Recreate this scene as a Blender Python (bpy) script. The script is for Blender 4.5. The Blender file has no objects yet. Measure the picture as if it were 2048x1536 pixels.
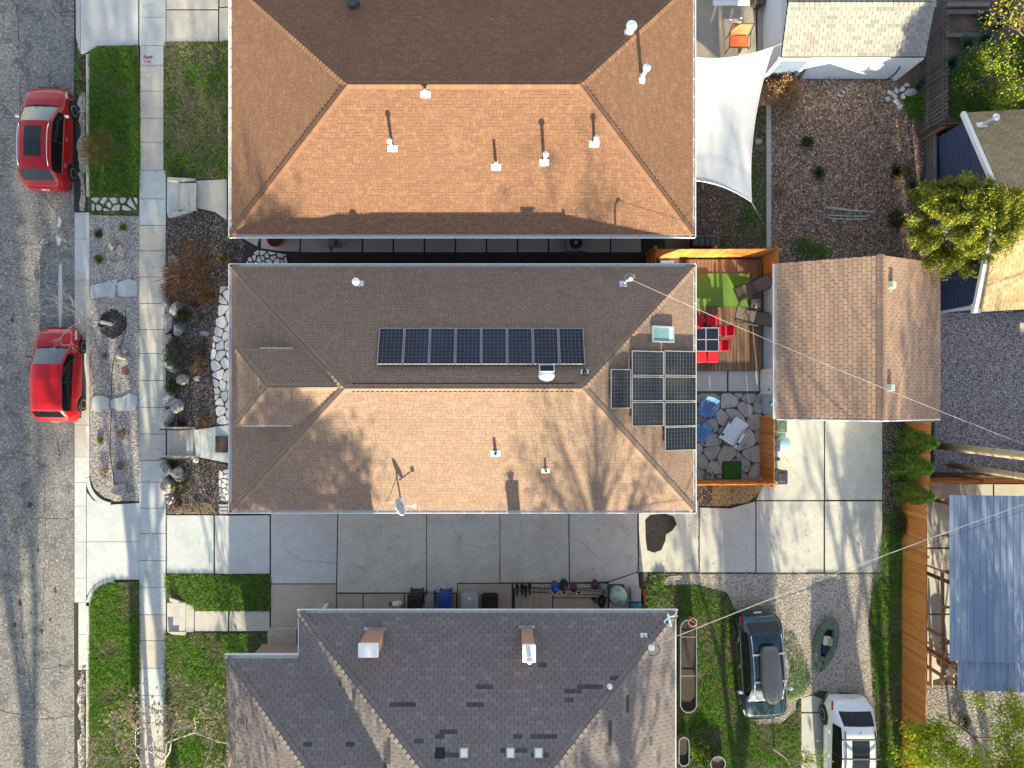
import bpy, bmesh, math, random
import numpy as np
from mathutils import Vector, Matrix

R = math.radians
SC = bpy.context.scene
COL = SC.collection
random.seed(7)
NR = np.random.default_rng(7)

# ------------------------------------------------------------------ camera, sky, sun, exposure
H = 30.0            # drone height above the street
F = 1386.0          # focal length in photograph pixels (2048 wide)
CX, CY = 990.0, 785.0   # the point straight below the drone
cam = bpy.data.cameras.new('camera')
cam.sensor_fit = 'HORIZONTAL'; cam.sensor_width = 36.0
cam.lens = 36.0 * F / 2048.0
cam.shift_x = (1024 - CX) / 2048.0
cam.shift_y = (CY - 768) / 2048.0
cam.clip_start = 0.5; cam.clip_end = 3000
camo = bpy.data.objects.new('camera', cam); COL.objects.link(camo)
camo.location = (0, 0, H)
SC.camera = camo

SUN_EL, SUN_AZ = R(15.5), math.atan2(0.10, -1.0)      # azimuth from +Y clockwise
world = bpy.data.worlds.new('World'); SC.world = world; world.use_nodes = True
wn = world.node_tree; wn.nodes.clear()
sky = wn.nodes.new('ShaderNodeTexSky'); sky.sky_type = 'NISHITA'; sky.sun_disc = False
sky.sun_elevation = SUN_EL; sky.sun_rotation = SUN_AZ
sky.altitude = 1300; sky.air_density = 1.0; sky.dust_density = 1.0; sky.ozone_density = 0.6
bg = wn.nodes.new('ShaderNodeBackground'); bg.inputs['Strength'].default_value = 0.112
wo = wn.nodes.new('ShaderNodeOutputWorld')
hs = wn.nodes.new('ShaderNodeHueSaturation'); hs.inputs['Saturation'].default_value = 0.60
wn.links.new(sky.outputs[0], hs.inputs['Color']); wn.links.new(hs.outputs[0], bg.inputs[0]); wn.links.new(bg.outputs[0], wo.inputs[0])
sun = bpy.data.lights.new('sun', 'SUN'); sun.energy = 5.0; sun.angle = R(0.55)
sun.color = (1.0, 0.885, 0.61)
suno = bpy.data.objects.new('sun', sun); COL.objects.link(suno)
sd = Vector((math.sin(SUN_AZ) * math.cos(SUN_EL), math.cos(SUN_AZ) * math.cos(SUN_EL), math.sin(SUN_EL)))
suno.location = sd * 60
suno.rotation_euler = (-sd).to_track_quat('-Z', 'Y').to_euler()
SC.view_settings.view_transform = 'Standard'
SC.view_settings.look = 'None'
SC.view_settings.exposure = 1.74
SC.view_settings.gamma = 1.0
SC.view_settings.use_curve_mapping = False
SC.cycles.use_adaptive_sampling = True
SC.cycles.adaptive_threshold = 0.02
SC.cycles.max_bounces = 6; SC.cycles.diffuse_bounces = 3; SC.cycles.glossy_bounces = 3
SC.cycles.transmission_bounces = 4; SC.cycles.transparent_max_bounces = 6
SC.cycles.use_denoising = True

# ------------------------------------------------------------------ photograph position -> place
def W(px, py, z=0.0):
    k = (H - z) / F
    return Vector(((px - CX) * k, -(py - CY) * k, z))
GLO, GHI = 0.12, 0.70
GX1 = W(333, 0, GLO).x; GX2 = W(456, 0, GHI).x
def gzx(x):
    if x <= GX1: return GLO
    if x >= GX2: return GHI
    return GLO + (GHI - GLO) * (x - GX1) / (GX2 - GX1)
def gzv(x):
    return np.interp(x, [GX1, GX2], [GLO, GHI])
def G(px, py, dz=0.0):
    z = GHI
    for _ in range(12):
        z = gzx(W(px, py, z + dz).x)
    return W(px, py, z + dz)

# ------------------------------------------------------------------ mesh builder
class MB:
    def __init__(s): s.v = []; s.f = []; s.m = []
    def add(s, vs, fs, mi=0):
        o = len(s.v)
        s.v.extend([tuple(v) for v in vs])
        s.f.extend([tuple(i + o for i in f) for f in fs])
        s.m.extend([mi] * len(fs)); return s
    def box(s, c, sz, rz=0.0, mi=0, top=1.0, rot=None):
        x, y, z = sz[0] / 2, sz[1] / 2, sz[2] / 2
        vs = [(-x, -y, -z), (x, -y, -z), (x, y, -z), (-x, y, -z),
              (-x * top, -y * top, z), (x * top, -y * top, z), (x * top, y * top, z), (-x * top, y * top, z)]
        m = rot if rot is not None else Matrix.Rotation(rz, 3, 'Z')
        c = Vector(c)
        return s.add([m @ Vector(v) + c for v in vs],
                     [(0, 3, 2, 1), (4, 5, 6, 7), (0, 1, 5, 4), (1, 2, 6, 5), (2, 3, 7, 6), (3, 0, 4, 7)], mi)
    def rbox(s, c, sz, r=0.03, rz=0.0, mi=0, rot=None, inset=None):
        """box with rounded vertical corners and a chamfered top"""
        x, y, z = sz[0] / 2, sz[1] / 2, sz[2] / 2
        r = min(r, x * .95, y * .95); q = inset if inset is not None else r * .5
        def ring(xx, yy, rr, zz):
            o = []
            for cx, cy, a0 in ((xx - rr, yy - rr, 0), (-xx + rr, yy - rr, 90), (-xx + rr, -yy + rr, 180), (xx - rr, -yy + rr, 270)):
                for k in range(4):
                    a = R(a0 + k * 30); o.append((cx + rr * math.cos(a), cy + rr * math.sin(a), zz))
            return o
        rings = [ring(x, y, r, -z), ring(x, y, r, z - q), ring(x - q * .35, y - q * .35, r, z - q * .35), ring(x - q, y - q, max(r - q * .3, .004), z)]
        m = rot if rot is not None else Matrix.Rotation(rz, 3, 'Z'); c = Vector(c)
        vs = [m @ Vector(v) + c for rg in rings for v in rg]
        n = 16; fs = []
        for k in range(3):
            for i in range(n):
                j = (i + 1) % n; fs.append((k * n + i, k * n + j, (k + 1) * n + j, (k + 1) * n + i))
        fs.append(tuple(range(3 * n, 4 * n))); fs.append(tuple(range(n - 1, -1, -1)))
        return s.add(vs, fs, mi)
    def prism(s, poly, z0, z1, mi=0):
        n = len(poly); a = sum(poly[i][0] * poly[(i + 1) % n][1] - poly[(i + 1) % n][0] * poly[i][1] for i in range(n))
        if a < 0: poly = poly[::-1]
        f0 = z0 if callable(z0) else (lambda x, y: z0); f1 = z1 if callable(z1) else (lambda x, y: z1)
        vs = [(p[0], p[1], f0(p[0], p[1])) for p in poly] + [(p[0], p[1], f1(p[0], p[1])) for p in poly]
        fs = [tuple(range(n, 2 * n)), tuple(range(n - 1, -1, -1))] + [(i, (i + 1) % n, n + (i + 1) % n, n + i) for i in range(n)]
        return s.add(vs, fs, mi)
    def tube(s, pts, r, n=6, closed=False, mi=0, cap=True):
        pts = [Vector(p) for p in pts]; k = len(pts)
        rr = r if isinstance(r, (list, tuple)) else [r] * k
        vs = []; prev = None
        for i, p in enumerate(pts):
            if closed: d = pts[(i + 1) % k] - pts[i - 1]
            else: d = pts[min(i + 1, k - 1)] - pts[max(i - 1, 0)]
            d = d.normalized() if d.length > 1e-9 else Vector((0, 0, 1))
            if prev is None:
                a = Vector((0, 0, 1)) if abs(d.z) < .9 else Vector((1, 0, 0))
                u = d.cross(a).normalized()
            else:
                u = (prev - d * prev.dot(d)); u = u.normalized() if u.length > 1e-6 else d.orthogonal().normalized()
            prev = u; w = d.cross(u)
            for j in range(n):
                t = 2 * math.pi * j / n
                vs.append(p + (u * math.cos(t) + w * math.sin(t)) * rr[i])
        fs = []
        for i in range(k if closed else k - 1):
            i2 = (i + 1) % k
            for j in range(n):
                j2 = (j + 1) % n
                fs.append((i * n + j, i * n + j2, i2 * n + j2, i2 * n + j))
        if not closed and cap:
            fs.append(tuple(range(n - 1, -1, -1))); fs.append(tuple((k - 1) * n + j for j in range(n)))
        return s.add(vs, fs, mi)
    def lathe(s, prof, n=16, c=(0, 0, 0), rot=None, mi=0, sx=1.0, sy=1.0):
        c = Vector(c); m = rot if rot is not None else Matrix.Identity(3); vs = []
        for r, z in prof:
            for j in range(n):
                t = 2 * math.pi * j / n
                vs.append(m @ Vector((r * sx * math.cos(t), r * sy * math.sin(t), z)) + c)
        fs = []
        for i in range(len(prof) - 1):
            for j in range(n):
                j2 = (j + 1) % n
                fs.append((i * n + j, i * n + j2, (i + 1) * n + j2, (i + 1) * n + j))
        k = len(prof)
        fs.append(tuple(range(n - 1, -1, -1))); fs.append(tuple((k - 1) * n + j for j in range(n)))
        return s.add(vs, fs, mi)
    def cyl(s, c, r, h, n=16, mi=0, rot=None):
        return s.lathe([(r, 0), (r, h)], n, c, rot, mi)
    def ball(s, c, r, n=12, k=7, mi=0, jit=0.0, rng=random):
        rx, ry, rz = r if isinstance(r, (tuple, list)) else (r, r, r)
        vs = [(c[0], c[1], c[2] - rz)]
        for i in range(1, k):
            a = math.pi * i / k - math.pi / 2
            for j in range(n):
                t = 2 * math.pi * j / n; q = 1 + rng.uniform(-jit, jit)
                vs.append((c[0] + rx * q * math.cos(a) * math.cos(t), c[1] + ry * q * math.cos(a) * math.sin(t), c[2] + rz * q * math.sin(a)))
        vs.append((c[0], c[1], c[2] + rz)); fs = []
        for j in range(n): fs.append((0, 1 + (j + 1) % n, 1 + j))
        for i in range(k - 2):
            for j in range(n):
                a = 1 + i * n + j; b = 1 + i * n + (j + 1) % n
                fs.append((a, b, b + n, a + n))
        o = 1 + (k - 2) * n
        for j in range(n): fs.append((o + j, o + (j + 1) % n, len(vs) - 1))
        return s.add(vs, fs, mi)
    def mesh(s, name, mats, smooth=False, org=None):
        me = bpy.data.meshes.new(name)
        v = s.v if org is None else [(a[0] - org[0], a[1] - org[1], a[2] - org[2]) for a in s.v]
        me.from_pydata(v, [], s.f)
        for m in (mats if isinstance(mats, (list, tuple)) else [mats]): me.materials.append(m)
        if any(s.m): me.polygons.foreach_set('material_index', s.m)
        if smooth: me.polygons.foreach_set('use_smooth', [True] * len(s.f))
        me.update(); return me

ORG = {}
def put(name, data, parent=None):
    o = bpy.data.objects.new(name, data); COL.objects.link(o)
    if parent is not None: o.parent = parent
    return o
def tag(o, label=None, cat=None, group=None, kind=None):
    if label: o['label'] = label
    if cat: o['category'] = cat
    if group: o['group'] = group
    if kind: o['kind'] = kind
    return o
def thing(name, label, cat, loc, group=None, rz=0.0):
    o = put(name, None); o.empty_display_size = .3
    o.location = Vector(loc); o.rotation_euler = (0, 0, rz); ORG[o.name] = Vector(loc)
    return tag(o, label, cat, group)
def part(name, mb, mat, parent, smooth=False, local=False, kind=None):
    org = Vector((0, 0, 0)) if local else ORG[parent.name]
    o = put(name, mb.mesh(name, mat, smooth, org), parent)
    ORG[o.name] = ORG.get(parent.name, Vector((0, 0, 0)))
    if kind: o['kind'] = kind
    return o
def solo(name, mb, mat, label, cat, loc, group=None, smooth=False, kind=None):
    o = put(name, mb.mesh(name, mat, smooth, loc)); o.location = Vector(loc); ORG[o.name] = Vector(loc)
    return tag(o, label, cat, group, kind)
def piece(name, me, parent, mw):
    o = put(name, me, parent)
    o.matrix_basis = Matrix.Translation(-ORG[parent.name]) @ mw
    return o
def structure(name, mb, mat, smooth=False, kind='structure'):
    o = put(name, mb.mesh(name, mat, smooth)); ORG[o.name] = Vector((0, 0, 0)); o['kind'] = kind
    return o
def copy_tree(o, parent=None):
    c = o.copy(); COL.objects.link(c)
    if parent is not None: c.parent = parent
    for ch in list(o.children): copy_tree(ch, c)
    return c
def np_mesh(name, verts, faces_n, idx, mats, smooth=False):
    """verts (N,3); idx flat loop array; faces_n verts per face (constant)"""
    me = bpy.data.meshes.new(name)
    nf = len(idx) // faces_n
    me.vertices.add(len(verts)); me.vertices.foreach_set('co', np.asarray(verts, dtype=np.float32).ravel())
    me.loops.add(len(idx)); me.loops.foreach_set('vertex_index', np.asarray(idx, dtype=np.int32))
    me.polygons.add(nf); me.polygons.foreach_set('loop_start', np.arange(nf, dtype=np.int32) * faces_n)
    me.polygons.foreach_set('loop_total', np.full(nf, faces_n, dtype=np.int32))
    for m in (mats if isinstance(mats, (list, tuple)) else [mats]): me.materials.append(m)
    if smooth: me.polygons.foreach_set('use_smooth', np.ones(nf, dtype=bool))
    me.update(); me.validate(); return me

# ------------------------------------------------------------------ materials
def lin(c):
    def f(u):
        u /= 255.0
        return u / 12.92 if u <= .04045 else ((u + .055) / 1.055) ** 2.4
    return tuple(f(u) for u in c)
MATS = {}
def M(name, col, rough=.75, metal=0.0, var=(), isl=None, bump=None, coat=0.0, spec=.5, stretch=None, brick=None, emit=None, trans=0.0, alpha=1.0):
    """col linear rgb; var = [(scale, colour, lo, hi, amount)]; isl = list of colours picked per loose piece/object; bump=(scale,strength,dist)"""
    m = bpy.data.materials.new(name); m.use_nodes = True
    nt = m.node_tree; N = nt.nodes; Lk = nt.links
    b = N['Principled BSDF']
    b.inputs['Roughness'].default_value = rough; b.inputs['Metallic'].default_value = metal
    b.inputs['Coat Weight'].default_value = coat; b.inputs['Coat Roughness'].default_value = .04
    b.inputs['Specular IOR Level'].default_value = spec
    b.inputs['Transmission Weight'].default_value = trans
    geo = N.new('ShaderNodeNewGeometry'); pos = geo.outputs['Position']
    if stretch:
        mp = N.new('ShaderNodeMapping'); mp.inputs['Scale'].default_value = stretch
        Lk.new(pos, mp.inputs['Vector']); pos = mp.outputs[0]
    cur = None
    rgb = N.new('ShaderNodeRGB'); rgb.outputs[0].default_value = (*col, 1); cur = rgb.outputs[0]
    if isl:
        oi = N.new('ShaderNodeObjectInfo')
        ad = N.new('ShaderNodeMath'); ad.operation = 'ADD'
        Lk.new(geo.outputs['Random Per Island'], ad.inputs[0]); Lk.new(oi.outputs['Random'], ad.inputs[1])
        fr = N.new('ShaderNodeMath'); fr.operation = 'FRACT'; Lk.new(ad.outputs[0], fr.inputs[0])
        cr = N.new('ShaderNodeValToRGB'); e = cr.color_ramp.elements
        cr.color_ramp.interpolation = 'LINEAR'
        e[0].position = 0; e[0].color = (*isl[0], 1); e[1].position = 1; e[1].color = (*isl[-1], 1)
        for i, c in enumerate(isl[1:-1]):
            q = e.new((i + 1) / (len(isl) - 1)); q.color = (*c, 1)
        Lk.new(fr.outputs[0], cr.inputs[0]); cur = cr.outputs[0]
    if brick:
        bt = N.new('ShaderNodeTexBrick'); bt.inputs['Scale'].default_value = brick[0]
        bt.inputs['Color1'].default_value = (*brick[1], 1); bt.inputs['Color2'].default_value = (*brick[2], 1); bt.inputs['Mortar'].default_value = (*brick[3], 1)
        bt.inputs['Mortar Size'].default_value = .03
        sw = N.new('ShaderNodeCombineXYZ'); sx = N.new('ShaderNodeSeparateXYZ'); Lk.new(pos, sx.inputs[0])
        a2 = N.new('ShaderNodeMath'); a2.operation = 'ADD'; Lk.new(sx.outputs[0], a2.inputs[0]); Lk.new(sx.outputs[1], a2.inputs[1])
        Lk.new(a2.outputs[0], sw.inputs[0]); Lk.new(sx.outputs[2], sw.inputs[1]); Lk.new(sw.outputs[0], bt.inputs['Vector'])
        cur = bt.outputs[0]
    for sc, c2, lo, hi, am in var:
        nz = N.new('ShaderNodeTexNoise'); nz.inputs['Scale'].default_value = sc; nz.inputs['Detail'].default_value = 4
        nz.inputs['Roughness'].default_value = .6
        Lk.new(pos, nz.inputs['Vector'])
        mr = N.new('ShaderNodeMapRange'); mr.inputs[1].default_value = lo; mr.inputs[2].default_value = hi
        mr.inputs[3].default_value = 0; mr.inputs[4].default_value = am
        Lk.new(nz.outputs[0], mr.inputs[0])
        mx = N.new('ShaderNodeMix'); mx.data_type = 'RGBA'
        Lk.new(mr.outputs[0], mx.inputs[0]); Lk.new(cur, mx.inputs[6]); mx.inputs[7].default_value = (*c2, 1)
        cur = mx.outputs[2]
    Lk.new(cur, b.inputs['Base Color'])
    if bump:
        nz = N.new('ShaderNodeTexNoise'); nz.inputs['Scale'].default_value = bump[0]; nz.inputs['Detail'].default_value = 3
        Lk.new(pos, nz.inputs['Vector'])
        bp = N.new('ShaderNodeBump'); bp.inputs['Strength'].default_value = bump[1]; bp.inputs['Distance'].default_value = bump[2]
        Lk.new(nz.outputs[0], bp.inputs['Height']); Lk.new(bp.outputs[0], b.inputs['Normal'])
    if emit:
        b.inputs['Emission Color'].default_value = (*emit[0], 1); b.inputs['Emission Strength'].default_value = emit[1]
    MATS[name] = m; return m
def leafmat(name, cols, rough=.6, transl=.25):
    m = M(name, cols[0], rough, isl=cols, spec=.25)
    nt = m.node_tree; b = nt.nodes['Principled BSDF']; out = nt.nodes['Material Output']
    src = b.inputs['Base Color'].links[0].from_socket
    t = nt.nodes.new('ShaderNodeBsdfTranslucent'); nt.links.new(src, t.inputs[0])
    mx = nt.nodes.new('ShaderNodeMixShader'); mx.inputs[0].default_value = transl
    nt.links.new(b.outputs[0], mx.inputs[1]); nt.links.new(t.outputs[0], mx.inputs[2]); nt.links.new(mx.outputs[0], out.inputs[0])
    return m

# ground and paving
m_asphalt = M('asphalt', (.18, .177, .172), .9, var=[(.30, (.27, .252, .228), .42, .60, .85), (1.3, (.085, .085, .086), .50, .66, .85), (4, (.10, .10, .102), .52, .66, .7), (9, (.44, .425, .40), .54, .68, .95), (12, (.028, .028, .03), .52, .66, .95), (45, (.30, .29, .28), .52, .7, .6)], bump=(30, .6, .02))
m_soil = M('soil', (.11, .075, .055), .95, var=[(1.3, (.18, .13, .10), .45, .65, .8), (30, (.03, .022, .018), .5, .7, .7)], bump=(25, .6, .03))
m_lawnsoil = M('lawn_soil', (.05, .06, .022), .95, var=[(1.6, (.17, .14, .11), .45, .62, .9), (25, (.02, .025, .01), .5, .7, .6)])
m_mulch_base = M('mulch_base', (.045, .034, .028), .95, var=[(22, (.10, .075, .06), .5, .68, .8), (60, (.015, .012, .01), .5, .6, .7)], bump=(40, .8, .03))
m_gravelbase = M('gravel_base', (.25, .22, .185), .95, var=[(45, (.38, .35, .33), .5, .66, .9), (52, (.05, .045, .045), .48, .66, .9)], bump=(50, .8, .03))
m_darkgravelbase = M('dark_gravel_base', (.14, .12, .122), .95, var=[(45, (.24, .22, .23), .52, .68, .9), (52, (.02, .02, .022), .46, .66, .9)], bump=(50, .8, .03))
def concrete(name, c, stain=.5):
    d = tuple(u * .70 for u in c); l = tuple(min(1, u * 1.16) for u in c); d2 = (c[0] * .62, c[1] * .57, c[2] * .50)
    return M(name, c, .88, var=[(.8, d, .45, .75, stain), (2.6, l, .45, .7, .55), (9, d, .55, .8, stain * .55), (.45, d2, .55, .75, stain * .6), (1.7, tuple(u * .5 for u in c), .62, .74, stain * .7), (22, tuple(u * .6 for u in c), .64, .72, .5), (70, d, .55, .75, .35)], bump=(90, .25, .004))
m_conc_new = concrete('concrete_new', (.50, .51, .50))
m_conc_blue = concrete('concrete_blue', (.47, .50, .50))
m_conc_old = concrete('concrete_old', (.46, .43, .385))
m_conc_green = concrete('concrete_greenish', (.41, .42, .39))
m_conc_tan = concrete('concrete_tan', (.44, .38, .305), .7)
m_conc_drive = concrete('concrete_drive', (.57, .54, .475), .7)
m_conc_back = concrete('concrete_back_drive', (.47, .46, .42), .6)
m_joint = M('joint_dark', (.035, .033, .03), .95)
m_flag = M('flagstone', (.30, .30, .30), .8, isl=[(.30, .29, .28), (.46, .44, .41), (.36, .35, .33), (.52, .50, .47), (.33, .32, .30)], var=[(3, (.16, .16, .165), .5, .72, .7), (14, (.42, .41, .39), .55, .75, .5)], bump=(14, .5, .02))
m_flag_white = M('pale_flagstone', (.58, .57, .55), .8, isl=[(.50, .49, .47), (.66, .65, .63), (.58, .57, .55)], var=[(5, (.36, .36, .36), .52, .72, .7)], bump=(14, .4, .02))
m_flag_blue = M('blue_flagstone', (.40, .44, .45), .8, var=[(4, (.30, .34, .36), .5, .7, .7), (22, (.50, .52, .52), .55, .75, .5)], bump=(20, .3, .01))
m_boulder = M('boulder', (.48, .46, .45), .85, isl=[(.30, .30, .31), (.42, .39, .36), (.50, .48, .46), (.34, .28, .23), (.36, .355, .355)], var=[(5, (.58, .56, .54), .52, .66, .8), (8, (.13, .125, .13), .50, .66, .8), (3, (.38, .27, .19), .55, .7, .6), (25, (.18, .17, .17), .52, .7, .6)], bump=(9, 1.0, .12))
m_pebble = M('pebble', (.3, .28, .27), .85, isl=[(.11, .10, .10), (.52, .47, .42), (.26, .24, .235), (.64, .59, .55), (.33, .30, .285), (.14, .125, .122), (.49, .455, .44), (.72, .68, .64), (.22, .195, .195)])
m_pebble_pale = M('pale_pebble', (.3, .28, .27), .85, isl=[(.22, .195, .165), (.66, .57, .47), (.40, .35, .295), (.76, .67, .56), (.52, .45, .375), (.30, .26, .22)])
m_pebble_dark = M('dark_pebble', (.15, .14, .15), .85, isl=[(.08, .065, .068), (.40, .33, .335), (.20, .165, .17), (.56, .49, .49), (.27, .22, .225), (.10, .085, .088), (.45, .38, .385), (.66, .60, .59), (.15, .125, .128)])
m_chip = M('bark_chip', (.1, .07, .05), .9, isl=[(.015, .012, .011), (.09, .065, .052), (.03, .023, .02), (.24, .19, .16), (.05, .038, .032), (.02, .016, .014), (.12, .09, .075), (.03, .023, .02), (.46, .41, .36), (.04, .03, .026)])
m_chip_red = M('dry_leaf', (.1, .07, .05), .9, isl=[(.04, .023, .018), (.24, .135, .095), (.09, .053, .041), (.44, .30, .215), (.14, .078, .056), (.05, .031, .025), (.32, .21, .15), (.08, .046, .036), (.62, .48, .37), (.11, .064, .047)])
m_chip_straw = M('straw_chip', (.3, .2, .1), .9, isl=[(.12, .075, .03), (.42, .30, .14), (.25, .16, .06), (.5, .38, .2), (.18, .14, .04)])  # chips in dry straw colours, brown to pale gold
m_grass = leafmat('grass_blade', [(.045, .12, .02), (.19, .38, .045), (.09, .25, .03), (.33, .50, .09), (.055, .16, .02), (.38, .50, .12), (.11, .29, .035), (.07, .20, .025)], .6, .36)
m_grass_dry = leafmat('dry_grass_blade', [(.17, .22, .06), (.40, .35, .22), (.19, .27, .07), (.50, .43, .31), (.30, .27, .18), (.16, .27, .06), (.36, .31, .23)], .6, .3)
m_mat_green = M('synthetic_turf', (.125, .25, .045), .9, var=[(3, (.09, .24, .02), .45, .7, .6), (60, (.17, .38, .05), .5, .7, .6)], bump=(80, .6, .01))
m_mat_dark = M('dark_synthetic_turf', (.025, .13, .015), .9, var=[(30, (.05, .2, .03), .5, .7, .6)], bump=(80, .6, .01))
# timber
def wood(name, cols, grain=(.02, .015, .01), stretch=(40, 2, 2)):
    return M(name, cols[0], .75, isl=cols, var=[(1.0, tuple(u * .5 for u in cols[0]), .45, .75, .55)], stretch=stretch)
m_cedar = wood('cedar_board', [(.50, .18, .034), (.62, .24, .05), (.54, .20, .038), (.68, .295, .07), (.46, .16, .032), (.58, .22, .044)], stretch=(30, 30, 3))
m_deck = wood('deck_board', [(.20, .125, .085), (.25, .155, .10), (.215, .135, .09), (.18, .112, .075)], stretch=(30, 2, 30))
m_greywood = wood('weathered_wood', [(.13, .115, .105), (.19, .165, .15), (.15, .13, .12), (.10, .09, .085)], stretch=(3, 3, 3))
m_brownwood = wood('brown_timber', [(.22, .10, .05), (.28, .13, .065), (.17, .08, .045)], stretch=(3, 3, 3))
m_palewood = wood('pale_timber', [(.52, .42, .28), (.60, .49, .34)], stretch=(2, 2, 20))
# roofing
def shingles(name, cols, speck=.5):
    cols = [tuple(u * .88 for u in c) for c in cols]; d = tuple(u * .45 for u in cols[0])
    return M(name, cols[0], .92, isl=cols, var=[(55, d, .52, .75, speck * .8), (.5, tuple(u * .72 for u in cols[1]), .5, .75, .5)], bump=(70, .4, .01), spec=.2)
m_sh_top = shingles('shingle_rust', [(.25, .134, .087), (.295, .168, .10), (.265, .145, .09), (.23, .123, .087), (.31, .182, .103), (.255, .138, .088), (.285, .147, .088), (.245, .135, .093)])
m_sh_mid = shingles('shingle_brown', [(.31, .216, .160), (.335, .24, .172), (.32, .223, .164), (.285, .19, .154), (.345, .248, .176), (.325, .216, .160), (.305, .207, .162), (.33, .225, .166)])
m_sh_grey = shingles('shingle_grey', [(.23, .195, .184), (.255, .22, .207), (.215, .182, .175), (.29, .255, .24), (.235, .202, .19), (.225, .192, .184), (.25, .21, .198), (.235, .193, .182)])
m_sh_patch = shingles('shingle_dark_patch', [(.08, .076, .08), (.105, .10, .103)])
m_sh_garage = shingles('shingle_garage', [(.38, .255, .185), (.43, .29, .21), (.395, .265, .19), (.45, .31, .225), (.355, .235, .175), (.41, .275, .20)])
m_sh_shed = shingles('shingle_pale', [(.33, .325, .295), (.38, .37, .335), (.345, .34, .31), (.27, .255, .23), (.40, .39, .355), (.36, .345, .31)])
m_sh_tan = shingles('shingle_tan', [(.38, .28, .16), (.46, .345, .20), (.42, .31, .18), (.36, .25, .14), (.48, .37, .22)])
m_sh_topband = shingles('shingle_rust_band', [(.17, .085, .062), (.21, .11, .075), (.15, .075, .06)])
m_sh_midband = shingles('shingle_brown_band', [(.20, .132, .11), (.24, .165, .13), (.18, .115, .10)])
m_deckroof = M('roof_underlay', (.03, .026, .025), .95)
# walls
m_wall_brick = M('house_brick', (.3, .2, .15), .9, brick=(4.5, (.30, .16, .11), (.22, .12, .09), (.36, .33, .30)))
m_brick_red = M('chimney_brick', (.3, .15, .1), .9, brick=(9, (.42, .17, .09), (.30, .11, .065), (.45, .40, .35)))
m_wall_tan = M('stucco', (.5, .45, .38), .9, bump=(40, .3, .01))
m_white = M('white_paint', (.80, .80, .79), .5)
m_white_dirty = M('gutter_white', (.72, .72, .71), .45, var=[(6, (.5, .48, .45), .55, .75, .6)])
m_paleblue = M('pale_blue_siding', (.42, .56, .66), .6, var=[(2, (.38, .52, .62), .4, .7, .5)])
m_navy = M('navy_siding', (.055, .075, .15), .6, var=[(2, (.045, .06, .12), .4, .7, .5)])
m_shedwhite = M('shed_white', (.72, .78, .84), .6)
m_trimblue = M('pale_trim', (.55, .62, .68), .6)
m_metalroof = M('blue_metal_roof', (.16, .22, .33), .45, metal=.15, var=[(.7, (.25, .31, .41), .45, .7, .8), (.25, (.36, .41, .48), .48, .66, .8)], stretch=(3, .4, 1))
# metals, glass, plastics
m_galv = M('galvanised', (.55, .58, .60), .35, metal=.85, var=[(8, (.4, .42, .44), .45, .7, .5)])
m_steel = M('vent_metal', (.78, .79, .80), .35, metal=.55)
m_alu = M('aluminium', (.72, .72, .72), .3, metal=.8)
m_chrome = M('chrome', (.80, .80, .82), .12, metal=1.0)
m_black = M('black_plastic', (.012, .012, .013), .5)
m_black_rough = M('black_fabric', (.014, .014, .016), .9)
m_rubber = M('tyre_rubber', (.015, .015, .016), .8)
m_darkgrey = M('dark_grey_plastic', (.06, .062, .065), .55)
m_grey = M('grey_plastic', (.20, .205, .21), .55)
m_lightgrey = M('light_grey_plastic', (.34, .34, .35), .55)
m_glass = M('car_glass', (.006, .007, .009), .06, coat=.0, spec=.35)
m_glass_pale = M('car_windscreen', (.022, .04, .052), .05, coat=.35, spec=.5)
m_winglass = M('window_glass', (.03, .04, .05), .06, spec=.8)
m_red = M('red_car_paint', (.36, .003, .010), .30, coat=.55, spec=.3, var=[(2.5, (.42, .005, .012), .45, .7, .3)])
m_red2 = M('bright_red_car_paint', (.40, .003, .010), .34, coat=.45, spec=.3, var=[(2.5, (.46, .005, .012), .45, .7, .4)])
m_bluecar = M('teal_blue_car_paint', (.003, .030, .050), .25, metal=.0, coat=.8, spec=.4)
m_whitecar = M('white_car_paint', (.74, .77, .80), .3, coat=1.0)
m_redlens = M('red_lens', (.45, .01, .01), .15, coat=1.0)
m_lens = M('clear_lens', (.62, .66, .68), .12, coat=1.0)
m_plate = M('licence_plate', (.75, .70, .68), .5, var=[(25, (.45, .2, .15), .5, .6, .7)])
m_cell = M('solar_cell', (.009, .012, .028), .22, coat=.25, spec=.3, var=[(.9, (.02, .03, .06), .45, .65, .6), (2.5, (.008, .012, .035), .5, .7, .6)])
m_cell2 = M('dark_solar_cell', (.009, .010, .014), .22, coat=.25, spec=.3, var=[(.7, (.04, .042, .045), .45, .65, .7)])
m_cellback = M('solar_backsheet', (.20, .20, .21), .5)
m_redfab = M('red_fabric', (.58, .008, .03), .8, var=[(9, (.45, .006, .02), .45, .7, .4)])
m_orange = M('orange_fabric', (.80, .20, .08), .8)
m_brownsling = M('brown_sling', (.13, .105, .085), .8)
m_sail = M('sail_cloth', (.60, .60, .60), .85, bump=(2.0, .15, .05))
m_bluechair = M('blue_chair_plastic', (.10, .25, .52), .6)
m_tabledark = M('table_glass_navy', (.008, .015, .035), .35)
m_tarp = M('pale_cover_cloth', (.62, .66, .72), .8, bump=(6, .5, .05))
m_raft = M('raft_rubber', (.085, .13, .095), .45, var=[(4, (.07, .105, .08), .45, .7, .6)])
m_bluebin = M('blue_plastic', (.012, .045, .26), .45)
m_greenbin = M('green_grey_plastic', (.10, .135, .09), .5)
m_eggreen = M('pale_green_cover', (.34, .46, .40), .6, var=[(5, (.10, .17, .14), .52, .68, .8)])
m_lightblue = M('light_blue_plastic', (.36, .52, .62), .35)
m_teal = M('teal_plastic', (.03, .22, .30), .5)
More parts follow.
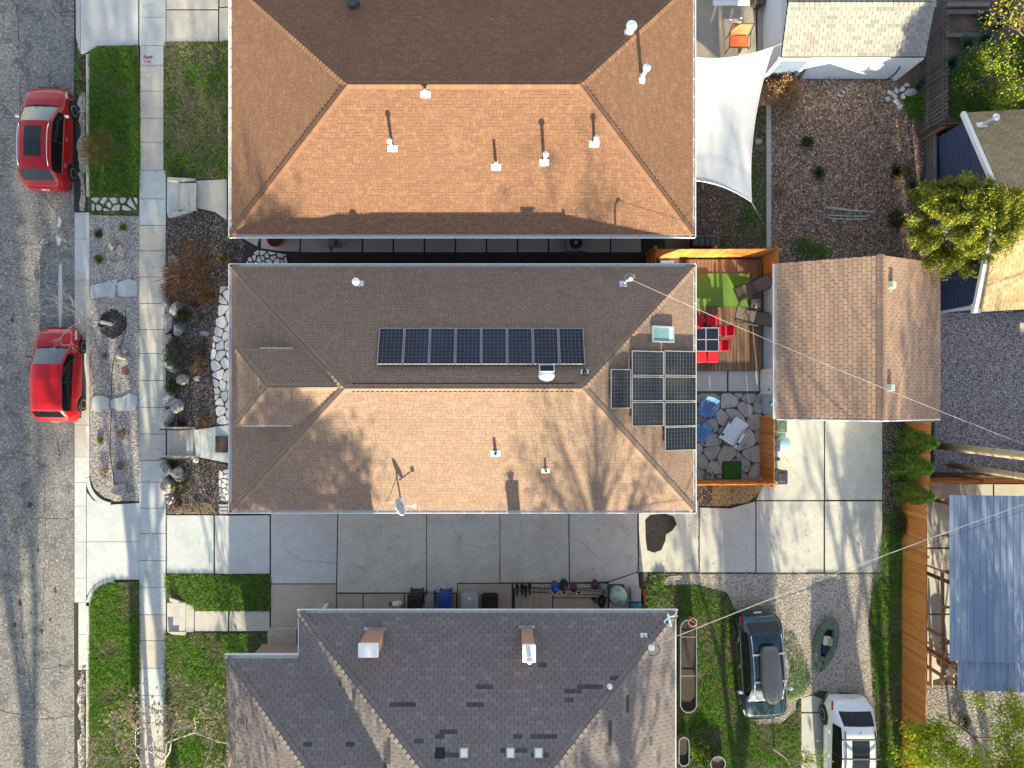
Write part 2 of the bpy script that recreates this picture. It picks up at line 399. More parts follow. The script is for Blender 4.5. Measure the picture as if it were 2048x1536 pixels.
m_terra = M('terracotta', (.45, .20, .12), .8)
m_redpot = M('red_glaze', (.32, .015, .015), .3)
m_cable = M('cable_white', (.42, .41, .40), .5)
m_wet = M('wet_concrete', (.022, .020, .019), .75, spec=.2, var=[(3, (.012, .012, .012), .4, .7, .6)])
m_chalk_red = M('red_marking_paint', (.42, .06, .12), .9)
m_chalk_white = M('white_marking_paint', (.75, .75, .75), .9)
m_bark = M('bark', (.16, .12, .09), .9, var=[(12, (.07, .05, .04), .45, .7, .8)])
m_bark_pale = M('pale_bark', (.42, .37, .32), .9, var=[(12, (.25, .21, .18), .45, .7, .7)])
m_pole = M('pole_wood', (.42, .33, .20), .85, var=[(6, (.22, .16, .09), .5, .7, .7)], stretch=(6, 6, .6))
m_pine = leafmat('pine_needles', [(.085, .115, .016), (.26, .285, .03), (.15, .18, .02), (.38, .37, .037), (.20, .23, .024)], .6, .15)
m_cedargreen = leafmat('arborvitae', [(.06, .15, .03), (.17, .31, .05), (.10, .22, .035), (.27, .40, .07), (.08, .17, .03)], .6, .15)
m_spring = leafmat('spring_leaves', [(.20, .29, .02), (.34, .42, .025), (.25, .34, .02), (.44, .46, .03), (.16, .25, .02)], .6, .4)
m_yellowleaf = leafmat('yellow_spring_leaves', [(.34, .30, .012), (.46, .40, .02), (.24, .28, .015)], .6, .35)
m_bud = leafmat('tan_buds', [(.36, .25, .14), (.48, .36, .22), (.28, .18, .10), (.55, .44, .30), (.40, .27, .15)], .7, .3)
m_rust = leafmat('rust_leaves', [(.15, .06, .03), (.24, .115, .045), (.12, .05, .032), (.30, .17, .07), (.17, .06, .05), (.20, .13, .05), (.26, .20, .10)], .7, .2)
m_yewgreen = leafmat('yew_leaves', [(.025, .05, .012), (.055, .085, .022), (.035, .06, .016), (.075, .10, .03)], .7, .15)
m_sage = leafmat('sage_leaves', [(.06, .08, .06), (.12, .145, .11), (.09, .11, .08), (.15, .17, .13)], .7, .2)
m_lime = leafmat('lime_leaves', [(.10, .20, .02), (.17, .30, .03), (.13, .25, .025)], .6, .3)
m_olive = leafmat('olive_gold_leaves', [(.15, .13, .03), (.22, .17, .05), (.12, .10, .03), (.28, .21, .07)], .7, .2)
m_tanplant = leafmat('dried_tan_leaves', [(.34, .21, .11), (.46, .30, .16), (.26, .16, .085), (.52, .37, .21)], .8, .2)
m_yucca = leafmat('blue_green_blades', [(.035, .08, .06), (.06, .12, .09), (.10, .16, .125), (.05, .10, .075)], .6, .15)
m_brownplant = leafmat('brown_stems', [(.13, .09, .055), (.20, .14, .09), (.10, .065, .04)], .8, .15)
m_purple = leafmat('purple_leaves', [(.10, .025, .045), (.16, .04, .06), (.07, .02, .03)], .7, .2)

# ------------------------------------------------------------------ polygons on the terrain
def clip_half(poly, axis, val, keep_less):
    out = []; n = len(poly)
    for i in range(n):
        a, b = poly[i], poly[(i + 1) % n]
        ia = (a[axis] <= val) == keep_less; ib = (b[axis] <= val) == keep_less
        if ia: out.append(a)
        if ia != ib:
            t = (val - a[axis]) / (b[axis] - a[axis])
            out.append(tuple(a[k] + (b[k] - a[k]) * t for k in range(len(a))))
    return out
def clip_line(poly, px, py, nx, ny):
    """keep the side where (p-(px,py)).n <= 0"""
    out = []; n = len(poly)
    for i in range(n):
        a, b = poly[i], poly[(i + 1) % n]
        da = (a[0] - px) * nx + (a[1] - py) * ny; db = (b[0] - px) * nx + (b[1] - py) * ny
        if da <= 0: out.append(a)
        if (da <= 0) != (db <= 0):
            t = da / (da - db); out.append((a[0] + (b[0] - a[0]) * t, a[1] + (b[1] - a[1]) * t))
    return out
def area(p):
    return abs(sum(p[i][0] * p[(i + 1) % len(p)][1] - p[(i + 1) % len(p)][0] * p[i][1] for i in range(len(p)))) / 2
def wpoly(px):
    return [tuple(G(x, y)[:2]) for x, y in px]
def terrain(mb, poly, top, bot, mi=0):
    xs = [p[0] for p in poly]
    pieces = [poly]
    for v in (GX1, GX2):
        if min(xs) < v - 1e-4 < max(xs) - 1e-4:
            nxt = []
            for q in pieces:
                for k in (True, False):
                    c = clip_half(q, 0, v, k)
                    if len(c) >= 3 and area(c) > 1e-5: nxt.append(c)
            pieces = nxt
    for q in pieces:
        mb.prism(list(q), lambda x, y: gzx(x) + bot, lambda x, y: gzx(x) + top, mi)
    return mb
def sheet(name, pxs, top, mat, bot=-.12, kind='structure'):
    mb = MB()
    for p in (pxs if isinstance(pxs[0][0], (tuple, list)) else [pxs]): terrain(mb, wpoly(p), top, bot)
    return structure(name, mb, mat, kind=kind)
def shrink(poly, d):
    """inset a convex polygon by d"""
    n = len(poly); a = sum(poly[i][0] * poly[(i + 1) % n][1] - poly[(i + 1) % n][0] * poly[i][1] for i in range(n))
    if a < 0: poly = poly[::-1]
    out = list(poly)
    for i in range(n):
        p, q = poly[i], poly[(i + 1) % n]; dx, dy = q[0] - p[0], q[1] - p[1]; l = math.hypot(dx, dy)
        if l < 1e-6: continue
        nx, ny = dy / l, -dx / l
        out = clip_line(out, p[0] - nx * d, p[1] - ny * d, nx, ny)
        if len(out) < 3: return []
    return out
def convex(p):
    s = [(p[(i + 1) % len(p)][0] - p[i][0]) * (p[(i + 2) % len(p)][1] - p[(i + 1) % len(p)][1]) - (p[(i + 1) % len(p)][1] - p[i][1]) * (p[(i + 2) % len(p)][0] - p[(i + 1) % len(p)][0]) for i in range(len(p))]
    return all(q >= -1e-4 for q in s) or all(q <= 1e-4 for q in s)
def slabs(parent, rects, mats, top=.035, gap=.012, name='slab'):
    """rects in photograph pixels (x0,y0,x1,y1) or polygons; every slab a child object"""
    for i, r in enumerate(rects):
        if len(r) == 4 and not isinstance(r[0], (tuple, list)): poly = [(r[0], r[1]), (r[2], r[1]), (r[2], r[3]), (r[0], r[3])]
        else: poly = r
        wp = wpoly(poly)
        if convex(wp): wp = shrink(wp, gap)
        if len(wp) < 3: continue
        mb = MB(); terrain(mb, wp, top + random.uniform(-.005, .005), -.06)
        part(name, mb, mats[i] if isinstance(mats, (list, tuple)) else mats, parent)
def voronoi_stones(poly, seeds, gap):
    out = []
    for i, s in enumerate(seeds):
        c = list(poly)
        for j, t in enumerate(seeds):
            if i == j: continue
            dx, dy = t[0] - s[0], t[1] - s[1]; l = math.hypot(dx, dy)
            if l > 4: continue
            c = clip_line(c, (s[0] + t[0]) / 2, (s[1] + t[1]) / 2, dx / l, dy / l)
            if len(c) < 3: break
        if len(c) < 3: continue
        c = shrink(c, gap)
        if len(c) >= 3 and area(c) > .01: out.append(c)
    return out
def rounded(poly, k=.22, jit=.015):
    out = []; n = len(poly)
    for i in range(n):
        a, b, c = poly[i - 1], poly[i], poly[(i + 1) % n]
        for t, o in ((k, a), (k, c)):
            out.append((b[0] + (o[0] - b[0]) * t + random.uniform(-jit, jit), b[1] + (o[1] - b[1]) * t + random.uniform(-jit, jit)))
    return out
def stones(parent, poly_px, n, gap, mat, top, name='flagstone', seed=1):
    rg = random.Random(seed); wp = wpoly(poly_px)
    xs = [p[0] for p in wp]; ys = [p[1] for p in wp]; A = area(wp); d = math.sqrt(A / n) * .5; sd_ = []
    for _ in range(4000):
        p = (rg.uniform(min(xs), max(xs)), rg.uniform(min(ys), max(ys)))
        if inside(np.array([p]), wp)[0] and all(math.hypot(p[0] - q[0], p[1] - q[1]) > d for q in sd_): sd_.append(p)
        if len(sd_) >= n * 1.3: break
    for c in voronoi_stones(wp, sd_, gap):
        mb = MB(); terrain(mb, rounded(c), top + rg.uniform(-.008, .012), -.05); part(name, mb, mat, parent)

# ------------------------------------------------------------------ scatter
def inside(pts, poly):
    x, y = pts[:, 0], pts[:, 1]; r = np.zeros(len(pts), bool); n = len(poly); j = n - 1
    for i in range(n):
        xi, yi = poly[i]; xj, yj = poly[j]
        c = ((yi > y) != (yj > y)) & (x < (xj - xi) * (y - yi) / (yj - yi + 1e-12) + xi)
        r ^= c; j = i
    return r
def scatter(polys_px, dens):
    out = []
    for p in polys_px:
        wp = wpoly(p); xs = [q[0] for q in wp]; ys = [q[1] for q in wp]
        n = int((max(xs) - min(xs)) * (max(ys) - min(ys)) * dens)
        pts = np.stack([NR.uniform(min(xs), max(xs), n), NR.uniform(min(ys), max(ys), n)], 1)
        out.append(pts[inside(pts, wp)])
    return np.concatenate(out)
_vn = NR.random((64, 64))
def vnoise(x, y):
    xi = np.floor(x).astype(int); yi = np.floor(y).astype(int); fx = x - xi; fy = y - yi
    fx = fx * fx * (3 - 2 * fx); fy = fy * fy * (3 - 2 * fy)
    g = lambda a, b: _vn[a % 64, b % 64]
    return (g(xi, yi) * (1 - fx) + g(xi + 1, yi) * fx) * (1 - fy) + (g(xi, yi + 1) * (1 - fx) + g(xi + 1, yi + 1) * fx) * fy
def blades_mesh(name, pts, mat, h=(.05, .10), w=.016, lean=.7, z=None, thick=1.0):
    n = len(pts)
    if n == 0: pts = np.zeros((1, 2)); n = 1
    zz = (gzv(pts[:, 0]) if z is None else np.full(n, z)) + .0
    hh = NR.uniform(h[0], h[1], n); a = NR.uniform(0, 2 * np.pi, n); l = NR.uniform(.1, lean, n) * hh * 1.3
    b = a + NR.uniform(-.6, .6, n) + np.pi / 2
    ww = w * NR.uniform(.7, 1.4, n)
    p = np.stack([pts[:, 0], pts[:, 1], zz], 1)
    sd_ = np.stack([np.cos(b) * ww / 2, np.sin(b) * ww / 2, np.zeros(n)], 1)
    tip = p + np.stack([np.cos(a) * l, np.sin(a) * l, hh], 1)
    v = np.stack([p - sd_, p + sd_, tip], 1).reshape(-1, 3)
    return np_mesh(name, v, 3, np.arange(n * 3), mat)
def pebble_mesh(name, pts, mat, s=(.03, .06), z=None, flat=.6, dz=.0):
    n = len(pts)
    base = np.array([[1, 0, 0], [0, 1, 0], [-1, 0, 0], [0, -1, 0], [0, 0, 1], [.6, .6, -.5]], float)
    sz = NR.uniform(s[0], s[1], n); a = NR.uniform(0, 2 * np.pi, n)
    sc = np.stack([sz * NR.uniform(.7, 1.2, n), sz * NR.uniform(.6, 1.0, n), sz * flat], 1)
    v = base[None] * sc[:, None]
    c, s_ = np.cos(a)[:, None], np.sin(a)[:, None]
    x = v[:, :, 0] * c - v[:, :, 1] * s_; y = v[:, :, 0] * s_ + v[:, :, 1] * c
    zz = gzv(pts[:, 0]) if z is None else np.full(n, z)
    v = np.stack([x + pts[:, :1], y + pts[:, 1:2], v[:, :, 2] + zz[:, None] + dz], 2).reshape(-1, 3)
    t = np.array([[0, 1, 4], [1, 2, 4], [2, 3, 4], [3, 0, 4]])
    idx = (t[None] + (np.arange(n) * 6)[:, None, None]).reshape(-1)
    return np_mesh(name, v, 3, idx, mat)
def leaf_mesh(name, P, mat, s=(.03, .06), ar=.5, up=0.0, dirs=None, tilt=1.0):
    """rhombic leaves at points P (n,3)"""
    P = np.asarray(P, float); n = len(P); sz = NR.uniform(s[0], s[1], n)
    if dirs is None:
        d = NR.normal(size=(n, 3)); d[:, 2] = d[:, 2] * tilt + up
    else: d = np.asarray(dirs, float) + NR.normal(size=(n, 3)) * .35
    d /= np.linalg.norm(d, axis=1, keepdims=True) + 1e-9
    q = NR.normal(size=(n, 3)); q -= d * (q * d).sum(1, keepdims=True); q /= np.linalg.norm(q, axis=1, keepdims=True) + 1e-9
    a = d * sz[:, None]; b = q * (sz * ar)[:, None]
    v = np.stack([P - a * .5, P + b * .5, P + a * .5, P - b * .5], 1).reshape(-1, 3)
    return np_mesh(name, v, 4, np.arange(n * 4), mat)
def stuff(name, me, label, cat):
    o = put(name, me); ORG[o.name] = Vector((0, 0, 0)); return tag(o, label, cat, kind='stuff')

# ------------------------------------------------------------------ the setting: ground, road, kerb
XK = W(176, 0, .06).x
mb = MB(); xs = [-220, XK - .02, XK, GX1, GX2, 220]; zs = [-.06, -.06, GLO - .03, GLO - .03, GHI - .03, GHI - .03]
for i in range(5):
    mb.add([(xs[i], -220, zs[i]), (xs[i + 1], -220, zs[i + 1]), (xs[i + 1], 220, zs[i + 1]), (xs[i], 220, zs[i])], [(0, 1, 2, 3)])
structure('ground', mb, m_soil)
def flatpx(pts, z): return [tuple(W(x, y, z)[:2]) for x, y in pts]
mb = MB(); e = [(152, -1500), (151, 430), (148, 440), (148, 1225), (155, 1235), (156, 3200)]
mb.prism(flatpx([(-1400, -1500)] + e + [(-1400, 3200)], 0), -.05, 0.0)
road = structure('road', mb, m_asphalt)
# concrete gutter pan, then kerb
gut = structure('gutter_pan', MB().prism(flatpx([(150, -1500), (177, -1500), (177, 3200), (154, 3200), (148, 1225), (148, 440)], 0), -.045, .004), m_joint)
gy = [425, 478, 560, 668, 760, 850, 914, 965, 1012, 1084, 1156, 1205, 1269, 1340]
mm = [m_conc_new, m_conc_new, m_conc_old, m_conc_new, m_conc_old, m_conc_old, m_conc_blue, m_conc_blue, m_conc_blue, m_conc_blue, m_conc_blue, m_conc_blue, m_conc_new]
for i in range(len(gy) - 1):
    x0 = 149 if gy[i] < 1200 else 157
    part('gutter_slab', MB().prism(shrink(flatpx([(x0, gy[i]), (173, gy[i]), (173, gy[i + 1]), (x0, gy[i + 1])], 0), .008), -.04, .012), mm[i], gut)
rg = random.Random(3)
for y0, y1 in ((-80, 40), (40, 108), (185, 225), (226, 300), (300, 345), (345, 422), (1342, 1400), (1400, 1480), (1480, 1700)):   # broken old gutter
    l = [(158 + rg.uniform(-5, 5), y0 + (y1 - y0) * t) for t in (0, .2, .4, .6, .8, 1)]
    r_ = [(170 + rg.uniform(-3, 2), y0 + (y1 - y0) * t) for t in (1, .75, .5, .25, 0)]
    part('gutter_slab', MB().prism(flatpx(l + r_, 0), -.04, .012), m_conc_old, gut)
stuff('gutter_debris', pebble_mesh('gutter_debris', np.array([W(rg.gauss(167, 4), rg.choice([rg.uniform(90, 430), rg.uniform(1330, 1536)]), 0)[:2] for _ in range(1500)]), m_chip, (.015, .035), z=.012), 'dry leaf debris lying along the old gutter', 'debris')
stuff('gutter_weeds', blades_mesh('gutter_weeds', np.array([W(rg.gauss(157, 3), rg.gauss(142, 15), 0)[:2] for _ in range(350)] + [W(rg.gauss(160, 2.5), rg.gauss(183, 4), 0)[:2] for _ in range(120)] + [W(rg.gauss(160, 2), rg.gauss(100, 5), 0)[:2] for _ in range(60)]), m_grass, (.04, .12), .03, .9, z=.005), 'clump of green weeds growing in the broken gutter', 'weeds')
kerb = structure('kerb', MB().prism(flatpx([(174, 3200), (174, -1500), (175, -1500), (175, 3200)], .05), -.05, .04), m_joint)
def kerbrun(pts_out, pts_in, mat):
    mb = MB(); n = len(pts_out)
    for i in range(n - 1):
        q = [pts_out[i], pts_out[i + 1], pts_in[i + 1], pts_in[i]]
        mb.prism(flatpx(q, GLO + .03), -.05, GLO + .035)
    return part('kerb_length', mb, mat, kerb)
for y0, y1, m in ((108, 200, m_conc_old), (201, 300, m_conc_old), (301, 392, m_conc_old), (425, 560, m_conc_new), (561, 668, m_conc_old), (669, 850, m_conc_old), (851, 955, m_conc_new), (1205, 1340, m_conc_new), (1341, 1440, m_conc_old), (1441, 1640, m_conc_old)):
    kerbrun([(172, y0), (172.5, y1)], [(178.5, y0), (178.5, y1)], m)
def arc(cx, cy, rx, ry, a0, a1, n=10): return [(cx + rx * math.cos(R(a0 + (a1 - a0) * i / n)), cy + ry * math.sin(R(a0 + (a1 - a0) * i / n))) for i in range(n + 1)]
kerbrun(arc(225, 956, 53, 58, 180, 95), arc(225, 956, 46, 49, 180, 95), m_conc_blue)
kerbrun(arc(226, 1212, 54, 54, 180, 272), arc(226, 1212, 46, 47, 180, 272), m_conc_blue)
# road wear: pale patches in the asphalt edge seam and cracks
for k, pts in enumerate(([(118, 530), (124, 528), (125, 600), (123, 655), (118, 655), (116, 600)], [(117, 432), (124, 440), (121, 452), (115, 455), (116, 440)], [(113, 470), (122, 478), (120, 492), (114, 490)])):
    part('filler_strip', MB().prism(flatpx(pts, 0), .001, .006), m_conc_new, road)
m_tarspot = M('tar_spot', (.045, .043, .042), .8)
def crack(parent, pts, w=.025, z=.005, mat=m_joint, name='crack', wander=4):
    P = []
    for i in range(len(pts) - 1):
        for t in np.linspace(0, 1, 9)[:-1]:
            P.append((pts[i][0] + (pts[i + 1][0] - pts[i][0]) * t + rg.uniform(-wander, wander), pts[i][1] + (pts[i + 1][1] - pts[i][1]) * t + rg.uniform(-wander, wander)))
    P.append(pts[-1]); mb = MB(); P = [W(*p, 0) for p in P]
    for a, b in zip(P[:-1], P[1:]):
        d = (b - a).normalized(); n = Vector((-d.y, d.x, 0)) * w * rg.uniform(.3, 1) / 2
        mb.add([a + n + Vector((0, 0, z)), a - n + Vector((0, 0, z)), b - n + Vector((0, 0, z)), b + n + Vector((0, 0, z))], [(0, 1, 2, 3)])
    return part(name, mb, mat, parent)
for pts in ([(0, 200), (55, 205)], [(0, 480), (90, 490), (120, 485)], [(0, 548), (60, 560), (115, 570)], [(88, 930), (92, 1100), (84, 1250), (86, 1340)], [(119, 840), (118, 910)], [(0, 1175), (35, 1182)], [(85, 1340), (150, 1330)], [(30, 0), (42, 120), (38, 260)], [(0, 330), (60, 345), (110, 420)], [(95, 20), (140, 60)], [(100, 120), (104, 200)], [(0, 720), (60, 735)], [(20, 900), (60, 910), (88, 935)], [(40, 1180), (45, 1300), (70, 1400)], [(60, 1036), (140, 1040)], [(0, 1420), (80, 1440), (155, 1430)]):
    crack(road, pts, wander=2.5)
for x, y, r_ in ((76, 1100), (66, 1132), (40, 1205), (62, 1225), (84, 1262), (100, 1240), (48, 1120), (110, 1180), (120, 1330), (30, 1250), (35, 95), (45, 235), (25, 640), (60, 1010)) and [(a, b, random.uniform(.05, .13)) for a, b in ((76, 1100), (66, 1132), (40, 1205), (62, 1225), (84, 1262), (100, 1240), (48, 1120), (110, 1180), (120, 1330), (30, 1250), (35, 95), (45, 235), (25, 640), (60, 1010))]:
    c_ = W(x, y, 0); part('tar_spot', MB().prism([(c_.x + r_ * random.uniform(.5, 1.1) * math.cos(a), c_.y + r_ * 1.5 * random.uniform(.5, 1.1) * math.sin(a)) for a in np.linspace(0, 6.28, 11)[:-1]], .001, .005), m_tarspot, road)

# ------------------------------------------------------------------ sidewalk
walk = sheet('sidewalk', [(278, -300), (333, -300), (333, 1800), (279, 1800)], .004, m_joint)
ys = [-80, -20, 35, 92, 131, 183, 237, 285, 341, 398, 451, 502, 554, 607, 659, 707, 761, 815, 868, 921, 964, 1016, 1067, 1121, 1175, 1229, 1281, 1336, 1390, 1445, 1500, 1555, 1610]
cm = [m_conc_blue] * 4 + [m_conc_old] * 4 + [m_conc_blue] * 2 + [m_conc_old] * 5 + [m_conc_green] * 3 + [m_conc_old, m_conc_new] + [m_conc_blue] * 5 + [m_conc_old] * 2 + [m_conc_blue] * 2 + [m_conc_old] * 4
slabs(walk, [((279 if not 95 < (ys[i] + ys[i + 1]) / 2 < 345 else 281), ys[i], (332.5 if not 95 < (ys[i] + ys[i + 1]) / 2 < 345 else 328), ys[i + 1]) for i in range(len(ys) - 1)], cm)
# marking paint written on the sidewalk
def strokes(name, pls, mat, label, w):
    mb = MB()
    for pl in pls:
        for a, b in zip(pl[:-1], pl[1:]):
            a = G(*a, .043); b = G(*b, .043); d = (b - a).normalized(); n = Vector((-d.y, d.x, 0)) * w / 2; a = a - d * w * .3; b = b + d * w * .3
            mb.add([a + n, a - n, b - n, b + n], [(0, 3, 2, 1)])
    return part(name, mb, mat, walk)
def tx(x, y): return (270 + x * 70 / 1195, 90 + y * 90 / 1536)
strokes('red_marking', [[tx(*p) for p in q] for q in ([(305, 465), (305, 385)], [(290, 385), (345, 360), (378, 385), (320, 425), (385, 455)], [(395, 455), (410, 400), (425, 460), (445, 400), (460, 455)], [(475, 455), (490, 395), (505, 430), (520, 390), (535, 455)], [(548, 460), (550, 385)], [(545, 385), (590, 385), (585, 425), (550, 430)],
        [(355, 535), (320, 560), (315, 595), (345, 590)], [(405, 530), (405, 600)], [(455, 525), (455, 605)], [(540, 520), (465, 570), (560, 600)])], m_chalk_red, 'RAMP', .028)
strokes('white_marking', [[tx(*p) for p in q] for q in ([(215, 865), (270, 830)], [(310, 800), (345, 830), (370, 920)], [(380, 820), (430, 800), (425, 870), (400, 910), (500, 910)], [(555, 840), (610, 790), (655, 840)], [(225, 1040), (285, 1000)], [(345, 985), (360, 1060)], [(415, 975), (430, 1060)], [(430, 1000), (490, 990), (490, 1040), (440, 1060), (540, 1060)], [(225, 1360), (270, 1270)], [(775, 390), (790, 410)], [(775, 480), (790, 490)])], m_chalk_white, '12', .022)

# ------------------------------------------------------------------ drives, aprons, walks
ap = sheet('drive_apron', [[(150, -300), (278, -300), (278, 92), (195, 93), (175, 106), (160, 110), (152, 70)]], -.02, m_joint)
slabs(ap, [[(151, -120), (160, -120), (161, 108), (152, 75)], [(161, -120), (276.5, -120), (276.5, 91), (195, 92), (176, 104), (162, 108)]], [m_conc_old, m_conc_new], top=.02, gap=.01)
ap2 = sheet('centre_drive_apron', [[(173, 1000), (280, 1000), (280, 1165), (173, 1165)]], -.01, m_joint)
slabs(ap2, [[(174, 985), (186, 1000), (212, 1010), (279, 1006), (279, 1083), (174, 1083)], [(174, 1084), (279, 1084), (279, 1159), (226, 1159), (190, 1170), (174, 1190)]], m_conc_blue, top=.015, gap=.006)
dn = sheet('north_driveway', [(333, -300), (500, -300), (500, 84), (333, 84)], .0, m_joint)
slabs(dn, [(333, -140, 437, 19), (439, -140, 500, 15), (333, 21, 437, 84), (439, 17, 500, 83)], [m_conc_old, m_conc_tan, m_conc_old, m_conc_old])
drive = sheet('centre_driveway', [[(333, 1005), (1280, 985), (1280, 1145), (1280, 1240), (541, 1240), (541, 1147), (333, 1147)]], .0, m_joint)
slabs(drive, [(334, 1030, 428, 1147), (430, 1030, 540, 1147), [(542, 1000), (676, 1000), (673, 1167), (542, 1167)], [(677, 1000), (853, 1000), (853, 1185), (674, 1185)],
              [(854, 1000), (999, 1000), (999, 1165), (914, 1165), (914, 1185), (854, 1185)], [(1000, 1000), (1137, 1000), (1138, 1165), (1000, 1165)], [(1138, 1000), (1274, 1000), (1276, 1143), (1215, 1163), (1139, 1165)], [(1276, 1144), (1281, 1200), (1281, 1222), (1218, 1222), (1217, 1164)]],
      [m_conc_blue, m_conc_new, m_conc_new, m_conc_drive, m_conc_drive, m_conc_drive, m_conc_drive, m_conc_drive])
slabs(drive, [(542, 1168, 673, 1262), (674, 1187, 726, 1262), (727, 1187, 808, 1240), (809, 1187, 913, 1240), (915, 1167, 1024, 1240)], [m_conc_tan] * 5)
slabs(drive, [(1026, 1167, 1216, 1176), (1106, 1196, 1216, 1240), (1106, 1177, 1216, 1195)], [m_conc_tan] * 3, name='coping')
mb = MB()
for k in range(6): mb = MB(); terrain(mb, wpoly([(1030 + k * 12.5, 1177), (1042 + k * 12.5, 1177), (1042 + k * 12.5, 1240), (1030 + k * 12.5, 1240)]), .034 - k * .004, -.1); part('stair_tread', mb, m_conc_tan, drive)
back = sheet('back_driveway', [[(1276, 1020), (1398, 1005), (1500, 1000), (1535, 900), (1535, 800), (1765, 800), (1765, 1145), (1276, 1145)]], .0, m_joint)
slabs(back, [(1277, 1000, 1397, 1144), [(1399, 1015), (1460, 1017), (1510, 1003), (1510, 1144), (1399, 1144)], (1512, 1002, 1647, 1145), [(1649, 1002), (1764, 1002), (1764, 1138), (1758, 1145), (1649, 1145)], [(1529, 965), (1529, 810), (1647, 810), (1647, 1000), (1512, 1000)], (1649, 810, 1764, 1000)], m_conc_back)
part('oil_stain', terrain(MB(), wpoly([(1290, 1040), (1300, 1030), (1330, 1027), (1347, 1033), (1353, 1048), (1343, 1062), (1332, 1068), (1330, 1082), (1322, 1100), (1307, 1105), (1294, 1100), (1291, 1078)]), .044, .02), m_wet, back)
# walk beside the top house and between the houses
sw = sheet('side_walk', [[(392, 362), (470, 358), (480, 440), (1330, 470), (1330, 506), (560, 504), (520, 498), (494, 484), (470, 456), (445, 431), (418, 419), (392, 417)]], .01, m_joint)
slabs(sw, [[(393, 362), (454, 359), (454, 440), (430, 424), (393, 416)], [(456, 359), (520, 359), (520, 470), (515, 494), (490, 480), (456, 442)], [(522, 440), (600, 440), (600, 504), (560, 503), (522, 497)]] + [(602 + k * 62, 440, 662 + k * 62, 505) for k in range(11)], [m_conc_old] * 4 + [m_conc_old] * 11)
# centre landing, A steps, S walk
lnd = sheet('front_landing', [[(385, 859), (500, 842), (500, 934), (385, 913)]], .01, m_joint)
slabs(lnd, [[(386, 860), (500, 843), (500, 933), (386, 912)]], m_conc_blue, top=.06)
swk = sheet('south_front_walk', [[(372, 1212), (545, 1218), (545, 1262), (372, 1263)]], .01, m_joint)
slabs(swk, [(372, 1207, 389, 1264), (390, 1221, 457, 1262), (459, 1221, 540, 1262)], [m_conc_old] * 3, top=.05)

def stairs(name, label, x0, x1, y0, y1, n, rise0, rise1, mat, cheeks=True, group=None):
    t = thing(name, label, 'steps', G((x0 + x1) / 2, (y0 + y1) / 2))
    for k in range(n):
        a = x0 + (x1 - x0) * k / n; b = x0 + (x1 - x0) * (k + 1) / n; z = rise0 + (rise1 - rise0) * (k + 1) / n
        p0 = W(a, y0, z); p1 = W(b + .4, y1, z)
        part('step', MB().box(((p0.x + p1.x) / 2, (p0.y + p1.y) / 2, z / 2 + .02), (p1.x - p0.x - .006, p0.y - p1.y, z - .04)), (mat, m_conc_old, m_conc_tan)[k % 3] if mat is m_conc_green else (mat, m_conc_green)[k % 2], t)  # concrete tones alternate per tread, standing in for slight shading between steps
    return t
st = stairs('concrete_steps', 'short flight of grey concrete steps with black railings before the middle house', 334, 385, 858, 913, 4, .13, .62, m_conc_green)
for yy in (857, 914):
    mb = MB(); a = W(334, yy, .35); b = W(387, yy, .70)
    mb.box((a + b) / 2 - Vector((0, 0, .1)), (b.x - a.x, .13, .5)); part('cheek_wall', mb, m_conc_tan, st)
    mb = MB(); y = a.y - .0
    pts = [(a.x + .1, y, .2), (a.x + .1, y, 1.22), (a.x + .35, y, 1.28), (b.x - .12, y, 1.62), (b.x - .12, y, .6)]
    mb.tube(pts, .022, 6)
    for k in range(7):
        x = a.x + .22 + k * .11; mb.tube([(x, y, .4), (x, y, 1.24 + k * .045)], .008, 4)
    part('railing', mb, m_black, st)
st = stairs('concrete_steps', 'worn concrete steps with pale side walls climbing to the top house', 357, 392, 366, 420, 3, .28, .62, m_conc_old)
part('bottom_slab', MB().prism(flatpx([(334, 362), (357, 362), (357, 423), (334, 428)], .26), .05, .27), m_conc_blue, st)
part('cheek_wall', MB().prism(flatpx([(334, 354), (391, 357), (391, 362), (334, 361)], .5), .05, .5), m_conc_old, st)
part('cheek_wall', MB().prism(flatpx([(334, 425), (360, 422), (394, 413), (394, 420), (362, 428), (334, 433)], .5), .05, .45), m_conc_old, st)
st = stairs('concrete_steps', 'weathered concrete steps leading from the sidewalk to the south house walk', 334, 370, 1206, 1262, 3, .14, .42, m_conc_old)
part('cheek_wall', MB().prism(flatpx([(338, 1196), (372, 1206), (372, 1211), (340, 1204)], .4), .05, .4), m_conc_old, st)
part('cheek_wall', MB().prism(flatpx([(334, 1264), (372, 1264), (370, 1271), (345, 1269)], .4), .05, .4), m_conc_old, st)

# ------------------------------------------------------------------ planting beds, lawns and gravel
bed = sheet('front_bed', [[(333, 434), (392, 418), (420, 421), (446, 433), (470, 457), (492, 486), (520, 500), (640, 506), (640, 560), (500, 560), (500, 1028), (334, 1028)]], .012, m_mulch_base)
side_bed = sheet('side_bed', [[(640, 500), (1340, 506), (1340, 560), (640, 560)]], .02, m_mulch_base)
stuff('bark_mulch', pebble_mesh('bark_mulch', scatter([[(334, 436), (392, 420), (446, 435), (492, 488), (470, 560), (470, 855), (388, 862), (334, 855)], [(334, 918), (388, 915), (470, 932), (470, 1027), (334, 1027)]], 1300), m_chip, (.02, .06), flat=.5, dz=.014), 'dark bark mulch spread over the front garden bed', 'mulch')
stuff('pale_straw', pebble_mesh('pale_straw', scatter([[(352, 1008), (420, 1005), (436, 1027), (350, 1027)]], 500), m_chip_straw, (.02, .04), flat=.4, dz=.03), 'pale straw litter at the drive edge of the front bed', 'litter')
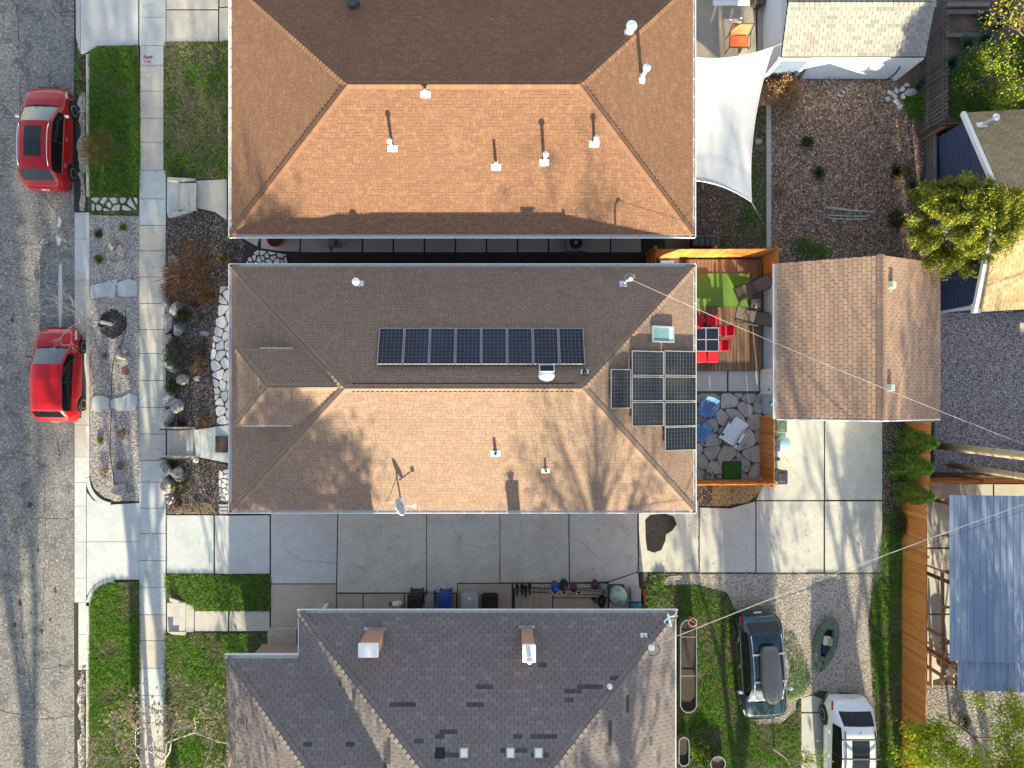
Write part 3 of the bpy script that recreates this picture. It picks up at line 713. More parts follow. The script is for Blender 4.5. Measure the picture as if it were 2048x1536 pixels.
gstrip = sheet('gravel_strip', [[(179, 430), (280, 433), (279, 1002), (230, 1001), (205, 992), (188, 975), (180, 950)]], .012, m_gravelbase)
stuff('gravel', pebble_mesh('gravel', scatter([[(179, 430), (280, 433), (279, 1002), (230, 1001), (205, 992), (188, 975), (180, 950)]], 1000), m_pebble, (.018, .042), dz=.012), 'mixed grey and tan gravel filling the strip by the kerb', 'gravel')
GRV = [(1300, 1148), (1765, 1148), (1742, 1190), (1735, 1250), (1745, 1400), (1690, 1385), (1640, 1380), (1580, 1405), (1575, 1330), (1540, 1250), (1470, 1220), (1455, 1185), (1390, 1168), (1320, 1170)]
WGR = [(1482, 1290), (1486, 1405), (1515, 1447), (1560, 1447), (1592, 1420), (1592, 1392), (1575, 1390), (1577, 1330), (1560, 1270)]
sheet('yard_gravel', [GRV], .016, m_gravelbase)
sheet('wagon_gravel', [WGR], .014, m_gravelbase)
stuff('gravel', pebble_mesh('gravel', scatter([GRV, WGR] + 0 * [[(1485, 1290), (1490, 1410), (1520, 1445), (1575, 1445), (1590, 1330)]], 1000), m_pebble_pale, (.015, .034), dz=.018), 'pale gravel of the parking yard around the raft', 'gravel')
gr_e = sheet('east_gravel', [[(1870, 600), (2700, 600), (2700, 945), (1862, 945)]], .006, m_darkgravelbase)
stuff('gravel', pebble_mesh('gravel', scatter([[(1875, 625), (2070, 625), (2070, 945), (1865, 945)]], 1000), m_pebble_dark, (.018, .042), dz=.006), 'dark purplish gravel east of the brown garage', 'gravel')
sheet('southeast_gravel', [[(1830, 1370), (2700, 1370), (2700, 1900), (1830, 1900)]], .006, m_gravelbase)
stuff('gravel', pebble_mesh('gravel', scatter([[(1848, 1378), (2070, 1370), (2070, 1570), (1848, 1570)]], 1000), m_pebble, (.018, .042), dz=.006), 'brown gravel behind the fence below the blue metal roof', 'gravel')
garden = sheet('garden_soil', [[(1540, 130), (1870, 130), (1870, 560), (1540, 560)]], .01, m_soil)
stuff('leaf_litter', pebble_mesh('leaf_litter', scatter([[(1541, 160), (1790, 160), (1845, 300), (1845, 540), (1541, 540)]], 900), m_chip_red, (.02, .075), flat=.4, dz=.012), 'brown leaf litter covering the vegetable garden', 'litter')
rows = sheet('garden_rows', [[(1380, 360), (1532, 360), (1532, 540), (1380, 540)]], .01, m_soil)
stuff('leaf_litter', pebble_mesh('leaf_litter', scatter([[(1380, 370), (1532, 200), (1532, 500), (1380, 500)]], 300), m_chip_red, (.02, .05), flat=.4, dz=.012), 'dry litter on the strip beside the garden kerb', 'litter')
sheet('northeast_yard', [[(1850, -300), (2700, -300), (2700, 260), (1850, 260)]], .008, m_soil)
sheet('shrub_bed', [[(1765, 780), (1870, 780), (1870, 1010), (1765, 1010)]], .01, m_mulch_base)
stuff('bark_mulch', pebble_mesh('bark_mulch', scatter([[(1766, 838), (1812, 838), (1808, 1080), (1766, 1120)]], 1200), m_chip, (.018, .04), flat=.5, dz=.012), 'dark bark mulch under the three evergreen shrubs', 'mulch')
arcbed = sheet('corner_bed', [[(1385, 955), (1530, 955), (1522, 985), (1497, 1005), (1455, 1013), (1385, 1013)]], .012, m_mulch_base)
stuff('straw_mulch', pebble_mesh('straw_mulch', scatter([[(1424, 965), (1528, 965), (1520, 985), (1495, 1004), (1455, 1011), (1424, 1011)]], 1300), m_chip_straw, (.02, .045), flat=.4, dz=.02), 'golden straw litter in the rounded corner bed', 'litter')
stuff('bark_mulch', pebble_mesh('bark_mulch', scatter([[(1388, 965), (1424, 965), (1424, 1011), (1388, 1011)]], 1300), m_chip, (.02, .045), flat=.5, dz=.02), 'black bark chips in the corner bed by the house wall', 'mulch')

sheet('back_lawn_ground', [(1282, 1145), (1768, 1145), (1768, 1000), (1812, 1000), (1812, 1700), (1282, 1700)], .008, m_lawnsoil)
def lawn(label, polys, dens=1500, dry=.25, h=(.05, .11), w=.02, seed=0.0, base=True, thin=.0):
    dens = dens * 1.6; w = w * 1.25; h = (h[0] * .9, h[1] * 1.25)
    if base: sheet('lawn_ground', polys, .01, m_lawnsoil)
    P = scatter(polys, dens); P = P + NR.normal(size=P.shape) * .03; nz = vnoise(P[:, 0] * 1.1 + seed, P[:, 1] * 1.1 + seed) * .6 + vnoise(P[:, 0] * 3.1 + seed, P[:, 1] * 3.1) * .4
    fine = vnoise(P[:, 0] * 9 + seed, P[:, 1] * 9 + 3)
    keep = NR.random(len(P)) < np.clip(1.25 - thin * 2.2 * nz, .12, 1) * np.clip(.25 + 1.3 * fine, .2, 1); P = P[keep]; nz = nz[keep]
    isdry = NR.random(len(P)) < np.clip((nz - (.75 - dry)) * 4, .03, .9)
    stuff('grass', blades_mesh('grass', P[~isdry], m_grass, h, w), label, 'grass')
    if isdry.sum() > 50: stuff('dry_grass', blades_mesh('dry_grass', P[isdry], m_grass_dry, (h[0] * .8, h[1] * .8), w), 'yellowing blades among the ' + label, 'grass')
lawn('dense green grass of the kerb strip by the small bush', [[(179, 112), (190, 98), (215, 95), (279, 92), (281, 300), (280, 388), (262, 392), (180, 390)]], 2300, .12, (.05, .12), .022)
lawn('patchy green lawn in front of the top house', [[(329, 86), (475, 84), (475, 360), (392, 358), (331, 352)]], 2000, .5, (.04, .10), .02, 3.3, thin=.25)
lawn('lush grass of the lower kerb strip', [[(181, 1210), (190, 1180), (215, 1166), (281, 1163), (279, 1620), (178, 1620)]], 2200, .3, (.05, .13), .022, 8.2)
lawn('small grass patch between drive and south walk', [[(331, 1148), (541, 1148), (541, 1221), (392, 1221), (372, 1206), (331, 1196)]], 2000, .2, (.05, .12), .022, 12)
lawn('green front lawn of the south house', [[(329, 1270), (370, 1272), (391, 1264), (540, 1264), (540, 1330), (470, 1340), (470, 1640), (328, 1640)]], 1900, .4, (.05, .12), .022, 17)
lawn('back lawn beside the raised metal planters', [[(1285, 1160), (1320, 1172), (1390, 1170), (1452, 1190), (1474, 1225), (1478, 1260), (1482, 1380), (1490, 1425), (1525, 1448), (1570, 1446), (1597, 1410), (1600, 1395), (1600, 1640), (1340, 1640), (1340, 1240), (1285, 1240)]], 1700, .35, (.04, .10), .02, 21, base=False, thin=.2)
lawn('strip of grass between parked wagon and raft', [[(1560, 1265), (1585, 1262), (1602, 1300), (1614, 1330), (1625, 1370), (1600, 1392), (1572, 1400), (1580, 1340)]], 1500, .4, (.04, .10), .02, 25, base=False, thin=.3)
lawn('sparse weeds at the back of the parked wagon', [[(1455, 1200), (1548, 1210), (1560, 1265), (1575, 1300), (1555, 1320), (1475, 1250)]], 700, .3, (.05, .11), .024, 27, base=False, thin=.7)
lawn('narrow grass strip along the cedar fence', [[(1742, 1190), (1765, 1060), (1768, 1020), (1808, 1020), (1806, 1640), (1752, 1640), (1750, 1400), (1745, 1300)]], 1900, .3, (.05, .13), .022, 33, base=False)
lawn('weedy grass between the brick path and the garden kerb', [[(1494, 215), (1530, 215), (1531, 495), (1440, 495), (1450, 380), (1500, 340)]], 900, .35, (.05, .12), .024, 39, base=False, thin=.6)
lawn('grass under the leafing tree in the corner yard', [[(1895, 120), (2080, 60), (2080, 240), (1900, 235)]], 1300, .2, (.05, .14), .022, 44)
lawn('green tuft of grass by the picket fence', [[(1806, 190), (1845, 188), (1846, 240), (1815, 240)]], 1800, .05, (.08, .18), .024, 47, base=False)

# wear on the long drive: fine cracks, tyre marks, weeds in the joints
def gcrack(parent, pts, w, name='crack', mat=m_joint, wander=1.6, dz=.0435):
    P = []
    for i in range(len(pts) - 1):
        for t in np.linspace(0, 1, 8)[:-1]: P.append((pts[i][0] + (pts[i + 1][0] - pts[i][0]) * t + rg.uniform(-wander, wander), pts[i][1] + (pts[i + 1][1] - pts[i][1]) * t + rg.uniform(-wander, wander)))
    P.append(pts[-1]); P = [G(*p, dz) for p in P]; mb = MB()
    for a, b in zip(P[:-1], P[1:]):
        d = (b - a).normalized(); n = Vector((-d.y, d.x, 0)) * w * rg.uniform(.4, 1) / 2; mb.add([a + n, b + n, b - n, a - n], [(0, 3, 2, 1)])
    part(name, mb, mat, parent)
for pts in ([(700, 1120), (740, 1150), (760, 1184)], [(900, 1050), (930, 1090), (996, 1100)], [(1160, 1080), (1200, 1120), (1210, 1160)], [(560, 1090), (600, 1120), (672, 1126)], [(1040, 1040), (1050, 1100)]): gcrack(drive, pts, .012)
for pts in ([(1560, 900), (1600, 960)], [(1690, 1060), (1730, 1100), (1762, 1104)]): gcrack(back, pts, .012)
JW = []
for (x0, y0, x1, y1, n_) in ((541, 1148, 541, 1168, 30), (674, 1168, 674, 1186, 20), (1276, 1100, 1277, 1144, 60), (333, 1147, 541, 1148, 90), (853, 1120, 853, 1186, 24), (999, 1130, 999, 1166, 18), (1397, 1100, 1398, 1145, 30), (1300, 1145, 1760, 1146, 260), (1765, 850, 1766, 1140, 120), (279, 1010, 279, 1160, 30), (333, 1030, 333, 1140, 40), (1510, 1080, 1511, 1144, 16), (280, 430, 280, 990, 60), (333, 440, 333, 850, 70)):
    for _ in range(n_): t = rg.random(); q = G(x0 + (x1 - x0) * t + rg.gauss(0, .7), y0 + (y1 - y0) * t + rg.gauss(0, .7)); JW.append((q.x, q.y))
stuff('joint_weeds', blades_mesh('joint_weeds', np.array(JW), m_grass_dry, (.06, .13), .025, .9), 'small weeds growing in the concrete joints', 'weeds')
stuff('drive_debris', pebble_mesh('drive_debris', scatter([[(545, 1035), (1270, 1035), (1270, 1160), (545, 1180)], [(1280, 1030), (1760, 1005), (1760, 1140), (1280, 1140)], [(282, 0), (330, 0), (330, 1536), (282, 1536)]], 7), m_chip, (.008, .028), dz=.042), 'scattered specks of leaf and dirt on the concrete', 'debris')

# ------------------------------------------------------------------ roofs
CAMP = Vector((0, 0, H))
def proj(v):
    k = F / (H - v.z); return (CX + v.x * k, CY - v.y * k)
def plane_of(face):
    p0, p1, p2 = face[0], face[1], face[-1]
    n = (p1 - p0).cross(p2 - p0).normalized()
    return (p0, n if n.z > 0 else -n)
def on_plane(px, py, pl, lift=0.0):
    p0, n = pl; d = W(px, py, 0) - CAMP
    t = ((p0 + n * lift) - CAMP).dot(n) / d.dot(n)
    return CAMP + d * t
def frame_of(face):
    u = (face[1] - face[0]).normalized(); n = plane_of(face)[1]; v = n.cross(u).normalized()
    return u, v, n
def mat4(u, v, n, o):
    return Matrix(((u.x, v.x, n.x, o.x), (u.y, v.y, n.y, o.y), (u.z, v.z, n.z, o.z), (0, 0, 0, 1)))
BAND = .026
def tab_geo(w, e, t, band):
    """tab; laminated shingles carry a dark shadow band along the head"""
    h = .003; k = e - BAND if band else e; hk = t + (h - t) * k / e
    vs = [(0, 0, t), (w, 0, t), (w, k, hk), (0, k, hk), (0, 0, 0), (w, 0, 0), (w, e, 0), (0, e, 0)]
    fs = [(0, 1, 2, 3), (4, 5, 1, 0), (5, 6, 2, 1), (7, 4, 0, 3)]; ms_ = [0, 0, 0, 0]
    if band: vs += [(w, e, h), (0, e, h)]; fs.append((3, 2, 8, 9)); ms_.append(1)
    return vs, fs, ms_
def tab_mesh(w, e, t, mat, band=False, bm_=None):
    mb = MB(); vs, fs, ms_ = tab_geo(w, e, t, band); mb.add(vs, fs); mb.m = ms_
    return mb.mesh('shingle', [mat, bm_ or mat])
def make_roof(house, faces, mat, expo, tabw, gap, t, limit=300, arch=False, patch=None, seed=1, thick=.10, bandm=None):
    rg = random.Random(seed); dk = MB()
    for f in faces:
        n = plane_of(f)[1]; dk.add([p - n * .004 for p in f], [tuple(range(len(f)))])
        dk.add([p - Vector((0, 0, thick)) for p in f], [tuple(range(len(f) - 1, -1, -1))])
        q = [f[0] - n * .004, f[1] - n * .004, f[1] - Vector((0, 0, thick)), f[0] - Vector((0, 0, thick))]
        dk.add(q, [(0, 3, 2, 1)])
    roof = part('roof', dk, m_deckroof, house)
    full = []; rest = MB(); dark = []
    widths = [tabw * k for k in ((.7, .85, 1.0, 1.15, 1.35) if arch else (1.0,))]
    for f in faces:
        u, v, n = frame_of(f); p0 = f[0]
        P2 = [((p - p0).dot(u), (p - p0).dot(v)) for p in f]
        a = sum(P2[i][0] * P2[(i + 1) % len(P2)][1] - P2[(i + 1) % len(P2)][0] * P2[i][1] for i in range(len(P2)))
        if a < 0: P2 = P2[::-1]
        ed = []
        for i in range(len(P2)):
            p, q = P2[i], P2[(i + 1) % len(P2)]; l = math.hypot(q[0] - p[0], q[1] - p[1])
            if l > 1e-5: ed.append((p[0], p[1], (q[1] - p[1]) / l, -(q[0] - p[0]) / l))
        vm = max(p[1] for p in P2); nr = max(1, round(vm / expo)); ex = vm / nr
        for r in range(nr):
            v0 = r * ex; v1 = v0 + ex
            strip = clip_half(clip_half(P2, 1, v1, True), 1, v0, False)
            if len(strip) < 3: continue
            ua = min(p[0] for p in strip); ub = max(p[0] for p in strip)
            x = ua - rg.uniform(0, tabw) if arch else math.floor(ua / tabw - 1) * tabw + (r % 2) * tabw * .5 + rg.uniform(-.02, .02)
            while x < ub:
                w = rg.choice(widths); x0 = x + gap / 2; x1 = x + w - gap / 2; x += w
                c = [(x0, v0), (x1, v0), (x1, v1), (x0, v1)]
                if x1 < ua or x0 > ub: continue
                out = any((p[0] - e_[0]) * e_[2] + (p[1] - e_[1]) * e_[3] > 1e-6 for p in c for e_ in ed)
                if not out:
                    o = p0 + u * x0 + v * v0
                    item = (w, ex, mat4(u, v, n, o), (o + u * w / 2 - CAMP).length)
                    if patch and patch(*proj(o + u * (w / 2) + v * (ex / 2))): dark.append(item)
                    else: full.append(item)
                else:
                    for e_ in ed:
                        c = clip_line(c, *e_)
                        if len(c) < 3: break
                    if len(c) < 3 or area(c) < 1e-4: continue
                    k = len(c)
                    tp = [p0 + u * q[0] + v * q[1] + n * (t * (1 - (q[1] - v0) / ex) + .003) for q in c]
                    bt = [p0 + u * q[0] + v * q[1] for q in c]
                    rest.add(tp + bt, [tuple(range(k))] + [(k + i, k + (i + 1) % k, (i + 1) % k, i) for i in range(k)])
    full.sort(key=lambda q: q[3])
    cache = {}
    def tm(w, ex, m, band=False):
        key = (round(w, 3), round(ex, 3), m.name, band)
        if key not in cache: cache[key] = tab_mesh(w - gap, ex, t, m, band, bandm)
        return cache[key]
    for w, ex, mw, _ in full[:limit]: piece('shingle', tm(w, ex, mat, arch and rg.random() < .5), roof, mw)
    for w, ex, mw, _ in dark: piece('dark_shingle', tm(w, ex, m_sh_patch), roof, mw)
    for w, ex, mw, _ in full[limit:]:
        vs, fs, ms_ = tab_geo(w - gap, ex, t, arch and rg.random() < .5); rest.add([mw @ Vector(q) for q in vs], fs); rest.m[-len(ms_):] = ms_
    part('shingles', rest, [mat, bandm or mat], roof, kind='stuff')
    return roof
def caps(roof, a, b, na, nb, mat, wid=.15, step=.17, t=.036):
    """folded cap shingles laid from a up to b, between planes with normals na, nb"""
    d = (b - a); L = d.length; d.normalize(); k = max(1, int(L / step)); st = L / k
    sa = d.cross(na); sa = sa if sa.dot(nb) < 0 else -sa
    sb = d.cross(nb); sb = sb if sb.dot(na) < 0 else -sb
    # side vectors point down each slope
    def mk():
        mb = MB(); l = st * 1.25
        for side, nn in ((sa, na), (sb, nb)):
            q = [nn * (t + .012) + side * 0, nn * (t + .004) + side * wid, d * l + nn * .010 + side * wid, d * l + nn * .014]
            z = [nn * .0 + side * wid, nn * 0]
            f = [(0, 1, 2, 3), (0, 4, 1)]
            mb.add(q + [side * wid], f)
        return mb.mesh('ridge_cap', mat)
    me = mk(); sn = (na + nb).normalized() * .006
    for i in range(k):
        piece('ridge_cap', me, roof, Matrix.Translation(a + d * st * i + sn))
def gutter(house, a, b, outward, name='gutter', w=.125, dp=.11, step=.82, mat=None):
    """open trough along a-b (top of the outer lip), hangers across"""
    mat = mat or m_white_dirty; d = (b - a); L = d.length; d.normalize(); o = outward.normalized(); mb = MB(); up = Vector((0, 0, 1))
    def slab(c0, c1, z0, z1):
        vs = [a + o * c0 + up * z0, b + o * c0 + up * z0, b + o * c1 + up * z0, a + o * c1 + up * z0]
        vs += [p + up * (z1 - z0) for p in vs]
        mb.add(vs, [(0, 3, 2, 1), (4, 5, 6, 7), (0, 1, 5, 4), (1, 2, 6, 5), (2, 3, 7, 6), (3, 0, 4, 7)])
    slab(w - .028, w, -dp, .012); slab(0, .006, -dp, -.004); slab(.006, w - .028, -dp, -dp + .008)
    g = part(name, mb, mat, house)
    n = int(L / step)
    if n:
        hb = MB()
        for i in range(1, n + 1):
            c = a + d * (L * i / (n + 1) + random.uniform(-.08, .08)) + o * w * .5 + up * .008
            rot = mat4(d, o, up, Vector()).to_3x3(); hb.box(c, (.022, w, .012), rot=rot)
        part('gutter_hanger', hb, mat, g, kind='stuff')
    return g
def wall_block(house, poly, z0, z1, mat, name='wall'):
    return part(name, MB().prism(poly, z0, z1), mat, house)
def window(house, c, w, h, face, fr=None):
    """c centre on the wall face, face = outward unit vector"""
    f = Vector(face); s = Vector((-f.y, f.x, 0)); rot = mat4(s, f, Vector((0, 0, 1)), Vector()).to_3x3(); c = Vector(c); mb = MB()
    for dx, dz, sx, sz in ((-w / 2, 0, .07, h + .07), (w / 2, 0, .07, h + .07), (0, -h / 2, w, .07), (0, h / 2, w, .07), (0, 0, .05, h)):
        mb.box(c + s * dx + Vector((0, 0, dz)) + f * .02, (sx, .09, sz), rot=rot)
    o = part('window', mb, fr or m_white, house)
    part('pane', MB().box(c + f * .012, (w, .03, h), rot=rot), m_winglass, o)
def door(house, c, w, h, face, mat, panels=True):
    f = Vector(face); s = Vector((-f.y, f.x, 0)); rot = mat4(s, f, Vector((0, 0, 1)), Vector()).to_3x3(); c = Vector(c)
    o = part('door', MB().box(c + f * .03, (w, .08, h), rot=rot), mat, house)
    fb = MB()
    for dx, dz, sx, sz in ((-w / 2 - .05, 0.03, .1, h + .1), (w / 2 + .05, .03, .1, h + .1), (0, h / 2 + .05, w, .1)): fb.box(c + s * dx + Vector((0, 0, dz)) + f * .045, (sx, .11, sz), rot=rot)
    part('door_frame', fb, m_white, o)
    if panels:
        for dx in (-w * .22, w * .22):
            for dz, hh in ((-h * .24, h * .34), (h * .12, h * .24), (h * .36, h * .14)):
                part('door_panel', MB().box(c + s * dx + Vector((0, 0, dz)) + f * .074, (w * .32, .02, hh), rot=rot), mat, o)
    part('handle', MB().ball(c + s * w * .40 + f * .11 + Vector((0, 0, -.05)), .04, 8, 5), m_darkgrey, o)

def hip_house(name, label, px, ze, pitch, mat, tabs, ridge_px=None, arch=True, seed=1, wall=None, expo=.14, t=.018, band=None):
    """px=(x0,y0,x1,y1) gutter outer edges in the photograph at eave height"""
    x0, y0, x1, y1 = px; g = .125
    a = W(x0, y0, ze); b = W(x1, y1, ze)
    X0, X1, Y1, Y0 = a.x + g, b.x - g, a.y - g, b.y + g          # Y0 south, Y1 north
    half = (Y1 - Y0) / 2; zr = ze + half * pitch; ym = (Y0 + Y1) / 2
    if ridge_px: rx0, rx1 = W(ridge_px[0], 0, zr).x, W(ridge_px[1], 0, zr).x
    else: rx0, rx1 = X0 + half, X1 - half
    h = thing(name, label, 'house', ((X0 + X1) / 2, ym, GHI))
    c = [Vector((X0, Y0, ze)), Vector((X1, Y0, ze)), Vector((X1, Y1, ze)), Vector((X0, Y1, ze))]
    r = [Vector((rx0, ym, zr)), Vector((rx1, ym, zr))]
    faces = dict(s=[c[0], c[1], r[1], r[0]], e=[c[1], c[2], r[1]], n=[c[2], c[3], r[0], r[1]], w=[c[3], c[0], r[0]])
    roof = make_roof(h, list(faces.values()), mat, expo, tabs, .008, t, arch=arch, seed=seed, bandm=band)
    nn = {k: plane_of(f)[1] for k, f in faces.items()}
    for a_, b_, i, j in ((c[0], r[0], 's', 'w'), (c[1], r[1], 's', 'e'), (c[2], r[1], 'n', 'e'), (c[3], r[0], 'n', 'w'), (r[0], r[1], 's', 'n')):
        caps(roof, a_, b_, nn[i], nn[j], mat)
    for a_, b_, o in ((c[0], c[1], (0, -1, 0)), (c[1], c[2], (1, 0, 0)), (c[2], c[3], (0, 1, 0)), (c[3], c[0], (-1, 0, 0))):
        d = (b_ - a_).normalized() * g; gutter(h, a_ - d, b_ + d, Vector(o))
    iv = .48
    wall_block(h, [(X0 + iv, Y0 + iv), (X1 - iv, Y0 + iv), (X1 - iv, Y1 - iv), (X0 + iv, Y1 - iv)], GHI - .3, ze + .05, wall or m_wall_brick)
    part('soffit', MB().prism([(X0 + .02, Y0 + .02), (X1 - .02, Y0 + .02), (X1 - .02, Y1 - .02), (X0 + .02, Y1 - .02)], ze - .16, ze - .10), m_white, h)
    for k in range(3):
        window(h, (X0 + 3 + k * 5.0, Y0 + iv, GHI + 1.75), 1.3, 1.1, (0, -1, 0)); window(h, (X0 + 3 + k * 5.0, Y1 - iv, GHI + 1.75), 1.3, 1.1, (0, 1, 0))
    window(h, (X0 + iv, Y0 + 2.0, GHI + 1.7), 1.8, 1.3, (-1, 0, 0)); window(h, (X1 - iv, Y1 - 2.2, GHI + 1.8), 1.3, 1.0, (1, 0, 0))
    door(h, (X0 + iv, ym - 1.6, GHI + 1.02), .92, 2.04, (-1, 0, 0), m_navy); door(h, (X1 - iv, ym + .5, GHI + 1.02), .92, 2.04, (1, 0, 0), m_white)
    return h, roof, faces, c, r
def flash(h, pl, u, pos, sx, sy, mat=m_white, owner=None):
    n = pl[1]; v = n.cross(u).normalized()
    return part('flashing', MB().box(pos + n * .03, (sx, sy, .012), rot=mat4(u, v, n, Vector()).to_3x3()), mat, owner or h)
def vent(h, face, px, py, ht, r=.055, cap=True, mat=None, capr=1.9, cone=True, fl=.36, black=False, label=None):
    pl = plane_of(face); u = frame_of(face)[0]; p = on_plane(px, py, pl); mat = mat or m_steel; mb = MB()
    mb.cyl(p - Vector((0, 0, .1)), r, ht + .1, 12)
    if cap:
        mb.lathe([(r * capr * .5, -.02), (r * capr, 0), (r * capr, .05), (r * capr * .55, .10), (.01, .12)], 14, p + Vector((0, 0, ht + .02)))
    o = part('vent_pipe', mb, mat, h, smooth=False)
    flash(h, pl, u, p, fl, fl * .62, m_white if not black else m_steel, o)
    if cone: part('collar', MB().lathe([(r * 2.2, -.06), (r * 1.5, .07), (r * 1.08, .16)], 14, p), m_white if not black else m_black, o, smooth=True)
    if not cap: part('pipe_mouth', MB().cyl(p + Vector((0, 0, ht)), r * .8, .004, 12), m_black, o)
    return o

# ---- top house
top, top_roof, TF, TC, TR = hip_house('house', 'brick house with the large rust brown shingled hip roof along the top', (457, -44, 1392, 476), 3.35, .4167, m_sh_top, .165, ridge_px=(695, 1160), seed=2, expo=.105, band=m_sh_topband)
vent(top, TF['s'], 785, 297, .72); vent(top, TF['s'], 992, 334, .62, cap=False, mat=m_white); vent(top, TF['s'], 1088, 325, .85, r=.06); vent(top, TF['s'], 1188, 288, .55); vent(top, TF['s'], 851, 189, .2)
vent(top, TF['n'], 1258, 66, .45, r=.10, capr=2.0); vent(top, TF['e'], 1283, 158, .85, r=.075); vent(top, TF['n'], 707, 12, .4, r=.13, mat=m_darkgrey, capr=2.0, black=True)
# ---- middle house
mid, mid_roof, BF, BC, BR = hip_house('house', 'middle house with brown shingled hip roof carrying solar panels and a porch dormer', (457, 527, 1393, 1027), 3.55, .4167, m_sh_mid, .19, ridge_px=(690, 1165), seed=4, expo=.12, band=m_sh_midband)
vent(mid, BF['n'], 718, 568, .55, r=.075); vent(mid, BF['s'], 991, 906, .42, cap=False, mat=m_darkgrey); vent(mid, BF['s'], 1091, 941, .36, r=.04, cap=False, mat=m_darkgrey, fl=.3)
vent(mid, BF['n'], 1169, 744, .22, cap=False, mat=m_black, fl=.28, black=True)
for s_, xs_ in ((0, (705, 1150)), (1, (705, 1150))):      # dark ridge vent strips
    f = BF['s' if s_ else 'n']; pl = plane_of(f); a = on_plane(xs_[0], 783 if s_ else 767, pl); b = on_plane(xs_[1], 783 if s_ else 767, pl)
    part('ridge_vent', MB().box((a + b) / 2 + Vector((0, 0, .03)), ((b - a).length, .035, .03)), m_black, mid)
# hipped porch dormer on the west slope
dz = 4.72; dzr = 5.38
dx0, dy1, dy0 = W(474, 0, dz).x, W(0, 698, dz).y, W(0, 850, dz).y; dym = (dy0 + dy1) / 2
wp0, wn_ = plane_of(BF['w'])
def west_x(z): return BC[0].x + (z - 3.55) / ((BR[0].z - 3.55) / (BR[0].x - BC[0].x))
dc = [Vector((dx0, dy0, dz)), Vector((west_x(dz) + .1, dy0, dz)), Vector((west_x(dz) + .1, dy1, dz)), Vector((dx0, dy1, dz))]
dr = [Vector((W(535, 0, dzr).x, dym, dzr)), Vector((west_x(dzr) + .05, dym, dzr))]
DF = [[dc[0], dc[1], dr[1], dr[0]], [dc[2], dc[3], dr[0], dr[1]], [dc[3], dc[0], dr[0]]]
por = thing('porch_dormer', 'small hipped dormer roof over the front porch of the middle house', 'dormer', (dx0 + 1, dym, dz))
prf = make_roof(por, DF, m_sh_mid, .12, .19, .008, .018, limit=120, arch=True, seed=9, bandm=m_sh_midband)
for a_, b_, i, j in ((dc[0], dr[0], 0, 2), (dc[3], dr[0], 1, 2), (dr[0], dr[1], 0, 1)): caps(prf, a_, b_, plane_of(DF[i])[1], plane_of(DF[j])[1], m_sh_mid)
wall_block(por, [(dx0 + .12, dy0 + .12), (west_x(dz), dy0 + .12), (west_x(dz), dy1 - .12), (dx0 + .12, dy1 - .12)], 3.7, dz - .02, m_wall_tan)
gutter(por, dc[0], dc[1] - Vector((.3, 0, 0)), Vector((0, -1, 0)), w=.05, dp=.06, step=5); gutter(por, Vector((W(520, 0, dz).x, dy1, dz)), dc[2] - Vector((.3, 0, 0)), Vector((0, 1, 0)), w=.05, dp=.06, step=5)
# service mast with cable head
pl = plane_of(BF['n']); p = on_plane(1246, 569, pl)
mast = part('service_mast', MB().tube([p - Vector((0, 0, .1)), p + Vector((.0, .02, .75)), p + Vector((.08, .06, .85))], .035, 8), m_steel, mid)
flash(mid, pl, Vector((-1, 0, 0)), p, .28, .28, m_galv, mast); part('weather_head', MB().ball(p + Vector((.12, .08, .88)), (.09, .07, .06), 10, 6), m_white, mast, smooth=True)
part('cable_loop', MB().tube([p + Vector((.1 + .17 * math.cos(a), .12 + .14 * math.sin(a), .8 + .05 * math.sin(2 * a))) for a in np.linspace(0, 5.6, 14)], .010, 5), m_cable, mast)
# attic fan with its own little solar panel
p = on_plane(1093, 752, pl); u, v, n = frame_of(BF['n']); rot = mat4(u, v, n, Vector()).to_3x3()
fan = part('attic_fan', MB().lathe([(.30, -.02), (.30, .05), (.28, .11), (.22, .17), (.10, .20), (.01, .205)], 20, p, sx=1, sy=.75), m_white, mid, smooth=True)
part('fan_panel', MB().box(p + n * .24 - v * .20, (.54, .28, .03), rot=rot), m_white, fan)
part('solar_cells', MB().box(p + n * .258 - v * .20, (.48, .22, .012), rot=rot), m_cell, fan)
# skylight on the east slope
pl = plane_of(BF['e']); u, v, n = frame_of(BF['e']); rot = mat4(u, v, n, Vector()).to_3x3(); p = on_plane(1322, 669, pl)
sk = MB()
for du, dv, su, sv in ((-.28, 0, .05, .98), (.28, 0, .05, .98), (0, .47, .52, .05), (0, -.47, .52, .05)): sk.box(p + u * du + v * dv + n * .07, (su, sv, .16), rot=rot)
sky_ = part('skylight', sk, m_alu, mid)
m_skyglass = M('skylight_glass', (.16, .30, .30), .08, coat=.8)
m_skyblind = M('skylight_pale_end', (.45, .66, .62), .2, coat=.5)
part('pane', MB().box(p + n * .10 - v * .0, (.52, .90, .03), rot=rot), m_skyglass, sky_)
part('pane_end', MB().box(p + n * .118 - v * .36, (.5, .16, .012), rot=rot), m_skyblind, sky_)
# downpipe end at the back corner
part('downpipe', MB().box(W(1335, 524, 3.5), (.5, .09, .08)), m_white, mid)

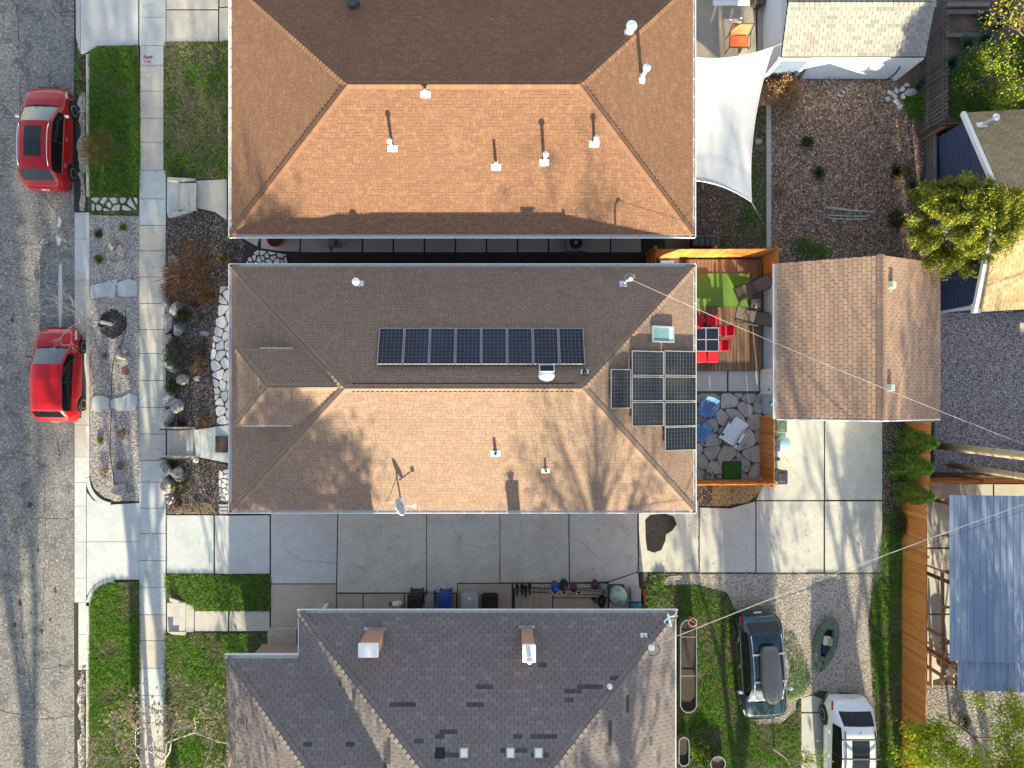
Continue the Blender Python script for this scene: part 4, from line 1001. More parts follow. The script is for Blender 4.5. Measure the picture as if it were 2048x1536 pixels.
# ---- south house
ze = 3.55; pt = .4167
h3 = thing('house', 'south house with grey shingled roof, two brick chimneys and dark patched shingles', 'house', (0, -14, GHI))
a = W(593, 1219, ze); b = W(1357, 1219, ze); wl = W(447, 1310, ze); g = .125
X0, X1, Y1 = a.x + g, b.x - g, a.y - g; WX0, WY1 = wl.x + g, wl.y - g
half = 5.9; Y0 = Y1 - 2 * half; zr = ze + half * pt; whalf = 3.75; WY0 = WY1 - 2 * whalf; wzr = ze + whalf * pt
ym = Y1 - half; wym = WY1 - whalf
c = [Vector((X0, Y0, ze)), Vector((X1, Y0, ze)), Vector((X1, Y1, ze)), Vector((X0, Y1, ze))]; r = [Vector((X0 + half, ym, zr)), Vector((X1 - half, ym, zr))]
wv = [Vector((WX0, WY0, ze)), Vector((X0, WY0, ze)), Vector((X0, WY1, ze)), Vector((WX0, WY1, ze))]; wr = [Vector((WX0 + whalf, wym, wzr)), Vector((X0 + whalf, wym, wzr))]
SF = [[c[0], c[1], r[1], r[0]], [c[1], c[2], r[1]], [c[2], c[3], r[0], r[1]],
      [wv[2], wv[3], wr[0], wr[1]], [wv[3], wv[0], wr[0]], [wv[0], wv[1], wr[1], wr[0]]]
# west slope of the main block, cut by the wing's two valleys
SF.append([c[3], wv[2], wr[1], r[0]]); SF.append([wv[1], c[0], r[0], wr[1]])
PATCH = [(790, 1323, 806, 1328), (778, 1404, 824, 1410), (814, 1411, 830, 1417), (872, 1460, 920, 1466), (863, 1469, 880, 1474), (823, 1477, 841, 1483), (610, 1487, 626, 1493), (686, 1487, 703, 1493), (672, 1509, 690, 1515), (936, 1409, 968, 1415), (950, 1373, 982, 1380), (1078, 1272, 1110, 1278), (1083, 1325, 1101, 1331), (1156, 1323, 1206, 1330), (1158, 1370, 1206, 1377), (1134, 1378, 1168, 1385), (1220, 1356, 1237, 1363), (1124, 1399, 1143, 1405), (898, 1459, 920, 1466), (1022, 1470, 1040, 1476), (1068, 1468, 1118, 1476), (1058, 1505, 1105, 1511), (866, 1505, 915, 1518), (1000, 1500, 1052, 1506), (1248, 1384, 1258, 1432), (1219, 1440, 1226, 1490), (1300, 1470, 1306, 1484), (1158, 1500, 1162, 1530), (680, 1350, 685, 1376), (707, 1380, 711, 1408), (768, 1480, 778, 1536)]
def inpatch(x, y): return any(q[0] <= x <= q[2] and q[1] <= y <= q[3] for q in PATCH)
south_roof = make_roof(h3, [SF[0], SF[1], SF[2], SF[3], SF[4], SF[5], SF[6], SF[7]], m_sh_grey, .15, .31, .014, .016, patch=inpatch, seed=6)
sn = [plane_of(f)[1] for f in SF]
for a_, b_, i, j in ((c[0], r[0], 0, 7), (c[1], r[1], 0, 1), (c[2], r[1], 2, 1), (c[3], r[0], 2, 6), (r[0], r[1], 0, 2), (wv[3], wr[0], 3, 4), (wv[0], wr[0], 5, 4), (wr[0], wr[1], 3, 5)):
    caps(south_roof, a_, b_, sn[i], sn[j], m_sh_grey, wid=.17, step=.22)
gutter(h3, Vector((X0 - .1, Y1, ze)), Vector((X1 + .1, Y1, ze)), Vector((0, 1, 0)))
gutter(h3, Vector((X0, Y1, ze)), Vector((X0, WY1 + .1, ze)), Vector((-1, 0, 0)), w=.07)
gutter(h3, Vector((WX0 - .1, WY1, ze)), Vector((X0 - .06, WY1, ze)), Vector((0, 1, 0)), w=.16)
part('drip_edge', MB().box((X1 + .02, (Y0 + Y1) / 2, ze - .04), (.03, Y1 - Y0, .1)), m_white, h3)
iv = .45
wall_block(h3, [(X0 + iv, Y0 + iv), (X1 - iv, Y0 + iv), (X1 - iv, Y1 - .92), (X0 + iv, Y1 - .92)], GHI - .3, ze, m_wall_brick)
wall_block(h3, [(WX0 + iv, WY0 + iv), (X0 + iv, WY0 + iv), (X0 + iv, WY1 - iv), (WX0 + iv, WY1 - iv)], GHI - .3, ze - .01, m_wall_brick)
for k in range(3): window(h3, (X0 + 2.5 + k * 4.5, Y1 - .92, GHI + 1.8), 1.2, 1.0, (0, 1, 0))
window(h3, (X1 - iv, Y1 - 3, GHI + 1.8), 1.3, 1.0, (1, 0, 0)); window(h3, (WX0 + iv, WY1 - 2.5, GHI + 1.7), 1.6, 1.2, (-1, 0, 0))
door(h3, (X0 + iv + .0, Y1 - 1.0, GHI + 1.2), .9, 2.0, (-1, 0, 0), m_white)
def chimney(h, cx, cy, zt, sx, sy, flue=False):
    p = W(cx, cy, zt); mb = MB().box((p.x, p.y, (zt + 3.2) / 2 - .05), (sx, sy, zt - 3.2)); o = part('chimney', mb, m_brick_red, h)
    part('chimney_cap', MB().rbox((p.x, p.y, zt + .02), (sx + .05, sy + .05, .13), .02), m_white, o)
    q = on_plane(*proj(Vector((p.x, p.y + sy / 2 + .04, 3.9))), plane_of(SF[2]))
    part('flashing', MB().box((p.x, p.y + sy / 2 + .06, q.z + .06), (sx + .18, .12, .03)), m_galv, o)
    if flue:
        part('flue', MB().lathe([(.085, 0), (.085, .22), (.12, .24), (.12, .32), (.02, .38)], 14, (p.x, p.y - .12, zt + .08)), m_steel, o)
chimney(h3, 737, 1300, 5.25, .66, .44); chimney(h3, 1058, 1306, 5.55, .42, .56, True)
for x, m in ((880, m_black), (928, m_white), (1021, m_white), (1077, m_white)):
    pl = plane_of(SF[2]); u, v, n = frame_of(SF[2]); rot = mat4(u, v, n, Vector()).to_3x3(); p = on_plane(x, 1506, pl)
    o = part('box_vent', MB().box(p + n * .06, (.26, .30, .14), rot=rot, top=.82), m, h3)
    part('vent_base', MB().box(p + n * .02, (.33, .35, .015), rot=rot), m if m is m_black else m_lightgrey, o)
p = on_plane(1219, 1372, plane_of(SF[2])); part('small_vent', MB().lathe([(.1, 0), (.1, .1), (.07, .16), (.01, .17)], 10, p), m_white, h3)
# service mast on the south roof
p = on_plane(1287, 1270, plane_of(SF[2])); mst = part('service_mast', MB().tube([p - Vector((0, 0, .1)), p + Vector((0, 0, 1.05))], .04, 8), m_galv, h3)
part('flashing', MB().box(p + Vector((0, 0, .04)), (.25, .18, .02)), m_white, mst); part('weather_head', MB().rbox(p + Vector((.05, -.08, 1.1)), (.2, .17, .12), .03), m_white, mst)
MAST = p + Vector((0, 0, 1.1))
part('cable_loop', MB().tube([MAST + Vector((.1 + .28 * math.sin(a), -.18 + .22 * math.cos(a), -.1)) for a in np.linspace(.4, 3.6, 12)], .014, 5), m_black, mst)
# porch block by the south house's side door
solo('porch_platform', MB().box(((W(535, 0, .9).x + W(592, 0, .9).x) / 2, (W(0, 1258, .9).y + W(0, 1312, .9).y) / 2, .62), (W(592, 0, .9).x - W(535, 0, .9).x, W(0, 1258, .9).y - W(0, 1312, .9).y, .55)), m_conc_tan, 'tan concrete porch block at the south house side entrance', 'porch', W(563, 1285, GHI))

# ---- brown garage
zeg, zrg = 2.72, 4.36
ga = W(1553, 527, zeg); gb = W(1880, 838, zeg); gx0, gx1, gy1, gy0 = ga.x, gb.x, ga.y, gb.y; gxm = (gx0 + gx1) / 2
gar = thing('garage', 'detached garage with brown shingled gable roof and pale blue walls', 'garage', (gxm, (gy0 + gy1) / 2, GHI))
q = [Vector((gx0, gy0, zeg)), Vector((gx0, gy1, zeg)), Vector((gx1, gy1, zeg)), Vector((gx1, gy0, zeg))]; rr_ = [Vector((gxm, gy0, zrg)), Vector((gxm, gy1, zrg))]
GF = [[q[1], q[0], rr_[0], rr_[1]], [q[3], q[2], rr_[1], rr_[0]]]
groof = make_roof(gar, GF, m_sh_garage, .16, .27, .015, .018, seed=8)
caps(groof, rr_[0], rr_[1], plane_of(GF[0])[1], plane_of(GF[1])[1], m_sh_garage, wid=.16, step=.16)
gutter(gar, q[0], q[1], Vector((-1, 0, 0)), w=.13)
for f in GF:
    a_, b_ = (f[1], f[2]) if f is GF[0] else (f[0], f[3])
    d = (b_ - a_); L = d.length; d.normalize(); n = plane_of(f)[1]; yv = Vector((0, 1, 0))
    part('rake_board', MB().box((a_ + b_) / 2 - yv * .02 - n * .05, (L, .05, .14), rot=mat4(d, n.cross(d), n, Vector()).to_3x3()), m_white, gar)
w0, w1, w2, w3 = gx0 + .22, gx1 - .22, gy0 + .15, gy1 - .15
part('wall', MB().prism([(w0, w2), (w1, w2), (w1, w3), (w0, w3)], GHI - .2, zeg - .01), m_paleblue, gar)
for yy in (w2, w3):
    part('gable_wall', MB().add([(w0, yy - .05, zeg - .01), (w1, yy - .05, zeg - .01), (gxm, yy - .05, zrg - .16), (w0, yy + .05, zeg - .01), (w1, yy + .05, zeg - .01), (gxm, yy + .05, zrg - .16)], [(0, 1, 2), (5, 4, 3), (0, 3, 4, 1), (1, 4, 5, 2), (2, 5, 3, 0)]), m_paleblue, gar)
dy = (W(0, 742, .9).y + W(0, 785, .9).y) / 2
door(gar, (w0, dy, GHI + 1.0), .84, 1.95, (-1, 0, 0), m_white)
part('overhead_door', MB().box(((w0 + w1) / 2 + .4, w2 - .03, GHI + .98), (3.4, .06, 1.95)), m_white, gar)
part('globe_lamp', MB().ball((w0 - .12, W(0, 806, 2).y, 2.0), .1, 12, 7), m_teal, gar, smooth=True)
for x, y in ((1780, 570), (1777, 775)):
    pl = plane_of(GF[1]); u, v, n = frame_of(GF[1]); rot = mat4(u, v, n, Vector()).to_3x3(); p = on_plane(x, y, pl)
    o = part('box_vent', MB().box(p + n * .09, (.28, .26, .18), rot=rot, top=.8), M('vent_sage', (.42, .5, .42), .5) if 'vent_sage' not in MATS else MATS['vent_sage'], gar)

# ---- white shed, top right
zes, zrs = 2.72, 3.35
sa = W(1563, 113, zes); sb = W(1850, 113, zes); sx0, sx1, sy0 = sa.x, sb.x, sa.y; sym = W(0, 5, zrs).y; sy1 = sym + (sym - sy0)
shed = thing('shed', 'white shed with pale speckled shingle roof in the upper right', 'shed', ((sx0 + sx1) / 2, sym, GHI))
q = [Vector((sx0, sy0, zes)), Vector((sx1, sy0, zes)), Vector((sx1, sy1, zes)), Vector((sx0, sy1, zes))]; rs = [Vector((sx0, sym, zrs)), Vector((sx1, sym, zrs))]
HF = [[q[0], q[1], rs[1], rs[0]], [q[2], q[3], rs[0], rs[1]]]
sroof = make_roof(shed, HF, m_sh_shed, .15, .30, .012, .016, seed=12)
caps(sroof, rs[0], rs[1], plane_of(HF[0])[1], plane_of(HF[1])[1], m_sh_shed, wid=.15, step=.2)
part('wall', MB().prism([(sx0 + .05, sy0 + .03), (sx1 - .05, sy0 + .03), (sx1 - .05, sy1 - .03), (sx0 + .05, sy1 - .03)], GHI - .2, zes - .11), m_shedwhite, shed)
for xx in (sx0 + .09, sx1 - .09):
    part('gable_wall', MB().add([(xx - .04, sy0 + .05, zes - .11), (xx - .04, sy1 - .05, zes - .11), (xx - .04, sym, zrs - .11), (xx + .04, sy0 + .05, zes - .11), (xx + .04, sy1 - .05, zes - .11), (xx + .04, sym, zrs - .11)], [(0, 2, 1), (3, 4, 5), (0, 1, 4, 3), (1, 2, 5, 4), (2, 0, 3, 5)]), m_trimblue, shed)
part('corner_trim', MB().box((sx0 + .05, sy0 + .02, (zes + GHI) / 2 - .06), (.14, .14, zes - GHI - .1)), m_trimblue, shed)
part('corner_trim', MB().box((sx1 - .05, sy0 + .02, (zes + GHI) / 2 - .06), (.14, .14, zes - GHI - .1)), m_white, shed)
door(shed, (W(1560, 0, 1.5).x + .15, sy0 + .03, GHI + .92), 1.15, 1.8, (0, -1, 0), M('slate_door', (.12, .16, .24), .5), panels=False)
part('downpipe', MB().tube([(sx1 - .5, sy0 - .03, 1.9), (sx1 - .35, sy0 - .04, 1.3), (sx1 - .4, sy0 - .05, .75)], .025, 6), m_black, shed)

# ---- navy garage, right edge
zef, zrf = 3.27, 4.9
n0 = W(1927, 226, zef); n1 = W(1950, 624, zef); apx = W(1998, 390, zrf)
ax = (n1 - n0).normalized(); ev = Vector((-ax.y, ax.x, 0)); ev = ev if ev.x > 0 else -ev
Lg = 9.0
nav = thing('garage', 'navy sided garage with tan gable roof at the right edge', 'garage', ((n0 + n1) / 2 + ev * 3).to_tuple()[:2] + (GHI,))
NFc = [[n0 + ev * Lg, n0, apx, apx + ev * Lg], [n1, n1 + ev * Lg, apx + ev * Lg, apx]]
nroof = make_roof(nav, NFc, m_sh_tan, .15, .30, .012, .016, seed=14)
caps(nroof, apx, apx + ev * Lg, plane_of(NFc[0])[1], plane_of(NFc[1])[1], m_sh_tan, step=.2)
for f, (a_, b_) in zip(NFc, ((n0, apx), (n1, apx))):
    d = b_ - a_; L = d.length; d.normalize(); n = plane_of(f)[1]
    part('rake_board', MB().box((a_ + b_) / 2 - ev * .03 + n * .005, (L, .14, .16), rot=mat4(d, n.cross(d), n, Vector()).to_3x3()), m_white, nav)
i0, i1 = n0 + ev * .22 + ax * .25, n1 + ev * .22 - ax * .25
part('wall', MB().prism([tuple(i0[:2]), tuple(i1[:2]), tuple((i1 + ev * 8.5)[:2]), tuple((i0 + ev * 8.5)[:2])], GHI - .2, zef - .05), m_navy, nav)
ap2_ = Vector((apx.x, apx.y, 0)) + ev * .22; gz_ = zef - .05
part('gable_wall', MB().add([(i0.x, i0.y, gz_), (i1.x, i1.y, gz_), (ap2_.x, ap2_.y, zrf - .16)] + [tuple(Vector(v_) + ev * .1) for v_ in ((i0.x, i0.y, gz_), (i1.x, i1.y, gz_), (ap2_.x, ap2_.y, zrf - .16))], [(0, 2, 1), (3, 4, 5), (0, 1, 4, 3), (1, 2, 5, 4), (2, 0, 3, 5)]), m_navy, nav)
nb = 14
for k in range(nb):
    z = GHI + .1 + k * .19; a_, b_ = i0 + Vector((0, 0, 0)), i1 + Vector((0, 0, 0)); mid_ = (a_ + b_) / 2
    if z < gz_ - .1: part('siding_board', MB().box((mid_.x - ev.x * .012, mid_.y - ev.y * .012, z), ((b_ - a_).length - .02, .03, .17), rot=mat4(ax, ev, Vector((0, 0, 1)), Vector()).to_3x3()), m_navy, nav)
part('corner_trim', MB().box(i1 + Vector((0, 0, -1.4)) - ev * .02, (.1, .1, 2.4)), m_white, nav); part('eave_return', MB().box(i1 + Vector((-.06, -.12, .0)) + ev * -.12, (.3, .35, .1)), m_white, nav)
vent(nav, NFc[0], 1962, 251, .75, r=.07)

# ------------------------------------------------------------------ solar panels
def panel_meshes(w, h, nx, ny, cellm, key):
    fr = MB()
    for c_, s_ in (((w / 2, .012, .02), (w, .024, .045)), ((w / 2, h - .012, .02), (w, .024, .045)), ((.012, h / 2, .02), (.024, h - .048, .045)), ((w - .012, h / 2, .02), (.024, h - .048, .045))): fr.box(c_, s_)
    bk = MB().box((w / 2, h / 2, .015), (w - .048, h - .048, .02))
    ce = MB(); gx = (w - .056) / nx; gy = (h - .056) / ny; g = .011
    for i in range(nx):
        for j in range(ny):
            x, y = .028 + i * gx + g / 2, .028 + j * gy + g / 2
            ce.add([(x, y, .029), (x + gx - g, y, .029), (x + gx - g, y + gy - g, .029), (x, y + gy - g, .029)], [(0, 1, 2, 3)])
    rl = MB()
    for t in (.22, .78): rl.box((w * .5, h * t, -.05), (w, .04, .08))
    return fr.mesh('frame', m_lightgrey), bk.mesh('backsheet', m_cellback), ce.mesh('solar_cells', cellm), rl.mesh('mounting_rail', m_alu)
def panel(label, group, meshes, mw):
    t = put('solar_panel', None); t.empty_display_size = .2; t.matrix_world = mw; tag(t, label, 'solar panel', group)
    t.location = mw.to_translation(); ORG[t.name] = t.location
    for nm, me in zip(('frame', 'backsheet', 'solar_cells', 'mounting_rail'), meshes):
        o = put(nm, me, t)
        if nm == 'solar_cells': o['kind'] = 'stuff'
    return t
pl = plane_of(BF['n']); u, v, n = frame_of(BF['n'])
A = on_plane(754, 729, pl, .13); B = on_plane(1172, 729, pl, .13); Ct = on_plane(757, 657, pl, .13)
Wt = abs((B - A).dot(u)); hh = abs((Ct - A).dot(v)); pw = Wt / 8
ms = panel_meshes(pw - .03, hh, 6, 10, m_cell, 'a')
ords = ['leftmost', 'second', 'third', 'fourth', 'fifth', 'sixth', 'seventh', 'rightmost']
for i in range(8):      # u runs west on this slope
    o = A + u * (-(i + 1) * pw) + v * (-hh) if False else None
    org = Vector(A); org = A + Vector((1, 0, 0)) * (pw * i)
    # local x east, local y down the slope (north)
    ux = Vector((1, 0, 0)); vy = ux.cross(n) * -1 if False else n.cross(ux)
    m4 = mat4(ux, vy, n, org)
    panel('%s blue solar panel%s in the row on the shaded roof slope' % (ords[i], '' if i in (0, 7) else ' from the left'), 'row of solar panels on the north slope', ms, m4)
pl = plane_of(BF['e']); u, v, n = frame_of(BF['e'])     # u runs north, v up-slope (west)
def epanel(label, x0, y0, x1, y1, nx, ny):
    a = on_plane(x0, y1, pl, .16); b = on_plane(x0, y0, pl, .16); c_ = on_plane(x1, y1, pl, .16)
    hh_ = abs((b - a).dot(u)); w_ = abs((c_ - a).dot(v)); m4 = mat4(-v, u, n, a)
    panel(label, 'dark solar panels on the east slope', panel_meshes(w_ - .02, hh_ - .02, nx, ny, m_cell2, 'b'), m4)
epanel('upright dark solar panel standing alone left of the east slope block', 1221, 737, 1262, 817, 6, 10)
rws = ('top', 'middle', 'bottom')
for j, (y0, y1) in enumerate(((700, 751), (752, 802), (803, 853))):
    epanel('dark solar panel at left of the %s row of the east block' % rws[j], 1263, y0, 1327, y1, 10, 6)
    epanel('dark solar panel at right of the %s row of the east block' % rws[j], 1328, y0, 1392, y1, 10, 6)
epanel('single dark solar panel hanging below the east slope block', 1329, 853, 1392, 902, 10, 6)

# ------------------------------------------------------------------ satellite dish
pl = plane_of(BF['s']); p = on_plane(801, 996, pl)
sdish = thing('satellite_dish', 'grey satellite dish on an arm at the middle house gutter', 'dish', p)
part('mast', MB().tube([p, p + Vector((0, -.05, .55)), p + Vector((.02, -.16, .75))], .03, 8), m_galv, sdish)
part('foot', MB().box(p + Vector((0, 0, .02)), (.18, .18, .03)), m_galv, sdish)
rot = Matrix.Rotation(R(70), 3, 'Y') @ Matrix.Identity(3); rot = Matrix.Rotation(R(24), 3, 'Z') @ rot
cdis = p + Vector((.03, -.22, .85))
part('reflector', MB().lathe([(.02, .012), (.14, .02), (.25, .06), (.275, .08), (.283, .076), (.25, .042), (.14, .002), (.02, -.01)], 28, cdis, rot, sx=1.0, sy=1.15), M('dish_grey', (.34, .42, .48), .45), sdish, smooth=True)
part('rim', MB().tube([cdis + rot @ Vector((.279 * math.cos(a), .279 * 1.15 * math.sin(a), .08)) for a in np.linspace(0, 2 * math.pi, 28, endpoint=False)], .018, 6, closed=True), m_white, sdish, smooth=True)
part('feed_arm', MB().tube([cdis + Vector((.05, 0, -.28)), cdis + Vector((.55, .05, -.05))], .02, 6).rbox(cdis + Vector((.6, .06, 0)), (.12, .14, .12), .02), m_white, sdish)
part('brace', MB().tube([p + Vector((-.02, -.1, .6)), on_plane(776, 1004, pl, .03)], .012, 5), m_white, sdish)

# ------------------------------------------------------------------ fences
def fence(name, label, a, b, ztop, zbot, bw=.14, gap=.006, mat=None, th=.022, group=None, posts=2.4, side=1, cat='fence', jit=.012, railm=None, rails=(.25, .85)):
    mat = mat or m_cedar; a = Vector((a.x, a.y, 0)); b = Vector((b.x, b.y, 0)); d = b - a; L = d.length; d.normalize(); nn = Vector((-d.y, d.x, 0)) * side
    t = thing(name, label, cat, (a + b) / 2 + Vector((0, 0, zbot)), group)
    n = max(1, int(L / bw)); st = L / n; me = MB().box((0, 0, (ztop - zbot) / 2), (st - gap, th, ztop - zbot)).mesh('board', mat)
    rot = mat4(d, nn, Vector((0, 0, 1)), Vector())
    for i in range(n):
        q = a + d * (st * (i + .5)) + Vector((0, 0, zbot + random.uniform(-jit, jit))) + nn * random.uniform(-.004, .004)
        piece('board', me, t, Matrix.Translation(q) @ rot @ Matrix.Rotation(random.uniform(-.008, .008), 4, 'Y'))
    for f_ in rails:
        part('rail', MB().box((a + b) / 2 - nn * .045 + Vector((0, 0, zbot + (ztop - zbot) * f_)), (L, .04, .09), rot=rot.to_3x3()), railm or mat, t)
    k = max(1, round(L / posts))
    for i in range(k + 1):
        q = a + d * (L * i / k) - nn * .11; part('post', MB().box(q + Vector((0, 0, (ztop + zbot) / 2 - .02)), (.09, .09, ztop - zbot - .06), rot=rot.to_3x3()), railm or mat, t)
    return t
zt = GHI + 1.72
fence('cedar_fence', 'orange cedar board fence along the north side of the deck', W(1312, 499, zt), W(1554, 498, zt), zt, GHI, side=-1)
fence('cedar_fence', 'short cedar fence closing the deck corner beside the garage', W(1556, 499, zt), W(1558, 540, zt), zt, GHI, side=-1, posts=1.2)
fence('cedar_gate', 'narrow cedar gate at the left end of the deck fence', W(1311, 501, zt), W(1311, 530, zt), zt, GHI, side=-1, cat='gate', posts=1.0)
zk = GHI + 1.55
fence('cedar_fence', 'cedar fence on the driveway side of the flagstone patio', W(1548, 836, zk), W(1549, 966, zk), zk, GHI, side=-1, gap=.008)
fence('cedar_fence', 'cedar fence along the lower end of the flagstone patio', W(1392, 969, zk), W(1549, 968, zk), zk, GHI, side=1, gap=.008)
zl = GHI + 1.68
fence('cedar_fence', 'cedar fence behind the three evergreen shrubs', W(1862, 842, zl), W(1858, 1000, zl), zl, GHI, side=-1)
fence('cedar_fence', 'long orange cedar fence running down to the lower edge', W(1853, 1002, zl), W(1851, 1680, zl), zl, GHI, side=-1, bw=.12)
fence('cedar_fence', 'cedar fence between dark gravel and the blue metal roof', W(1862, 968, zl), W(2300, 962, zl), zl, GHI, side=-1)
pf = fence('picket_fence', 'weathered grey picket fence with wide gaps beside the white shed', G(1846, 10), G(1846, 266), GHI + 1.6, GHI, bw=.165, gap=.07, mat=m_greywood, posts=2.0, side=1, jit=.02)
fence('grey_fence', 'short weathered fence return below the picket fence', G(1846, 274), G(1896, 270), GHI + 1.4, GHI, bw=.15, mat=m_brownwood, posts=1.1, side=1)
bf = thing('board_fence', 'low grey board wall beside the navy garage', 'fence', G(1849, 340))
for k in range(3): part('board', MB().box(G(1849, 340) + Vector((0, 0, .2 + k * .24)), (.05, 3.0, .22)), m_greywood, bf)

# ------------------------------------------------------------------ deck, turf, patio
DZ = GHI + .16
dk = thing('deck', 'brown timber deck between the middle house and the garage', 'deck', W(1450, 630, GHI))
dx0_, dx1_ = W(1372, 0, DZ).x, W(1524, 0, DZ).x; dyt, dyb = W(0, 519, DZ).y, W(0, 742, DZ).y
n = int((dx1_ - dx0_) / .15); me = MB().box((0, 0, 0), ((dx1_ - dx0_) / n - .014, dyt - dyb, .035)).mesh('deck_board', m_deck)
for i in range(n): piece('deck_board', me, dk, Matrix.Translation((dx0_ + (dx1_ - dx0_) * (i + .5) / n, (dyt + dyb) / 2, DZ - .018 + random.uniform(-.002, .002))))
part('deck_frame', MB().box(((dx0_ + dx1_) / 2, (dyt + dyb) / 2, DZ - .09), (dx1_ - dx0_ - .02, dyt - dyb - .02, .1)), m_black, dk)
def zrect(x0, y0, x1, y1, z): a = W(x0, y0, z); b = W(x1, y1, z); return ((a + b) / 2, (b.x - a.x, a.y - b.y))
c_, s_ = zrect(1385, 547, 1496, 613, DZ)
tf = thing('putting_green', 'bright green synthetic turf rectangle lying on the deck', 'turf mat', (c_.x, c_.y, DZ))
part('turf', MB().box((c_.x, c_.y, DZ + .014), (s_[0], s_[1], .02)), m_mat_green, tf)
part('edging', MB().box((c_.x, c_.y, DZ + .008), (s_[0] + .03, s_[1] + .03, .014)), M('turf_edge', (.03, .07, .015), .9), tf)
cs = sheet('patio_slabs', [(1370, 741), (1527, 741), (1527, 785), (1370, 785)], .0, m_joint)
slabs(cs, [(1370, 742, 1454, 783), (1456, 742, 1518, 783), (1519, 742, 1527, 783)], m_conc_new)
pat = sheet('flagstone_patio', [(1370, 784), (1527, 784), (1527, 966), (1370, 966)], .012, M('patio_joint', (.09, .085, .08), .95, var=[(20, (.15, .14, .12), .5, .7, .7)]))
stones(pat, [(1372, 786), (1525, 786), (1525, 962), (1372, 962)], 24, .016, m_flag, .035, seed=5)
fp = sheet('front_flag_path', [[(440, 565), (470, 565), (470, 850), (433, 852), (425, 775), (420, 720), (426, 670), (436, 610)]], .016, m_joint)
stones(fp, [(440, 572), (466, 572), (466, 848), (435, 850), (428, 780), (421, 722), (427, 672), (437, 612)], 25, .022, m_flag_white, .05, seed=8)
fp2 = sheet('lower_flag_path', [[(438, 935), (470, 935), (470, 1026), (436, 1026)]], .016, m_joint)
stones(fp2, [(438, 937), (466, 937), (466, 1005), (438, 1005)], 12, .02, m_flag_white, .05, seed=9)
for k in range(3): terr = MB(); terrain(terr, wpoly([(440, 1008 + k * 7), (468, 1008 + k * 7), (468, 1013 + k * 7), (440, 1013 + k * 7)]), .06, -.02); part('block', terr, m_flag, fp2)
fp3 = sheet('side_flag_path', [[(497, 512), (515, 497), (575, 507), (580, 540), (480, 540)]], .018, m_joint)
stones(fp3, [(497, 514), (515, 499), (574, 508), (579, 540), (484, 540)], 18, .025, m_flag_white, .05, seed=11)
ks = sheet('kerb_stepping_stones', [[(180, 393), (279, 393), (279, 426), (180, 428)]], .014, m_lawnsoil)
stones(ks, [(182, 394), (278, 393), (278, 424), (182, 424)], 9, .05, m_flag_white, .045, seed=13)
stuff('grass', blades_mesh('grass', scatter([[(180, 392), (279, 390), (279, 432), (180, 432)]], 900), m_grass, (.04, .1), .022), 'tufts of grass between the pale stepping stones', 'grass')
for nm, polys in (('pair of blue flagstones crossing the gravel strip by the young tree', ([(182, 572), (208, 566), (222, 560), (233, 574), (232, 594), (205, 594), (183, 596)], [(237, 566), (258, 558), (275, 563), (276, 590), (262, 594), (238, 592)], [(225, 560), (236, 559), (236, 570), (230, 572)])),
                  ('pair of blue flagstones crossing the lower gravel strip', ([(187, 796), (193, 791), (210, 792), (220, 797), (219, 815), (205, 820), (184, 821)], [(224, 799), (247, 794), (261, 786), (277, 792), (275, 812), (262, 822), (238, 821), (223, 815)]))):
    t = thing('stepping_stones', nm, 'stepping stones', G(230, sum(q[1] for q in polys[0]) / len(polys[0])))
    for q in polys: mb = MB(); terrain(mb, wpoly(q), .07, -.02); part('flagstone', mb, m_flag_blue, t)
bp = sheet('brick_path', [(1500, 150), (1620, 150), (1620, 214), (1500, 214)], .012, m_joint)
bme = MB().box((0, 0, 0), (.19, .09, .05)).mesh('brick', M('paver_brick', (.3, .17, .11), .9, isl=[(.26, .14, .09), (.36, .21, .14), (.30, .17, .12)]))
p0 = G(1502, 213)
for j in range(13):
    for i in range(9): piece('brick', bme, bp, Matrix.Translation((p0.x + .1 + i * .2 + (j % 2) * .1, p0.y + .05 + j * .1, GHI + .02)))
gk = thing('garden_kerb', 'pale concrete edging between the weedy strip and the garden', 'edging', G(1535, 350))
for k in range(6):
    mb = MB(); terrain(mb, wpoly([(1531, 212 + k * 47.5), (1540, 212 + k * 47.5), (1540, 258.5 + k * 47.5), (1531, 258.5 + k * 47.5)]), .12, -.05); part('kerb_block', mb, m_conc_old, gk)
tp = sheet('north_patio', [(1380, -200), (1580, -200), (1580, 122), (1380, 122)], .0, m_joint)
slabs(tp, [(1380, -200, 1512, 150), (1514, -200, 1560, 152)], [m_conc_tan, m_conc_tan])
cl = sheet('carport_floor', [(1852, 965), (2500, 965), (2500, 1375), (1852, 1400)], .0, m_joint)
slabs(cl, [(1853, 968, 1985, 1095), (1853, 1097, 1985, 1227), [(1853, 1229), (1985, 1229), (1985, 1330), (1853, 1363)], (1987, 968, 2400, 1362)], m_conc_back)
bs = sheet('broken_slab', [(1603, 1395), (1750, 1376), (1750, 1700), (1603, 1700)], -.01, m_soil)
slabs(bs, [[(1602, 1396), (1625, 1390), (1645, 1398), (1655, 1424), (1602, 1424)], [(1646, 1396), (1657, 1380), (1672, 1376), (1682, 1392), (1686, 1422), (1657, 1424)], (1602, 1426, 1720, 1700)], m_conc_green, top=.02)
for k in range(6): mb = MB(); terrain(mb, wpoly([(1721 + k * 5, 1393), (1725 + k * 5, 1393), (1725 + k * 5, 1700), (1721 + k * 5, 1700)]), .035, .0); part('plank', mb, m_greywood, bs)

